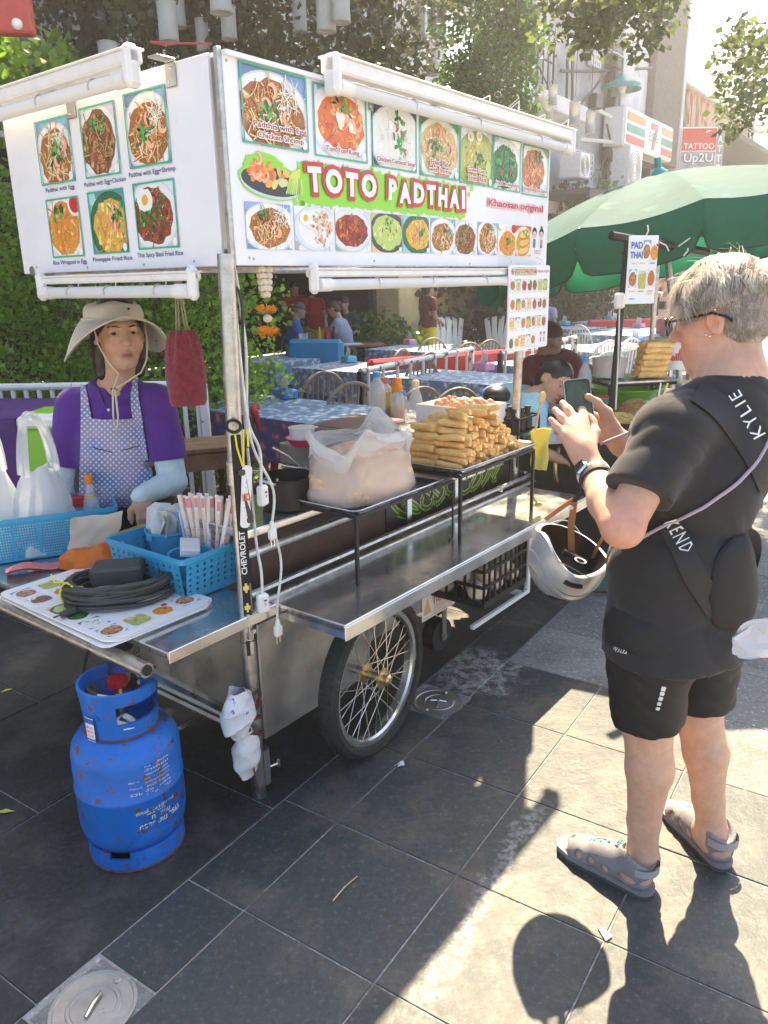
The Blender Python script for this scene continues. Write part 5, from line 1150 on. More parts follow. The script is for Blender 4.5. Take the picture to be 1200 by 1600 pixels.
# flex cables with sockets and plugs along the post
CL=lambda u,v,z:(u,v,z)
def cable(lab,pts,r,ends,m='cord_white'):
    t=thing('power_cable',lab,'cable',CO,CYAW,group='white power cables along the front post');b=MB()
    P=[Vector(p)for p in pts];Q=[]
    for i in range(len(P)-1):
        p0,p1,p2,p3=P[max(i-1,0)],P[i],P[i+1],P[min(i+2,len(P)-1)]
        for k in range(6):u=k/6;Q.append(.5*((2*p1)+(p2-p0)*u+(2*p0-5*p1+4*p2-p3)*u*u+(3*p1-p0-3*p2+p3)*u**3))
    Q.append(P[-1]);b.tube(Q,r,7);obj('cord',b,M_[m],t)
    for kind,(x,y,z),rz in ends:
        b=MB()
        if kind=='socket':b.box((x,y,z),(.036,.026,.062),rz=rz,b=.006);o=obj('socket',b,M_['white_plastic'],t);q=MB();q.lathe([(0,-.002),(.004,0)],8,M=Matrix.Translation((x,y-.0145,z))@Matrix.Rotation(R(90),4,'X'));q.box((x,y-.014,z+.012),(.012,.002,.004));obj('slots',q,M_['black_plastic'],o)
        else:
            b.box((x,y,z),(.030,.022,.040),rz=rz,b=.007);b.tube([(x,y,z+.02),(x,y,z+.04)],[.009,.005],8);o=obj('plug',b,M_['white_plastic'],t);q=MB();[q.tube([(x+e,y,z-.018),(x+e,y,z-.042)],.0024,6)for e in(-.007,.007)];obj('pins',q,M_['steel'],o)
cable('white cable ending in a square socket box high on the front post',[CL(.02,.03,1.66),CL(.03,.02,1.45),CL(.005,.005,1.25),CL(.03,-.01,1.15),CL(.014,-.022,1.05)],.0048,[('socket',(.016,-.024,1.02),.3)])
cable('white cable ending in a two pin plug halfway down the front post',[CL(.0,.02,1.62),CL(-.005,.0,1.3),CL(.01,-.006,1.16),CL(.055,-.03,1.03),CL(.042,-.03,.93)],.0042,[('plug',(.04,-.03,.895),.2)])
cable('white cable ending in a plug hanging in front of the counter corner',[CL(.04,-.03,.93),CL(.06,-.04,.80),CL(.03,-.045,.68),CL(.024,-.045,.62)],.0040,[('plug',(.024,-.045,.585),0)])
cable('grey flex ending in a socket block beside the counter corner',[CL(.01,.03,1.5),CL(.012,.02,1.1),CL(.0,.0,.88),CL(-.015,-.03,.79),CL(-.022,-.035,.72)],.0045,[('socket',(-.023,-.036,.692),-.3)])
cable('dark flex sagging under the tube light to the front post',[CL(-.02,.20,1.64),CL(-.03,.10,1.60),CL(-.01,.04,1.62),CL(.025,.02,1.58),CL(.022,.03,1.35),CL(.01,.02,1.16)],.0045,[],'cable')
# rag bundle tied to the foot of the post
mk('rag',(.66,.66,.68),.9,var=.15,vscale=12,bump=.4,bscale=40,spots=[((.16,.18,.42),24,.60,.04)]);mk('rag_plain',(.68,.66,.64),.9,var=.1,vscale=15,bump=.5,bscale=40)
t=thing('rag_bundle','white rag with a blue print tied round the foot of the front post','rag',CW(-.115,-.015,.30),CYAW)
b=MB();b.grid(crumple(lambda u,v:((.050*math.sin(math.pi*(.1+.8*v))+.012)*math.cos(6.2832*u)-.02,(.035*math.sin(math.pi*(.1+.8*v))+.01)*math.sin(6.2832*u),.14-.16*v),28,14,.0035,7,10),28,14,cu=True);obj('upper_rag',b,M_['rag'],t,smooth=60)
b=MB();b.grid(crumple(lambda u,v:((.016+.028*math.sin(math.pi*(.05+.85*v)))*math.cos(6.2832*u),(.014+.022*math.sin(math.pi*v))*math.sin(6.2832*u),-.01-.16*v),24,14,.003,8,10),24,14,cu=True);obj('lower_rag',b,M_['rag_plain'],t,smooth=60)
mk('cord_braid',(.10,.03,.02),.8,var=.6,vscale=60)
for k in range(4):b=MB();b.tube([(.025+.055*math.cos(a),.02+.04*math.sin(a),.06-.03*k+.03*math.cos(a+k))for a in np.linspace(0,6.2,18)],.006,6);obj('cord',b,M_['cord_braid'],t)
b=MB();b.tube([(.02,-.02,-.03),(.0,-.03,-.14),(.01,-.03,-.23)],.003,5);obj('cord',b,M_['cord_braid'],t)
# black crate under the counter
t=thing('black_crate','black slotted crate of onions hung under the counter','crate',CW(1.10,-.12,.385),CYAW)
for c,dx in(((0,-.13),(.34,0)),((0,.13),(.34,0)),((-.17,0),(0,.26)),((.17,0),(0,.26))):
    b=MB();L=dx[0]or dx[1]
    def bx(s,z,w,h):b.box((c[0]+(s if dx[0]else 0),c[1]+(0 if dx[0]else s),z),(w if dx[0]else.008,.008 if dx[0]else w,h))
    for z,h in((.012,.025),(.085,.012),(.15,.012),(.222,.028)):bx(0,z,L,h)
    n=int(L/.042)
    for i in range(n+1):bx(-L/2+L*i/n,.12,.008,.22)
    obj('side',b,M_['black_plastic'],t)
b=MB();b.box((0,0,.004),(.34,.26,.006));obj('bottom',b,M_['black_plastic'],t)
mk('onion',(.70,.58,.44),.5,var=.15,vscale=30,randc=.1);om=MB().sph((0,0,0),(.042,.042,.038),12,8).mesh('onion',M_['onion'],180)
for k in range(14):o=obj('onion',om,None,None,label='pale round onion seen through the slots of the black crate',cat='onion',group='onions in the black crate');g=random.Random(k);o.location=CW(1.10-.13+.065*(k%5),-.12-.075+.075*((k//5)%3),.435+.05*(k%2));o.rotation_euler=(g.random(),g.random(),0)
# blue gas cylinder
def gas_mat(name,col,rust=.62):
    return mk(name,col,.42,var=.18,vscale=9,rvar=.12,bump=.12,bscale=40,spots=[((.03,.05,.09),22,.63,.03),((.17,.065,.03),30,.597,.03),((.14,.055,.03),6,.625,.05),((.02,.19,.60),4,.58,.10)])
gas_mat('gas_blue',(.010,.13,.48));gas_mat('gas_teal',(.03,.25,.20));mk('rust',(.15,.065,.035),.85,var=.4,vscale=30,bump=.4,bscale=80)
def gas(lab,loc,rz,m,s=1.,sticker=True):
    t=thing('gas_cylinder',lab,'gas cylinder',loc,rz);t.scale=(s,s,s)
    b=MB();b.lathe([(0,.035),(.09,.040),(.125,.055),(.147,.085),(.153,.12),(.153,.222),(.1555,.226),(.1555,.234),(.153,.238),(.153,.335),(.147,.365),(.128,.392),(.10,.405),(.04,.41),(0,.41)],48);obj('body',b,M_[m],t)
    b=MB()
    for a0,a1 in((-95,40),(62,240)):b.lathe([(.130,.0),(.139,.0),(.139,.062),(.131,.062),(.130,.0)],20,a0=R(a0),a1=R(a1))
    b.lathe([(.130,.0),(.139,.0),(.139,.040),(.131,.040),(.130,.0)],48);obj('foot_ring',b,M_[m],t)
    b=MB();b.lathe([(.131,-.001),(.1405,-.001),(.1405,.006),(.131,.006)],48);obj('rust_edge',b,M_['rust'],t)
    b=MB();b.lathe([(.104,.403),(.108,.406),(.100,.409)],40);obj('rust_seam',b,M_['rust'],t)
    b=MB();b.lathe([(.092,.395),(.100,.395),(.103,.452),(.095,.452),(.092,.395)],40);b.lathe([(.098,.512),(.108,.510),(.112,.548),(.104,.55),(.098,.512)],40)
    for a0,a1 in((150,268),(10,60),(100,130)):b.lathe([(.095,.448),(.103,.448),(.108,.515),(.098,.515)],14,a0=R(a0),a1=R(a1))
    obj('collar',b,M_[m],t)
    b=MB();b.tube([(0,0,.41),(0,0,.50)],.018,12);b.tube([(0,0,.475),(-.06,.03,.48)],.014,10);b.tube([(0,0,.50),(0,0,.535)],.012,10);v=obj('valve',b,M_['brass'],t)
    b=MB();b.lathe([(0,.55),(.028,.55),(.03,.535),(.028,.525),(0,.525)],10);obj('valve_knob',b,M_['cap_red'],t)
    return t
gc=gas('scuffed blue gas cylinder standing on the paving under the shelf end',Vector((-.770,1.99,.004)),R(15),'gas_blue')
def on_cyl(parent,body,z,a_mid,width,h,r,m,off=.01,tilt=0.):
    v,f=text(body,1.,off);w=v[:,0].max()-v[:,0].min();k=width/w;ky=h/(v[:,1].max()-v[:,1].min());cx=(v[:,0].max()+v[:,0].min())/2;cy=(v[:,1].max()+v[:,1].min())/2
    a=a_mid+(v[:,0]-cx)*k/r;b=MB();b.add(np.c_[r*np.cos(a),r*np.sin(a),z+(v[:,1]-cy)*ky+tilt*(v[:,0]-cx)*k],f);obj('lettering',b,M_[m],parent,smooth=0)
mk('stencil_white',(.66,.68,.70),.6,spots=[((.02,.12,.38),45,.52,.06)])
am=R(-80)
on_cyl(gc,'กรกฎาคม 2563',.150,am+.42,.135,.022,.1542,'stencil_white',.02);on_cyl(gc,'ทดสอบ',.172,am+.42,.06,.013,.1542,'stencil_white');on_cyl(gc,'สยามแก๊ส โทร 0 2212 1555',.198,am+.34,.12,.013,.1542,'stencil_white');on_cyl(gc,'www.gas.co.th',.186,am+.36,.07,.008,.1542,'stencil_white')
for k in range(8):on_cyl(gc,('ห้ามกลิ้งถัง','คำเตือน','ห้ามวางถังนอน','ปิดวาล์วทุกครั้งหลังใช้งาน','ตรวจสอบรอยรั่วด้วยน้ำสบู่','ห้ามใช้ใกล้เปลวไฟ','น้ำหนักก๊าซ','กิโลกรัม')[k],.338-.0125*k,am+.44,.085-.006*(k%3),.0075,.1542,'stencil_white',.008)
for k in range(3):on_cyl(gc,('ถังเปล่า','น้ำหนัก','รวม')[k],.300-.02*k,am+.0,.035,.008,.1542,'stencil_white')
b=MB();A=[(-2.52+.30*i/6)for i in range(7)]
for i in range(6):b.add([(.1115*math.cos(q),.1115*math.sin(q),z)for q,z in((A[i],.405),(A[i+1],.405),(A[i+1],.478),(A[i],.478))],[(0,1,2,3)],(.78,.79,.80));b.add([(.1119*math.cos(q),.1119*math.sin(q),z)for q,z in((A[i],.460),(A[i+1],.460),(A[i+1],.476),(A[i],.476))],[(0,1,2,3)],(.03,.10,.40));b.add([(.1119*math.cos(q),.1119*math.sin(q),z)for q,z in((A[i],.407),(A[i+1],.407),(A[i+1],.413),(A[i],.413))],[(0,1,2,3)],(.03,.10,.40))
stk=obj('sticker',b,M_['print'],gc,smooth=0)
mk('print_red',(.60,.06,.05),.4)
for k,q in enumerate(('085 1555','086 1551','02 212 1550')):on_cyl(stk,q,.448-.013*k,(A[0]+A[-1])/2,.024,.008,.1121,'print_red',.02)
b=MB();b.grid(crumple(lambda u,v:(.045*math.cos(6.28*u)*math.sin(.3+2.6*v),.035*math.sin(6.28*u)*math.sin(.3+2.6*v),.03*v),18,8,.003,5),18,8,cu=True);o=obj('white_rag',b,M_['rag_plain'],None,label='crumpled white cloth tucked inside the blue cylinder collar',cat='cloth',smooth=60);o.location=Vector((-.745,1.93,.425))
b=MB();b.tube([(-.80-.15*math.sin(math.pi*q*.8)-.02*q,2.01+.36*q,.485-.06*math.sin(math.pi*q)+.12*q**2)for q in np.linspace(0,1,16)],.007,8);tag(obj('gas_hose',b,M_['grey_rubber'],None),'black rubber gas hose leading from the blue cylinder under the shelf','hose')
# litter on the paving
def litter(name,lab,x,y,b,m,rz=0):o=obj(name,b,M_[m],None,label=lab,cat='litter',smooth=60);o.location=(x,y,.002);o.rotation_euler=(0,0,rz)
b=MB();b.tube([(-.055,0,.003),(0,.004,.004),(.055,0,.003)],[.0024,.0022,.0016],6);litter('bamboo_sliver','thin bamboo sliver lying across a dark slab',-.128,1.772,b,'bamboo',.95)
b=MB();b.grid(crumple(lambda u,v:((u-.5)*.03,(v-.5)*.022,.006),7,7,.0035,2),7,7);b.sph((.008,.0,.005),(.009,.006,.005),8,6);litter('paper_scrap','crumpled white paper scrap beside the front of the wheel',.038,2.341,b,'paper')
b=MB();b.poly([(-.012,-.02),(.012,-.016),(.010,.014),(-.004,.022)],.003);litter('paper_scrap','small torn beige scrap on the sunlit slab by the sandal',.545,1.60,b,'paper_cream',.4)
for k,(x,y,lab)in enumerate(((-1.242,2.132,'yellow fallen leaf on the dark slabs at the left edge'),(-1.60,2.92,'yellow green fallen leaf farther back at the left edge'),(-1.0,2.26,'tiny yellow fallen leaf near the blue gas cylinder'))):
    b=MB();s=(1,.8,.4)[k];b.add([(-.03*s,0,.002),(0,.010*s,.006),(.032*s,.002,.003),(0,-.009*s,.005)],[(0,1,2,3)]);b.add([(-.03*s,0,.001),(0,.010*s,.005),(.032*s,.002,.002),(0,-.009*s,.004)],[(3,2,1,0)]);litter('fallen_leaf',lab,x,y,b,'yellow_film',.6*k)
# ================================================================== TREES, LANTERNS AND THE RESTAURANT BEHIND
def foliage_px(name,lab,cat,base,pts,n,size,m,seed,trunk=None,limbs=(),droop=0.,group=None):
    """a tree whose leaf clumps sit at measured points: (x, y, distance, radius)"""
    t=thing(name,lab,cat,base,group=group);bs=Vector(base)
    C=[tuple(atY(x,y,Y)-bs)for x,y,Y,r in pts];Rr=[r for*_,r in pts]
    leaves('crown',C,Rr,n,size,m,t,seed,droop)
    b=MB()
    if trunk:b.tube([Vector(q)-bs for q in trunk[0]],trunk[1],10)
    for q,r in limbs:b.tube([Vector(p)-bs for p in q],r,6)
    if b.n:obj('trunk',b,M_['bark'],t)
    return t
g=random.Random(31)
pts=[]
for k in range(80):
    x,y=g.uniform(30,640),g.uniform(-120,200)
    if y>150 and x<420:y=g.uniform(-60,150)
    pts.append((x,y,g.uniform(7.2,9.6),g.uniform(.28,.55)))
pts+=[(g.uniform(300,690),g.uniform(-620,-160),g.uniform(6.6,9.4),g.uniform(.5,.8))for k in range(70)]  # unseen clumps above the frame, added to shade the ground at left
TB=(-3.4,8.6,0)
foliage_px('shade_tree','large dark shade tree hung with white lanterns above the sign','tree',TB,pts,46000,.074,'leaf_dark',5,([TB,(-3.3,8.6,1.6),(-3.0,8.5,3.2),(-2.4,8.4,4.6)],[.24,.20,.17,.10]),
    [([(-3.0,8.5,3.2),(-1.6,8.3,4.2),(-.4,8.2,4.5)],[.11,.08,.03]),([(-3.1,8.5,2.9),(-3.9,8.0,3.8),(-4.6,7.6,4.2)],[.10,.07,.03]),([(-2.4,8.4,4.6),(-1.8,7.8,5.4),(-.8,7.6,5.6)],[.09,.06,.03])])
pts=[(g.uniform(400,625),g.uniform(-60,270),g.uniform(12.4,14.0),g.uniform(.30,.50))for k in range(46)]
foliage_px('shade_tree','lighter green leafy tree lit from behind at the top middle','tree',(-.12,13.9,0),pts,9500,.085,'leaf_dry',6,([(-.12,13.9,0),(-.15,13.8,2.5),(-.45,13.4,6.0)],[.13,.10,.05]))
pts=[(g.uniform(-40,95),g.uniform(88,175),g.uniform(5.6,6.4),.17)for k in range(26)]
foliage_px('young_tree','bright yellow green sunlit tree at the left edge behind the sign','tree',(-3.1,6.0,0),pts,2600,.075,'leaf_bright',7,([(-3.1,6.0,0),(-3.0,6.0,1.6),(-2.75,6,3.3)],[.05,.04,.02]))
pts=[(g.uniform(700,825),g.uniform(-80,160),g.uniform(9.6,10.4),g.uniform(.16,.30))for k in range(50)]+[(g.uniform(740,840),g.uniform(120,215),9.8,.18)for k in range(14)]
foliage_px('creeper','dense green creeper hanging down the front of the grey shophouse','plant',(1.3,10.0,3.2),pts,9000,.055,'leaf',8,droop=.7)
pts=[]
for k in range(44):
    x=g.uniform(905,1062);y=g.uniform(-70,25+45*math.sin(math.pi*(x-905)/160)+g.uniform(0,20)*(x>985));pts.append((x,y,g.uniform(6.0,7.2),g.uniform(.08,.20)))
pts+=[(g.uniform(838,935),g.uniform(-30,75),6.6,.13)for k in range(10)]
foliage_px('street_tree','leafy branches of a street tree hanging against the sky, upper right','tree',(4.4,7.4,0),pts,3000,.062,'leaf_dry',9,([(4.4,7.4,0),(4.35,7.35,3),(4.1,7.2,5.2)],[.17,.14,.09]),[([(4.1,7.2,5.2),(3.2,6.8,5.1),(2.3,6.6,4.6)],[.07,.05,.015]),([(4.1,7.2,5.2),(3.6,6.6,4.6),(3.2,6.4,4.0)],[.05,.03,.01])])
pts=[(g.uniform(1135,1215),g.uniform(50,190),g.uniform(6.6,7.6),g.uniform(.10,.22))for k in range(24)]
foliage_px('street_tree','sparse leafy twigs at the right edge below the bright sky','tree',(4.9,7.8,0),pts,900,.062,'leaf_dry',10,([(4.9,7.8,0),(4.85,7.7,2.6),(4.6,7.4,4.4)],[.10,.08,.03]),[([(4.6,7.4,4.4),(4.1,7.1,4.1),(3.7,7.0,3.8)],[.03,.02,.008])])
# lanterns
mk('lantern_cloth',(.62,.62,.60),.8,var=.12,vscale=6,transl=.4);mk('lantern_ring',(.45,.40,.34),.6)
LN=[(170,88,30,36,6.9,'white lantern low over the left end of the sign'),(262,34,30,54,6.9,'tall white lantern hanging left of a taller pair'),(278,16,22,46,7.3,'white lantern tucked close behind the tall left lantern'),(316,56,20,44,7.4,'white lantern hanging in the middle of the dark tree'),(345,4,34,28,6.9,'wide white lantern cut by the top picture edge'),(357,36,24,44,7.2,'white lantern hanging just above the left sign corner'),
      (468,24,22,46,7.5,'slim white lantern left of the paired lanterns over the tube light'),(509,16,30,58,7.0,'large white lantern left of a pair over the front tube light'),(533,12,28,40,6.9,'white lantern on the right of the pair over the front tube light'),(675,98,18,34,9.0,'white lantern in front of the balcony grille'),(628,88,16,40,9.0,'white lantern against the pale wall'),
      (843,152,15,32,11.5,'white lantern nearest the creeper on the grey wall'),(864,148,14,26,11.5,'upper white lantern on the grey wall'),(857,172,14,28,11.6,'lower white lantern on the grey wall'),(898,178,17,32,11.5,'white lantern beside the pipes on the grey wall'),(922,193,14,30,11.5,'white lantern in front of the white pilaster')]
for x,y,w,h,Y,lab in LN:
    P=atY(x,y,Y);k=FPX/(_f@(np.array(P)-[0,0,CAM_H]));rr,hh=w/k/2,h/k
    t=thing('lantern',lab,'lantern',P,group='white cylinder lanterns');b=MB()
    b.lathe([(rr,-hh/2),(rr*1.01,-hh*.25),(rr*.985,0),(rr*1.01,hh*.25),(rr,hh/2)],20);b.lathe([(rr*.96,hh/2),(rr*.96,-hh/2)],20);obj('shade',b,M_['lantern_cloth'],t)
    for z in(-hh/2,hh/2):b=MB();b.tube([(rr*math.cos(a),rr*math.sin(a),z)for a in np.linspace(0,6.2832,21)[:-1]],.006,5,closed=True);obj('ring',b,M_['lantern_ring'],t)
    b=MB();b.tube([(-rr,0,hh/2),(0,0,hh/2+.09),(rr,0,hh/2)],.004,4);b.tube([(0,0,hh/2+.09),(0,0,hh/2+.7)],.004,4);obj('hanger',b,M_['cable'],t)
# plants in front of the restaurant
def plant(lab,x,y,Y,w,h,n,m,sd,size=.10,pot=True):
    P=atY(x,y,Y);P.z=0;t=thing('potted_plant',lab,'plant',P,group='plants in front of the restaurant');c,r=cluster(((-w/2,-w/3,.35),(w/2,w/3,h)),16,w*.26,sd)
    leaves('foliage',c,r,n,size,m,t,sd,.3)
    if pot:b=MB();b.lathe([(0,0),(.16,0),(.22,.34),(.24,.34),(.24,.38),(.2,.38),(0,.36)],18);obj('pot',b,M_['wall_brown'],t)
    b=MB();[b.tube([(0,0,.3),(.05*k,.03*k,.6),(.12*k*w,0,h*.9)],[.02,.014,.006],5)for k in(-1,0,1)];obj('stem',b,M_['bark'],t)
plant('low leafy shrub at the foot of the wide yellow pillar',588,520,12.5,1.0,.95,1200,'leaf',41)
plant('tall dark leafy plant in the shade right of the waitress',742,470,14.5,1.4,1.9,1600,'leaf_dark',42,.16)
plant('dry grassy plant in front of the tan pillar',786,480,14.8,.6,1.9,900,'leaf_dry',43,.16)
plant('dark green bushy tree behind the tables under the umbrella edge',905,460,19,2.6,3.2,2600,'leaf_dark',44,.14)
plant('green bushy tree just left of the hanging pad thai sheet',955,460,19.5,2.4,3.2,2400,'leaf',45,.14)
# fences
def fence(lab,A,Bp,h,n,top='white_paint',post=.03,legs=2):
    A,Bp=Vector((A[0],A[1],0)),Vector((Bp[0],Bp[1],0));L=(Bp-A).length;t=thing('fence',lab,'fence',A,math.atan2(Bp.y-A.y,Bp.x-A.x))
    b=MB();b.tube([(0,0,h),(L,0,h)],.024,10);obj('top_rail',b,M_[top],t)
    b=MB();b.tube([(0,0,.14),(L,0,.14)],.016,8);obj('bottom_rail',b,M_['white_paint'],t)
    for i in range(n):x=L*(i+.5)/n;o=obj('baluster',MB().tube([(0,0,.14),(0,0,h)],.015,7),M_['white_paint'],t);o.location=(x,0,0)
    for i in range(legs):x=L*i/(legs-1);o=obj('post',MB().box((0,0,h/2),(post*1.6,post*1.6,h),b=.004),M_[top if i else 'black_metal'],t);o.location=(x,0,0)
mk('worn_rail',(.70,.69,.65),.5,spots=[((.03,.03,.03),9,.53,.05)])
fence('white slatted fence along the hedge at the left edge',atY(-60,560,5.0),atY(316,592,4.95),1.02,18)
fence('white fence with black worn top rail between the cart and the tables',atz(563,580,.9),atz(737,545,.9),.9,9,'worn_rail')
fence('short white and black fence behind the hanging menu board',atz(782,552,.9),atz(852,540,.9),.9,5,'worn_rail')
fence('white fence behind the man in the dark cap',atz(862,536,.95),atz(900,526,.95),.95,3,'worn_rail')
# tables
def cloth_mat(name,c1,c2,c3,sc):
    m=bpy.data.materials.new(name);m.use_nodes=True;t=m.node_tree;L=t.links.new;p=t.nodes['Principled BSDF'];p.inputs['Roughness'].default_value=.6
    tc=nd(t,'ShaderNodeTexCoord');n=nd(t,'ShaderNodeTexNoise',i_Scale=sc*.6,i_Detail=3.);L(tc.outputs['Object'],n.inputs['Vector'])
    v=nd(t,'ShaderNodeTexVoronoi',i_Scale=sc);mx0=nd(t,'ShaderNodeMix',data_type='RGBA');mx0.inputs[0].default_value=.12;L(tc.outputs['Object'],mx0.inputs[6]);L(n.outputs['Color'],mx0.inputs[7]);L(mx0.outputs[2],v.inputs['Vector'])
    cr=nd(t,'ShaderNodeValToRGB');L(v.outputs['Distance'],cr.inputs[0]);e=cr.color_ramp.elements;e[0].position=.12;e[0].color=(*c1,1);e[1].position=.52;e[1].color=(*c3,1);x=e.new(.30);x.color=(*c2,1)
    v2=nd(t,'ShaderNodeTexVoronoi',i_Scale=sc*2.3);L(mx0.outputs[2],v2.inputs['Vector']);mx=nd(t,'ShaderNodeMix',data_type='RGBA',blend_type='MULTIPLY');mx.inputs[0].default_value=.55;L(cr.outputs[0],mx.inputs[6]);L(v2.outputs['Color'],mx.inputs[7])
    hs=nd(t,'ShaderNodeMix',data_type='RGBA');hs.inputs[0].default_value=.5;L(cr.outputs[0],hs.inputs[6]);L(mx.outputs[2],hs.inputs[7]);L(hs.outputs[2],p.inputs['Base Color']);M_[name]=m
cloth_mat('cloth_blue',(.74,.80,.84),(.48,.60,.70),(.16,.26,.40),17);cloth_mat('cloth_plum',(.55,.18,.26),(.22,.06,.12),(.06,.07,.16),13)
def table(lab,P,yaw,w,l,mtop,mside,drop=.26,bare=False):
    P=Vector((P[0],P[1],0));t=thing('restaurant_table',lab,'table',P,yaw,group='restaurant tables')
    b=MB();b.box((0,0,.715),(w-.02,l-.02,.03),b=.004);obj('table_top',b,M_['wood'],t)
    for x in(-1,1):
        for y in(-1,1):o=obj('leg',MB().box((0,0,.35),(.045,.045,.70)),M_['wood'],t);o.location=(x*(w/2-.08),y*(l/2-.1),0)
    if bare:return t
    rr=roundrect(w+.01,l+.01,.03,3);n=len(rr);b=MB();b.poly([(x,y,.742)for x,y in rr]);top=obj('cloth_top',b,M_[mtop],t,smooth=0)
    b=MB();v,f=[],[];N=96;per=[Vector((*q,0))for q in rr]+[Vector((*rr[0],0))];ds=[0]
    for i in range(n):ds.append(ds[-1]+(per[i+1]-per[i]).length)
    for i in range(N):
        d=ds[-1]*i/N;k=max(j for j in range(n)if ds[j]<=d);q=per[k].lerp(per[k+1],(d-ds[k])/max(ds[k+1]-ds[k],1e-6));nn=Vector((q.x/(w/2),q.y/(l/2),0));nn=Vector((nn.x if abs(nn.x)>.9 else 0,nn.y if abs(nn.y)>.9 else 0,0));corner=abs(q.x)>w/2-.06 and abs(q.y)>l/2-.06
        for j in range(5):
            z=.742-(drop+(.10 if corner else 0)*1.)*j/4;o=(.012*math.sin(d*23)+.01*math.sin(d*41+1)+.012)*j/4;v.append(q+nn*o+Vector((0,0,z-q.z)))
    for i in range(N):
        for j in range(4):a,c=i*5+j,((i+1)%N)*5+j;f.append((a,a+1,c+1,c))
    b.add(v,f);obj('cloth_drape',b,M_[mside],t,smooth=60);return t
def tissue(lab,P,yaw,m,mdl=(.22,.12,.075)):
    t=thing('tissue_box',lab,'tissue box',P,yaw,group='tissue boxes on the tables');b=MB();b.box((0,0,mdl[2]/2),mdl,b=.012);obj('box',b,M_[m],t)
    b=MB();b.grid(crumple(lambda u,v:((u-.5)*.11*(1+.3*v),.03*math.sin(5*u)*v,mdl[2]+.10*v),10,7,.004,6),10,7);b.grid(crumple(lambda u,v:((u-.5)*.11*(1+.3*v),.004+.03*math.sin(5*u)*v,mdl[2]+.098*v),10,7,.004,6),10,7);obj('tissue',b,M_['paper'],t,smooth=60)
mk('tissue_blue',(.08,.22,.68),.4);mk('tissue_cyan',(.10,.50,.66),.4);mk('tissue_pink',(.75,.32,.50),.4)
TY=R(51)
F_=atz(528,668,.742);u_,w_=Vector((math.cos(TY),math.sin(TY),0)),Vector((-math.sin(TY),math.cos(TY),0))
c1=F_+u_*.40+w_*.80;table('nearest restaurant table under a blue floral cloth with plum skirts',c1,TY,.80,1.6,'cloth_blue','cloth_plum',.30)
P=atz(447,622,.742);tissue('royal blue tissue box on the nearest floral table',P,TY+1.2,'tissue_blue')
TB_=[(560,573,'floral table in the middle with a cyan tissue box','cyan tissue box on the middle floral table','tissue_cyan',(545,566),.85,1.2),(668,545,'floral table in front of the waitress with a pink tissue box','pink tissue box on the floral table in front of the waitress','tissue_pink',(640,538),.85,1.5),(722,588,'floral table behind the white fence with a large pink tissue box','large pink tissue box on the table behind the white fence','tissue_pink',(757,578),.8,1.3),
       (428,562,'small floral table between hedge and blue armchair',None,None,None,.8,.8),(905,545,'floral table strewn with menus behind the man in the cap',None,None,None,.85,1.3),(1000,540,'floral table with a blue tissue box behind the stall','blue tissue box on the table behind the stall','tissue_blue',(992,535),.85,1.3),(965,521,'pale table beyond the stall pole with white chairs',None,None,None,.85,1.2),(1012,515,'table with a pink tissue box beside the red bench','pink tissue box by the red bench','tissue_pink',(998,512),.9,1.5),
       (885,512,'table under the pale trees with a cyan tissue box','cyan tissue box near the white arched chair','tissue_cyan',(882,508),.85,1.2),(955,503,'farthest table with a turquoise tissue box','turquoise tissue box on the farthest table','tissue_cyan',(952,500),.9,1.4),(810,565,'floral table between the two short fences',None,None,None,.85,1.2)]
for x,y,lab,l2,m,q,w,l in TB_:
    P=atz(x,y,.742);table(lab,P,TY,w,l,'cloth_blue','cloth_blue')
    if l2:Q=atz(q[0],q[1],.742);tissue(l2,Q,TY+1.1,m)
P=atz(522,512,.742);P=Vector((P.x*12/P.y,12,0));table('bare wooden table where the diners sit',P,.1,1.5,.85,None,None,bare=True);tissue('cyan tissue box on the bare wooden diners table',Vector((P.x-.45,11.8,.732)),.2,'tissue_cyan')
for i,(dx,m,lab)in enumerate(((-.12,'amber','brown sauce bottle on the diners table'),(.0,'cap_red','red sauce bottle on the diners table'),(.10,'black_plastic','dark sauce bottle on the diners table'))):o=obj('sauce_bottle',MB().lathe([(0,0),(.04,0),(.042,.14),(.018,.2),(.018,.26),(0,.262)],12),M_[m],None,label=lab,cat='bottle');o.location=Vector((P.x+dx-.1,11.9,.731))
b=MB();b.box((0,0,.01),(.34,.22,.02),b=.004);o=obj('open_book',b,M_['paper'],None,label='white menu lying open before the woman in grey',cat='menu');o.location=Vector((P.x+.25,11.72,.732));o.rotation_euler=(0,0,.2)
# menus lying on tables
for k,(x,y)in enumerate(((905,540),(915,548),(890,548),(985,545),(690,540))):
    b=MB();b.box((0,0,.004),(.30,.22,.006));o=obj('menu_card',b,M_['paper'],None,label=('white menu card on the table behind the man in the cap','second white menu card on the table behind the man in the cap','white menu card at the left end of the table behind the cap','white menu card on the table with the blue tissue box','white menu card on the floral table in front of the waitress')[k],cat='menu');o.location=atz(x,y,.745);o.rotation_euler=(0,0,k)
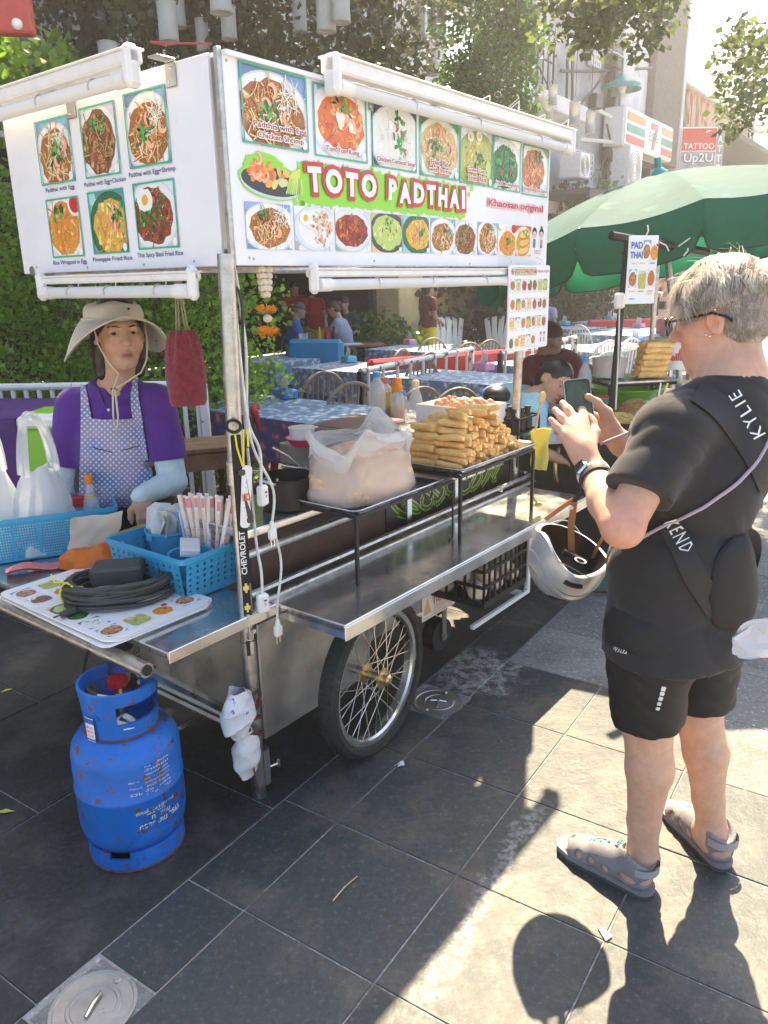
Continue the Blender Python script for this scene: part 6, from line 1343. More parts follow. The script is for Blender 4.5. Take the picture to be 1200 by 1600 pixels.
# chairs
mk('rattan',(.26,.20,.15),.55,var=.2,vscale=20);mk('white_chair',(.72,.68,.60),.45,var=.1)
def chair(m,lab,group):
    t=thing('bow_chair',lab,'chair',(0,0,0),group=group);b=MB();b.lathe([(0,.43),(.20,.43),(.215,.445),(.20,.46),(0,.462)],22);obj('seat',b,M_[m],t)
    A=[(.24*math.cos(a)*1.05,.17+.10*math.sin(a)*.4,.46+.43*math.sin(a)**.75)for a in np.linspace(.02,math.pi-.02,22)];b=MB();b.tube(A,.015,8);obj('back_hoop',b,M_[m],t)
    for i in range(7):
        x=-.165+.055*i;z=.46+.43*max(0,1-(x/.252)**2)**.40;o=obj('spindle',MB().tube([(x*.85,.16,.45),(x,.205,z)],.009,6),M_[m],t)
    for x in(-1,1):
        for y in(-1,1):obj('leg',MB().tube([(x*.13,y*.13,.44),(x*.2,y*.2,0)],.014,7),M_[m],t)
    b=MB();b.tube([(.165*math.cos(a),.165*math.sin(a),.2)for a in np.linspace(0,6.2832,19)[:-1]],.008,5,closed=True);obj('ring',b,M_[m],t);return t
CH=[(487,582,0.6,'brown spindle chair left behind the nearest floral table'),(532,598,.5,'brown spindle chair right behind the nearest floral table'),(604,548,1.0,'brown spindle chair at the far side of the middle table'),(648,553,.8,'brown spindle chair between the middle table and the fence'),(638,562,.7,'front brown spindle chair by the middle table'),(632,606,.6,'brown spindle chair seen through the left fence bars'),(690,607,.5,'brown spindle chair seen through the right fence bars'),
      (447,517,2.6,'brown spindle chair left at the bare diners table'),(476,520,2.9,'brown spindle chair nearer on the bare diners table'),(571,507,-1.2,'brown spindle chair behind the woman in grey'),(665,530,.4,'brown spindle chair below the waitress'),(718,537,.5,'brown spindle chair with its back to the fence, right of the waitress'),(748,533,.6,'brown spindle chair near the white garden chairs'),(812,556,.5,'brown spindle chair behind the hanging menu board')]
WH=[(918,507,-.9,'white arched chair standing apart left of the stall pole'),(935,531,.4,'white arched chair in the second row left of the stall pole'),(905,556,.5,'white arched chair nearest the girl in light blue'),(1008,537,.4,'white arched chair right of the stall pole'),(935,548,.3,'white arched chair behind the clear tub'),(968,528,.5,'white arched chair behind the stall pole')]
for m,lst,grp in(('rattan',CH,'brown spindle chairs'),('white_chair',WH,'white arched chairs')):
    first=None
    for x,y,rz,lab in lst:
        P=atz(x,y,.87 if m=='rattan' else.89);P.z=0
        if P.y>16 or P.y<0:P=Vector((P.x*15/P.y,15,0))
        if first is None:first=chair(m,lab,grp);first.location=P;first.rotation_euler=(0,0,rz+math.pi)
        else:dup(first,P,rz+math.pi,lab)
def fanchair(lab,x,y,Y,rz):
    P=atY(x,y,Y);P.z=0;t=thing('garden_chair',lab,'chair',P,rz,group='white garden chairs');
    for i in range(6):
        a=(i-2.5)*.13;o=obj('back_slat',MB().box((0,0,.40),(.10,.02,.80),b=.008),M_['white_chair'],t);o.location=(.05*(i-2.5),0,.25);o.rotation_euler=(R(-18),a,0)
    b=MB();b.box((0,-.28,.33),(.55,.5,.03));obj('seat',b,M_['white_chair'],t)
    for x_ in(-1,1):obj('armrest',MB().box((x_*.33,-.22,.55),(.10,.6,.025)),M_['white_chair'],t);obj('leg',MB().box((x_*.3,-.45,.27),(.08,.03,.54)),M_['white_chair'],t);obj('leg',MB().box((x_*.3,.05,.27),(.08,.03,.54)),M_['white_chair'],t)
fanchair('left white slatted garden chair beside the waitress',687,525,13.4,.5);fanchair('right white slatted garden chair beside the waitress',706,522,13.8,.5);fanchair('white slatted garden chair behind the hanging menu board edge',780,522,13.6,-.6)
mk('blue_vinyl',(.02,.26,.52),.4,var=.1);mk('red_vinyl',(.50,.015,.025),.35,var=.1,coat=.2)
P=atz(482,604,.42);t=thing('armchair','bright blue padded armchair beside the small floral table','armchair',Vector((P.x,P.y,0)),-.25)
b=MB();b.box((0,0,.34),(.72,.62,.18),b=.05);obj('seat',b,M_['blue_vinyl'],t);b=MB();b.box((0,.30,.68),(.72,.14,.56),b=.05,rot=Euler((R(-8),0,0)));obj('backrest',b,M_['blue_vinyl'],t)
for x in(-1,1):
    for y in(-1,1):obj('leg',MB().box((x*.3,y*.24,.13),(.05,.05,.26)),M_['dark_wood'],t)
P=atz(466,705,.45);t=thing('plastic_chair','shiny red plastic chair beside the cart','chair',Vector((P.x,P.y,0)),R(98))
def bent(u,v):return((u-.5)*.42*(1-.1*v),.20+.02*math.sin(3.14*u)+.08*v,.46+.32*v-.03*abs(u-.5)*v)
b=MB();b.grid(bent,10,8);b.grid(lambda u,v:(lambda q:(q[0],q[1]+.03,q[2]))(bent(u,v)),10,8);b.tube([bent(u,1)[:2]+(bent(u,1)[2],)for u in np.linspace(0,1,8)],.022,8);b.tube([bent(0,v)for v in np.linspace(0,1,6)],.02,8);b.tube([bent(1,v)for v in np.linspace(0,1,6)],.02,8);obj('backrest',b,M_['red_vinyl'],t,smooth=60)
b=MB();b.box((0,0,.44),(.44,.44,.045),b=.02);obj('seat',b,M_['red_vinyl'],t)
for x in(-1,1):
    for y in(-1,1):obj('leg',MB().tube([(x*.17,y*.17,.43),(x*.22,y*.22,0)],[.026,.018],8),M_['red_vinyl'],t)
def bench(lab,x,y,z,L,rz):
    P=atz(x,y,z);t=thing('padded_bench',lab,'bench',Vector((P.x,P.y,0)),rz,group='red padded benches');b=MB();b.box((0,.25,.55),(L,.12,.62),b=.03);obj('backrest',b,M_['red_vinyl'],t);b=MB();b.box((0,0,.33),(L,.5,.2),b=.04);obj('seat',b,M_['red_vinyl'],t);b=MB();b.box((0,.05,.12),(L*.95,.4,.22));obj('plinth',b,M_['dark_wood'],t)
bench('long red padded bench behind the white fence',745,562,.80,2.4,TY-R(20));bench('red padded bench far behind the stall',1000,499,.86,1.8,.1)
# left: wooden stool table, purple table, cool box
P=atz(300,697,.76);P=Vector((P.x*4.35/P.y,4.35,0));t=thing('wooden_table','small worn brown wooden table behind the seller beside the hedge','table',P,R(20))
for k in range(3):obj('plank',MB().box((0,-.12+.12*k,.745),(.52,.115,.028),b=.004),M_['wood'],t)
b=MB();b.box((0,-.17,.68),(.46,.025,.09));b.box((0,.17,.68),(.46,.025,.09));b.box((.23,0,.68),(.025,.34,.09));b.box((-.23,0,.68),(.025,.34,.09));obj('apron',b,M_['wood'],t)
for x in(-1,1):
    for y in(-1,1):obj('leg',MB().tube([(x*.22,y*.15,.73),(x*.24,y*.17,0)],[.034,.028],4),M_['wood'],t)
mk('purple_cloth',(.085,.025,.15),.8,var=.2,vscale=8,bump=.2,bscale=200)
P=atY(-10,640,4.4);t=thing('purple_table','table covered with a purple cloth at the left edge behind the seller','table',Vector((P.x-.2,4.5,0)),R(-6));b=MB();b.box((0,0,.955),(1.0,.7,.03),b=.01);b.box((0,-.355,.70),(1.0,.012,.5),b=.004);b.box((.505,0,.72),(.012,.7,.5),b=.004);obj('cloth',b,M_['purple_cloth'],t)
for x in(-.42,.42):
    for y in(-.28,.28):obj('leg',MB().box((x,y,.47),(.04,.04,.94)),M_['wood'],t)
mk('lime_plastic',(.22,.52,.03),.35)
P=atY(97,662,3.95);t=thing('cool_box','lime green cool box with a white lid beside the purple table','cool box',Vector((P.x-.06,3.95,0)),R(-4));zt=P.z+.04
b=MB();b.box((0,0,zt-.22),(.19,.26,.36),b=.02);obj('box',b,M_['lime_plastic'],t);b=MB();b.box((0,0,zt-.012),(.215,.28,.06),b=.015);b.box((0,0,zt+.02),(.17,.24,.02),b=.008);obj('lid',b,M_['white_plastic'],t);b=MB();b.box((0,0,zt+.031),(.13,.2,.008),b=.003);obj('lid_inset',b,M_['lime_plastic'],t);b=MB();b.box((0,0,(zt-.40)/2),(.3,.3,zt-.41));obj('stand',b,M_['wood'],t)
# ================================================================== GREEN UMBRELLA AND THE SECOND STALL
mk('umb_green',(.020,.105,.112),.8,var=.18,vscale=5,transl=.30,spots=[((.05,.20,.16),7,.62,.1)]);mk('umb_flap',(.012,.15,.085),.8,var=.12,vscale=5,transl=.45);mk('umb_trim',(.045,.03,.02),.7)
A=np.array(atY(1030,274,5.1));P1=np.array(atY(905,357,4.2));P2=np.array(atY(1143,300,3.98))
NR,RR=12,np.linalg.norm(P1-A)
# canopy axis: equal drop to both corners, leaning a little back
e1,e2=(P1-A)/RR,(P2-A)/np.linalg.norm(P2-A)
drop=.31;best=None
for tx in np.linspace(-.5,.5,101):
    for ty in np.linspace(-.5,.5,101):
        ax=np.array([tx,ty,-1.]);ax/=np.linalg.norm(ax);c=(e1@ax-drop/RR*1.0)**2+(e2@ax-drop/RR)**2
        if best is None or c<best[0]:best=(c,ax)
ax=best[1];f1=e1-ax*(e1@ax);f1/=np.linalg.norm(f1);f2=np.cross(ax,f1);s2=e2@f2;
if s2<0:f2=-f2
t=thing('market_umbrella','large faded green market umbrella with scalloped flaps over the second stall','umbrella',A)
def rimpt(k,rad=1.,dz=0.):a=2*math.pi*k/NR;return f1*math.cos(a)*RR*.97*rad+f2*math.sin(a)*RR*.97*rad+ax*(drop*rad**1.6+dz)
for k in range(NR):
    def pan(u,v,k=k):
        p=rimpt(k,max(v,.02))*(1-u)+rimpt(k+1,max(v,.02))*u;return tuple(p+ax*(.030*math.sin(math.pi*u)*v))
    b=MB();b.grid(pan,9,12);b.grid(lambda u,v:tuple(np.array(pan(u,v))+ax*.004),9,12);obj('canopy_panel',b,M_['umb_green'],t,smooth=60)
    L_=.235
    def flap(u,v,k=k):
        q=np.array(pan(u,1));sc=L_*(.62+.38*min(1,3.2*math.sin(math.pi*u)**.8));return tuple(q+np.array([0,0,-1])*sc*v*.9+ax*sc*v*.1+(f1*math.cos(2*math.pi*(k+u)/NR)+f2*math.sin(2*math.pi*(k+u)/NR))*.03*math.sin(math.pi*v)*(1+.3*math.sin(9*u)))
    b=MB();b.grid(flap,18,6);obj('flap',b,M_['umb_flap' if k%1==0 else 'umb_green'],t,smooth=60)
    b=MB();b.tube([flap(u,1)for u in np.linspace(0,1,18)],.005,4);obj('trim',b,M_['umb_trim'],t)
    b=MB();b.tube([tuple(ax*.05),tuple(rimpt(k,.5)+ax*.02),tuple(rimpt(k)+ax*.006)],.007,5);obj('rib',b,M_['dull_steel'],t)
up=Vector(-ax);mz=up.to_track_quat('Z','Y').to_matrix().to_4x4()
b=MB();b.lathe([(.06,-.01),(.05,.02),(.022,.045),(.02,.10),(.0,.105)],14,M=mz);obj('finial',b,M_['lamp_green'],t)
b=MB();pe=Vector(ax)*1.2;b.tube([(0,0,0),pe,(pe.x*1.1,pe.y*1.1,-A[2]+.1)],.02,10);obj('pole',b,M_['steel_pipe'],t)
b=MB();b.lathe([(0,0),(.25,0),(.25,.06),(.05,.12),(0,.12)],20);obj('base',b,M_['concrete'],t,loc=(pe.x*1.1,pe.y*1.1,-A[2]))
mk('kraft_yellow',(.62,.50,.18),.8)
# stall body
SB=Vector((1.62,4.55,0));SYW=R(48)
def SP(x,y,Y):return atY(x,y,Y)
t=thing('second_stall','dark steel food stall with poles, trays and a gas burner under the umbrella','food stall',(1.55,4.35,0),R(40))
st2=t;mk('stall_dark',(.075,.075,.078),.45,.7,var=.25,vscale=8)
b=MB();b.box((.15,.15,.50),(1.7,.75,.68),b=.01);obj('body',b,M_['stall_dark'],t);b=MB();b.box((.15,.12,.855),(1.78,.85,.03),b=.004);obj('counter',b,M_['counter_steel'],t)
b=MB();b.tube([(-.72,-.30,.93),(.9,-.30,.93)],.014,8);b.tube([(-.72,-.30,.93),(-.72,.45,.93)],.014,8);obj('rail',b,M_['black_metal'],t)
for x in(-.6,.85):
    for y in(-.18,.45):obj('leg',MB().tube([(x,y,.18),(x,y,0)],.02,8),M_['black_metal'],t)
Pa,Pb=SP(955,640,3.85),SP(976,430,3.85);inv=t.matrix_basis.inverted()if False else(Matrix.Translation((1.55,4.35,0))@Matrix.Rotation(R(40),4,'Z')).inverted()
Pt=Pa+(Pb-Pa)*((Pb.z+.18-Pa.z)/(Pb.z-Pa.z));b=MB();b.tube([inv@(Pa-(Pb-Pa)*.45),inv@Pt],.017,10);obj('pole',b,M_['black_metal'],t)
Qa,Qb=SP(1013,600,4.3),SP(1028,400,4.3);b=MB();b.tube([inv@(Qa-(Qb-Qa)*.5),inv@Qb],.014,10);obj('pole',b,M_['steel_pipe'],t)
b=MB();b.tube([inv@SP(955,368,3.8),inv@SP(1105,394,4.1)],.02,10);b.tube([inv@SP(985,371,3.85),inv@SP(976,400,3.85)],.016,8);obj('cross_bar',b,M_['black_metal'],t)
for k,(x0,y0,x1,y1)in enumerate(((1008,372,1012,352),(1030,378,1045,392),(1060,385,1078,372),(1075,388,1068,400))):obj('tie',MB().tube([inv@SP(x0,y0,3.9),inv@SP((x0+x1)/2+3,(y0+y1)/2-2,3.88),inv@SP(x1,y1,3.86)],.0035,5),M_['cord_white'],t)
b=MB();b.box(inv@SP(968,470,3.84),(.05,.03,.075),rz=R(-40),b=.01);obj('switch_box',b,M_['white_plastic'],t)
b=MB();b.tube([inv@SP(968,482,3.83),inv@SP(966,560,3.80),inv@SP(962,640,3.78)],.004,5);obj('cord',b,M_['cord_white'],t)
def hang_sheet(lab,x,y,wpx,hpx,Y,yaw,pics):
    P=atY(x,y,Y);k=FPX/(_f@(np.array(P)-[0,0,CAM_H]));w,h=wpx/k/math.cos(yaw),hpx/k;t=thing('menu_sheet',lab,'menu',P,yaw);b=MB();b.box((0,.003,0),(w,.005,h),b=.001);obj('sheet',b,M_['white_board'],t)
    for j,(px,pz,kd)in enumerate(pics):XZ(t,food(.26*w,.27*h,kd,300+j,.4),px*w,pz*h,-.001)
    return t,w,h
t,w,h=hang_sheet('white laminated sheet titled PAD THAI hanging from the stall cross bar',1003,422,50,102,3.82,.25,[(.12,.30,'noodle'),(.36,.26,'wrap'),(-.30,-.12,'noodle'),(.02,-.14,'greencurry'),(.33,-.12,'chicken')])
words(t,'PAD',-.42*w,-.04*w,.36*h,(.05,.12,.45),h=.10*h,off=.02,y=-.002);words(t,'THAI',-.44*w,-.02*w,.22*h,(.05,.12,.45),h=.10*h,off=.02,y=-.002)
b=MB();g=random.Random(5)
for k in range(14):
    x,z=g.choice((-.30,.02,.33))*w+g.uniform(-.03,.03)*w,g.choice((.10,-.31,-.35,-.42))*h;c=g.choice(((.72,.62,.10),(.15,.3,.6),(.7,.3,.4)));b.add([(x-.10*w,-.0015-.00003*k,z-.012*h),(x+.08*w,-.0015-.00003*k,z-.012*h),(x+.08*w,-.0015-.00003*k,z+.006*h),(x-.10*w,-.0015-.00003*k,z+.006*h)],[(0,1,2,3)],c)
obj('price_lines',b,M_['print'],t,smooth=0)
hang_sheet('second laminated menu sheet seen edge on behind the pad thai sheet',980,428,7,92,3.87,.8,[])
# things on the second stall
t=thing('tray_stand','black stand with a steel tray at the back of the second stall','tray stand',SP(985,588,4.25),R(12));zt=t.location.z
b=MB();b.box((0,0,-.012),(.40,.30,.018),b=.004);obj('tray',b,M_['tray_steel'],t);b=MB();b.tube([(-.2,-.15,-.025),(.2,-.15,-.025),(.2,.15,-.025),(-.2,.15,-.025)],.009,6,closed=True);obj('frame',b,M_['black_metal'],t)
for x in(-1,1):
    for y in(-1,1):obj('leg',MB().tube([(x*.2,y*.15,-.02),(x*.2,y*.15,-zt+.87)],.008,6),M_['black_metal'],t)
for lay in range(6):
    for i in range(3):
        o=obj('spring_roll',rolls[(lay+i)%5],None,None,label='large golden spring roll stacked on the second stall',cat='spring roll',group='spring rolls on the second stall');o.location=SP(985,588,4.25)+Vector((.085+.012*lay*(.5),-.10+.055*i+.01*(lay%2),.018+.031*lay));o.rotation_euler=(lay+i,0,.12+.08*((i+lay)%3-1));o.scale=(1.25,1.25,1.25)
t=thing('clear_tub','clear round tub of chopped peanuts beside the stacked spring rolls','tub',SP(960,588,4.22)+Vector((-.03,0,0)),0);b=MB();b.lathe([(0,0),(.085,0),(.10,.15),(.104,.155),(.104,.16),(.098,.16)],24);obj('tub',b,M_['clear_plastic'],t);b=MB();b.lathe([(0,.004),(.082,.004),(.092,.095),(.05,.105),(0,.108)],22);mk('peanut',(.55,.42,.32),.8,var=.4,vscale=60,bump=.8,bscale=90);obj('contents',b,M_['peanut'],t)
bottle('water_bottle','large clear water bottle with a blue label on the second stall',SP(911,640,4.15),[(r*1.15,z*1.25)for r,z in PET],('clear_plastic',[('cap',[(.017,.25),(.018,.275),(0,.276)],'cap_blue'),('label_band',[(.0395,.03),(.0398,.032),(.0398,.10),(.0395,.102)],'water_blue')]))
t=thing('green_basin','lime green plastic basin below the stall tray','basin',SP(975,640,4.35),.2);b=MB();b.lathe([(0,0),(.13,0),(.19,.13),(.205,.132),(.205,.125),(.185,.12),(.125,.006),(0,.006)],28);obj('basin',b,M_['lime_plastic'],t);
t=thing('green_cup','dark green cup of red chilli in front of the lime basin','cup',SP(942,650,4.0),0);b=MB();b.lathe([(0,0),(.045,0),(.055,.10),(.05,.1),(0,.085)],18);obj('cup',b,M_['lamp_green'],t);b=MB();b.lathe([(0,.108),(.03,.104),(.049,.096)],16);obj('chilli',b,M_['cap_red'],t)
def heap(lab,P,rx,ry,h,col,sd,n=700):
    t=thing('noodle_heap',lab,'noodles',P,.3);m=mk('noodle_'+str(sd),col,.5,var=.2,vscale=30);b=MB();b.sph((0,0,0),(rx,ry,h*.8),20,10);obj('mound',b,m,t);g=np.random.default_rng(sd);b=MB()
    for k in range(n//3):
        a,e=g.random()*6.28,g.random()*1.5;p=np.array([rx*math.cos(a)*math.cos(e),ry*math.sin(a)*math.cos(e),h*.82*math.sin(e)]);q=p;P_=[]
        d=g.normal(size=3)*.4
        for i in range(5):d=d+g.normal(size=3)*.5;q=q+d/np.linalg.norm(d)*.013;q=q*np.array([1,1,1]);s_=math.sqrt((q[0]/rx)**2+(q[1]/ry)**2+(q[2]/(h*.82))**2);q=q/s_*1.0;P_.append(tuple(q*1.03))
        b.tube(P_,.0028,4,cap=False)
    tag(obj('noodle_strands',b,m,t),kind='stuff')
t=thing('frying_pan','wide black frying pan holding noodles on the second stall','pan',SP(985,668,3.95),.5);b=MB();b.lathe([(0,0),(.19,.0),(.25,.055),(.255,.055),(.255,.048),(.195,-.008),(0,-.008)],32);obj('pan',b,M_['black_metal'],t);b=MB();b.box((0,0,-.05),(.36,.30,.07),b=.01);obj('burner',b,M_['stall_dark'],t)
PP=SP(985,668,3.95);heap('pale yellow noodles heaped at the front of the pan',PP+Vector((-.09,-.06,.02)),.12,.10,.08,(.68,.50,.14),71);heap('brown fried noodles heaped at the back of the pan',PP+Vector((.05,.09,.03)),.12,.10,.12,(.46,.25,.09),72)
def cup(lab,P,col,straws):
    t=thing('drink_cup',lab,'cup',P,0,group='clear drink cups on the second stall');b=MB();b.lathe([(0,0),(.032,0),(.046,.11),(.049,.113),(.046,.116)],20);obj('cup',b,M_['clear_plastic'],t);b=MB();b.lathe([(0,.003),(.031,.003),(.040,.075),(0,.077)],18);obj('contents',b,M_[col],t)
    for i,(m,dx)in enumerate(straws):obj('straw',MB().tube([(0,0,.02),(dx,.01*i,.20)],.0045,6),M_[m],t)
mk('straw_yellow',(.75,.72,.04),.4);mk('salad',(.40,.42,.16),.7,var=.6,vscale=50)
cup('clear cup of shredded salad with a yellow straw in front',SP(1022,664,3.7),'salad',[('straw_yellow',.05),('white_plastic',.02)]);cup('clear cup with pale straws standing behind the yellow straw',SP(1040,664,3.75),'salad',[('tissue_blue',.06),('white_plastic',.075)]);cup('clear domed cup of greens standing farther back',SP(1028,620,4.3),'salad',[]);cup('clear cup of orange drink by the tourist shoulder',SP(1058,650,4.0),'amber',[])
b=MB();b.box((0,0,0),(.26,.16,.012),b=.003);[b.tube([(x*.12,y*.07,0),(x*.12,y*.07,-.10)],.007,6)for x in(-1,1)for y in(-1,1)];tag(obj('cup_stand',b,M_['black_metal'],None),'low black stand under the clear drink cups','stand').location=SP(1030,668,3.72)
t=thing('spread_tub','white tub of hazelnut spread with red lettering behind the tourist face','tub',SP(1044,575,4.6),0);b=MB();b.lathe([(0,0),(.095,0),(.11,.15),(.116,.15),(.116,.175),(0,.178)],26);obj('tub',b,M_['white_plastic'],t)
v,f=text('nutella',1.,.03);wv=v[:,0].max()-v[:,0].min()
for i0,m in((1,'print_red'),):
    k=.15/wv;a=-1.75+(v[:,0]-v[:,0].mean())*k/.108;b=MB();b.add(np.c_[.108*np.cos(a),.108*np.sin(a),.07+v[:,1]*k],f);obj('lettering',b,M_[m],t,smooth=0)
t=thing('yellow_tub','tall yellow tub partly hidden by the tourist shoulder','tub',SP(1080,660,4.1),0);b=MB();b.lathe([(0,0),(.08,0),(.085,.20),(.09,.2),(.09,.215),(0,.216)],22);mk('tub_yellow',(.70,.56,.16),.4);obj('tub',b,M_['tub_yellow'],t)
for k,(x,y,Y,lab)in enumerate(((852,690,4.05,'clear plastic food box in front of the girl'),(872,668,4.2,'tall clear plastic food box below the girl face'))):
    t=thing('food_box',lab,'box',SP(x,y,Y),R(10+20*k),group='clear plastic food boxes');b=MB();h_=(.09,.11)[k]
    for c,d in(((0,-.07,h_/2),(.19,.003,h_)),((0,.07,h_/2),(.19,.003,h_)),((-.095,0,h_/2),(.003,.14,h_)),((.095,0,h_/2),(.003,.14,h_)),((0,0,.002),(.19,.14,.004))):b.box(c,d)
    mk('frosted',(.72,.76,.82),.3,alpha=.6);obj('box',b,M_['frosted'],t);b=MB();b.box((0,0,h_),(.205,.155,.008),b=.003);obj('rim',b,M_['frosted'],t)
tg=gas('teal green gas cylinder standing behind the silver helmet',Vector((*atY(942,800,4.05)[:2],0.004)),R(60),'gas_teal',1.45)
t=obj('wheel',MB().tube([(0,-.03,0),(0,.03,0)],.02,8),M_['brass'],st2);t.matrix_world=st2.matrix_basis if False else t.matrix_world;t.location=inv@SP(898,720,4.1);b=MB();b.tube([(0.17*math.cos(a),0,.17*math.sin(a))for a in np.linspace(0,6.2832,33)[:-1]],.012,6,closed=True);obj('rim',b,M_['brass'],t);b=MB();[b.tube([(0,0,0),(.17*math.cos(a),0,.17*math.sin(a))],.002,4)for a in np.linspace(0,6.28,19)[:-1]];tag(obj('spokes',b,M_['steel'],t),kind='stuff')
# dark half helmet with a visor behind the eggs
t=thing('open_helmet','black motorcycle helmet with a blue edge lying open behind the egg carton','helmet',atY(774,618,4.1),R(20));t.scale=(.6,.6,.42);b=MB()
b.lathe([(.115,-.02),(.125,.01),(.12,.06),(.09,.11),(.04,.135),(0,.14)],26,M=Matrix.Rotation(R(70),4,'X'));obj('shell',b,M_['black_plastic'],t);b=MB();b.tube([(.12*math.cos(a),.12*math.sin(a)*.34+.0,.12*math.sin(a)*.94)for a in np.linspace(0,6.28,26)],.012,8);obj('rim',b,M_['tissue_blue'],t)
b=MB();b.grid(lambda u,v:(-.28+.30*u,-.06-.02*v,-.06+.05*u+.06*v*u),10,5);b.grid(lambda u,v:(-.28+.30*u,-.055-.02*v,-.06+.05*u+.06*v*u),10,5);obj('visor',b,M_['black_metal'],t)
b=MB();b.box((0,0,-.10),(.26,.24,.02),b=.004);b.box((0,0,-.135),(.2,.2,.05));tag(obj('helmet_stand',b,M_['dull_steel'],None),'small steel box the dark helmet lies on','box').location=atY(774,618,4.1)
# ================================================================== PEOPLE: one continuous surface each, grown from blended limbs
from mathutils.bvhtree import BVHTree
class SDF:
    def __init__(s,lo,hi,h):
        s.lo=np.array(lo,float);s.h=h;s.n=np.ceil((np.array(hi)-s.lo)/h).astype(int)+1
        s.D=np.full(s.n,.30,np.float32);s.ax=[(s.lo[i]+h*np.arange(s.n[i])).astype(np.float32)for i in range(3)]
    def sub(s,lo,hi,pad):
        sl=[]
        for i in range(3):
            a=int(max(0,math.floor((lo[i]-pad-s.lo[i])/s.h)));b=int(min(s.n[i],math.ceil((hi[i]+pad-s.lo[i])/s.h)+1));sl.append(slice(a,max(a,b)))
        X,Y,Z=s.ax[0][sl[0]][:,None,None],s.ax[1][sl[1]][None,:,None],s.ax[2][sl[2]][None,None,:]
        return tuple(sl),X,Y,Z
    def comb(s,sl,d,k,op):
        A=s.D[sl]
        if not A.size:return
        if op=='u':
            if k>0:hh=np.clip(.5+.5*(A-d)/k,0,1);A[...]=A*(1-hh)+d*hh-k*hh*(1-hh)
            else:np.minimum(A,d,out=A)
        else:
            if k>0:hh=np.clip(.5-.5*(A+d)/k,0,1);A[...]=A*(1-hh)-d*hh+k*hh*(1-hh)
            else:np.maximum(A,-d,out=A)
    def cone(s,a,b,r1,r2,k=.02,op='u'):
        a,b=np.array(a,float),np.array(b,float);m=max(r1,r2);sl,X,Y,Z=s.sub(np.minimum(a,b)-m,np.maximum(a,b)+m,k+4*s.h)
        ab=b-a;L2=max(ab@ab,1e-9);px,py,pz=X-a[0],Y-a[1],Z-a[2]
        t=np.clip((px*ab[0]+py*ab[1]+pz*ab[2])/L2,0,1);d=np.sqrt((px-t*ab[0])**2+(py-t*ab[1])**2+(pz-t*ab[2])**2)-(r1+(r2-r1)*t);s.comb(sl,d.astype(np.float32),k,op);return s
    def ell(s,c,r,k=.02,rot=None,op='u'):
        c,r=np.array(c,float),np.array(r,float);m=r.max();sl,X,Y,Z=s.sub(c-m,c+m,k+4*s.h);p=[X-c[0],Y-c[1],Z-c[2]]
        if rot is not None:M=np.array(rot);p=[p[0]*M[0,i]+p[1]*M[1,i]+p[2]*M[2,i]for i in range(3)]
        k0=np.sqrt(sum((p[i]/r[i])**2 for i in range(3)));k1=np.sqrt(sum((p[i]/r[i]**2)**2 for i in range(3)));d=k0*(k0-1)/np.maximum(k1,1e-6);s.comb(sl,d.astype(np.float32),k,op);return s
    def chain(s,P,r,k=.02):
        for i in range(len(P)-1):s.cone(P[i],P[i+1],r[i],r[i+1],k if i==0 else min(k,.012))
        return s
    def plane(s,p,n,k=0.):  # keep the side the normal points away from
        n=np.array(n,float);n/=np.linalg.norm(n);p=np.array(p,float)
        d=(s.ax[0][:,None,None]-p[0])*n[0]+(s.ax[1][None,:,None]-p[1])*n[1]+(s.ax[2][None,None,:]-p[2])*n[2];s.comb((slice(None),)*3,-d.astype(np.float32),k,'s');return s
    def folds(s,amp,waves,box=None):  # waves: (kx, ky, kz, phase)
        X,Y,Z=s.ax[0][:,None,None],s.ax[1][None,:,None],s.ax[2][None,None,:];w=0
        for kx,ky,kz,ph in waves:w=w+1-1.7*np.sqrt(np.abs(np.sin(.5*(kx*X+ky*Y+kz*Z)+ph+1.1*np.sin(.37*kz*X+.41*kx*Z+.3*kx*Y+ph*2)+.5*np.sin(1.1*kz*Y-.9*ky*Z)))+.004)
        s.D+=(amp*w/len(waves)*1.4).astype(np.float32);return s
    def mesh(s):
        D=s.D;S_=D<0;h=s.h;nx,ny,nz=D.shape
        c=np.zeros((nx-1,ny-1,nz-1),np.int8)
        for i in(0,1):
            for j in(0,1):
                for k in(0,1):c+=S_[i:nx-1+i,j:ny-1+j,k:nz-1+k]
        act=np.argwhere((c>0)&(c<8));idx=np.full(c.shape,-1,np.int32);idx[tuple(act.T)]=np.arange(len(act))
        acc=np.zeros((len(act),3));cnt=np.zeros(len(act));I,J,K=act.T
        cs=[(i,j,k)for i in(0,1)for j in(0,1)for k in(0,1)];val={q:D[I+q[0],J+q[1],K+q[2]]for q in cs}
        for a in cs:
            for ax in range(3):
                if a[ax]:continue
                b=list(a);b[ax]=1;b=tuple(b);va,vb=val[a],val[b];m=(va<0)!=(vb<0);t=np.where(m,va/np.where(m,va-vb,1),0)
                for d in range(3):acc[:,d]+=np.where(m,a[d]+(t if d==ax else 0),0)
                cnt+=m
        V=(act+acc/np.maximum(cnt,1)[:,None])*h+s.lo;Q=[]
        for ax in range(3):
            sA=[slice(1,-1)]*3;sA[ax]=slice(0,-1);sB=list(sA);sB[ax]=slice(1,None)
            e=S_[tuple(sA)]!=S_[tuple(sB)];w=np.argwhere(e);o=np.ones(3,int);o[ax]=0;w=w+o;pos=S_[tuple(w.T)]
            u,v=(ax+1)%3,(ax+2)%3;du,dv=np.zeros(3,int),np.zeros(3,int);du[u]=1;dv[v]=1
            q=np.stack([idx[tuple((w-du-dv).T)],idx[tuple((w-dv).T)],idx[tuple(w.T)],idx[tuple((w-du).T)]],1);q=np.where(pos[:,None],q,q[:,::-1]);Q.append(q)
        return V,np.concatenate(Q)
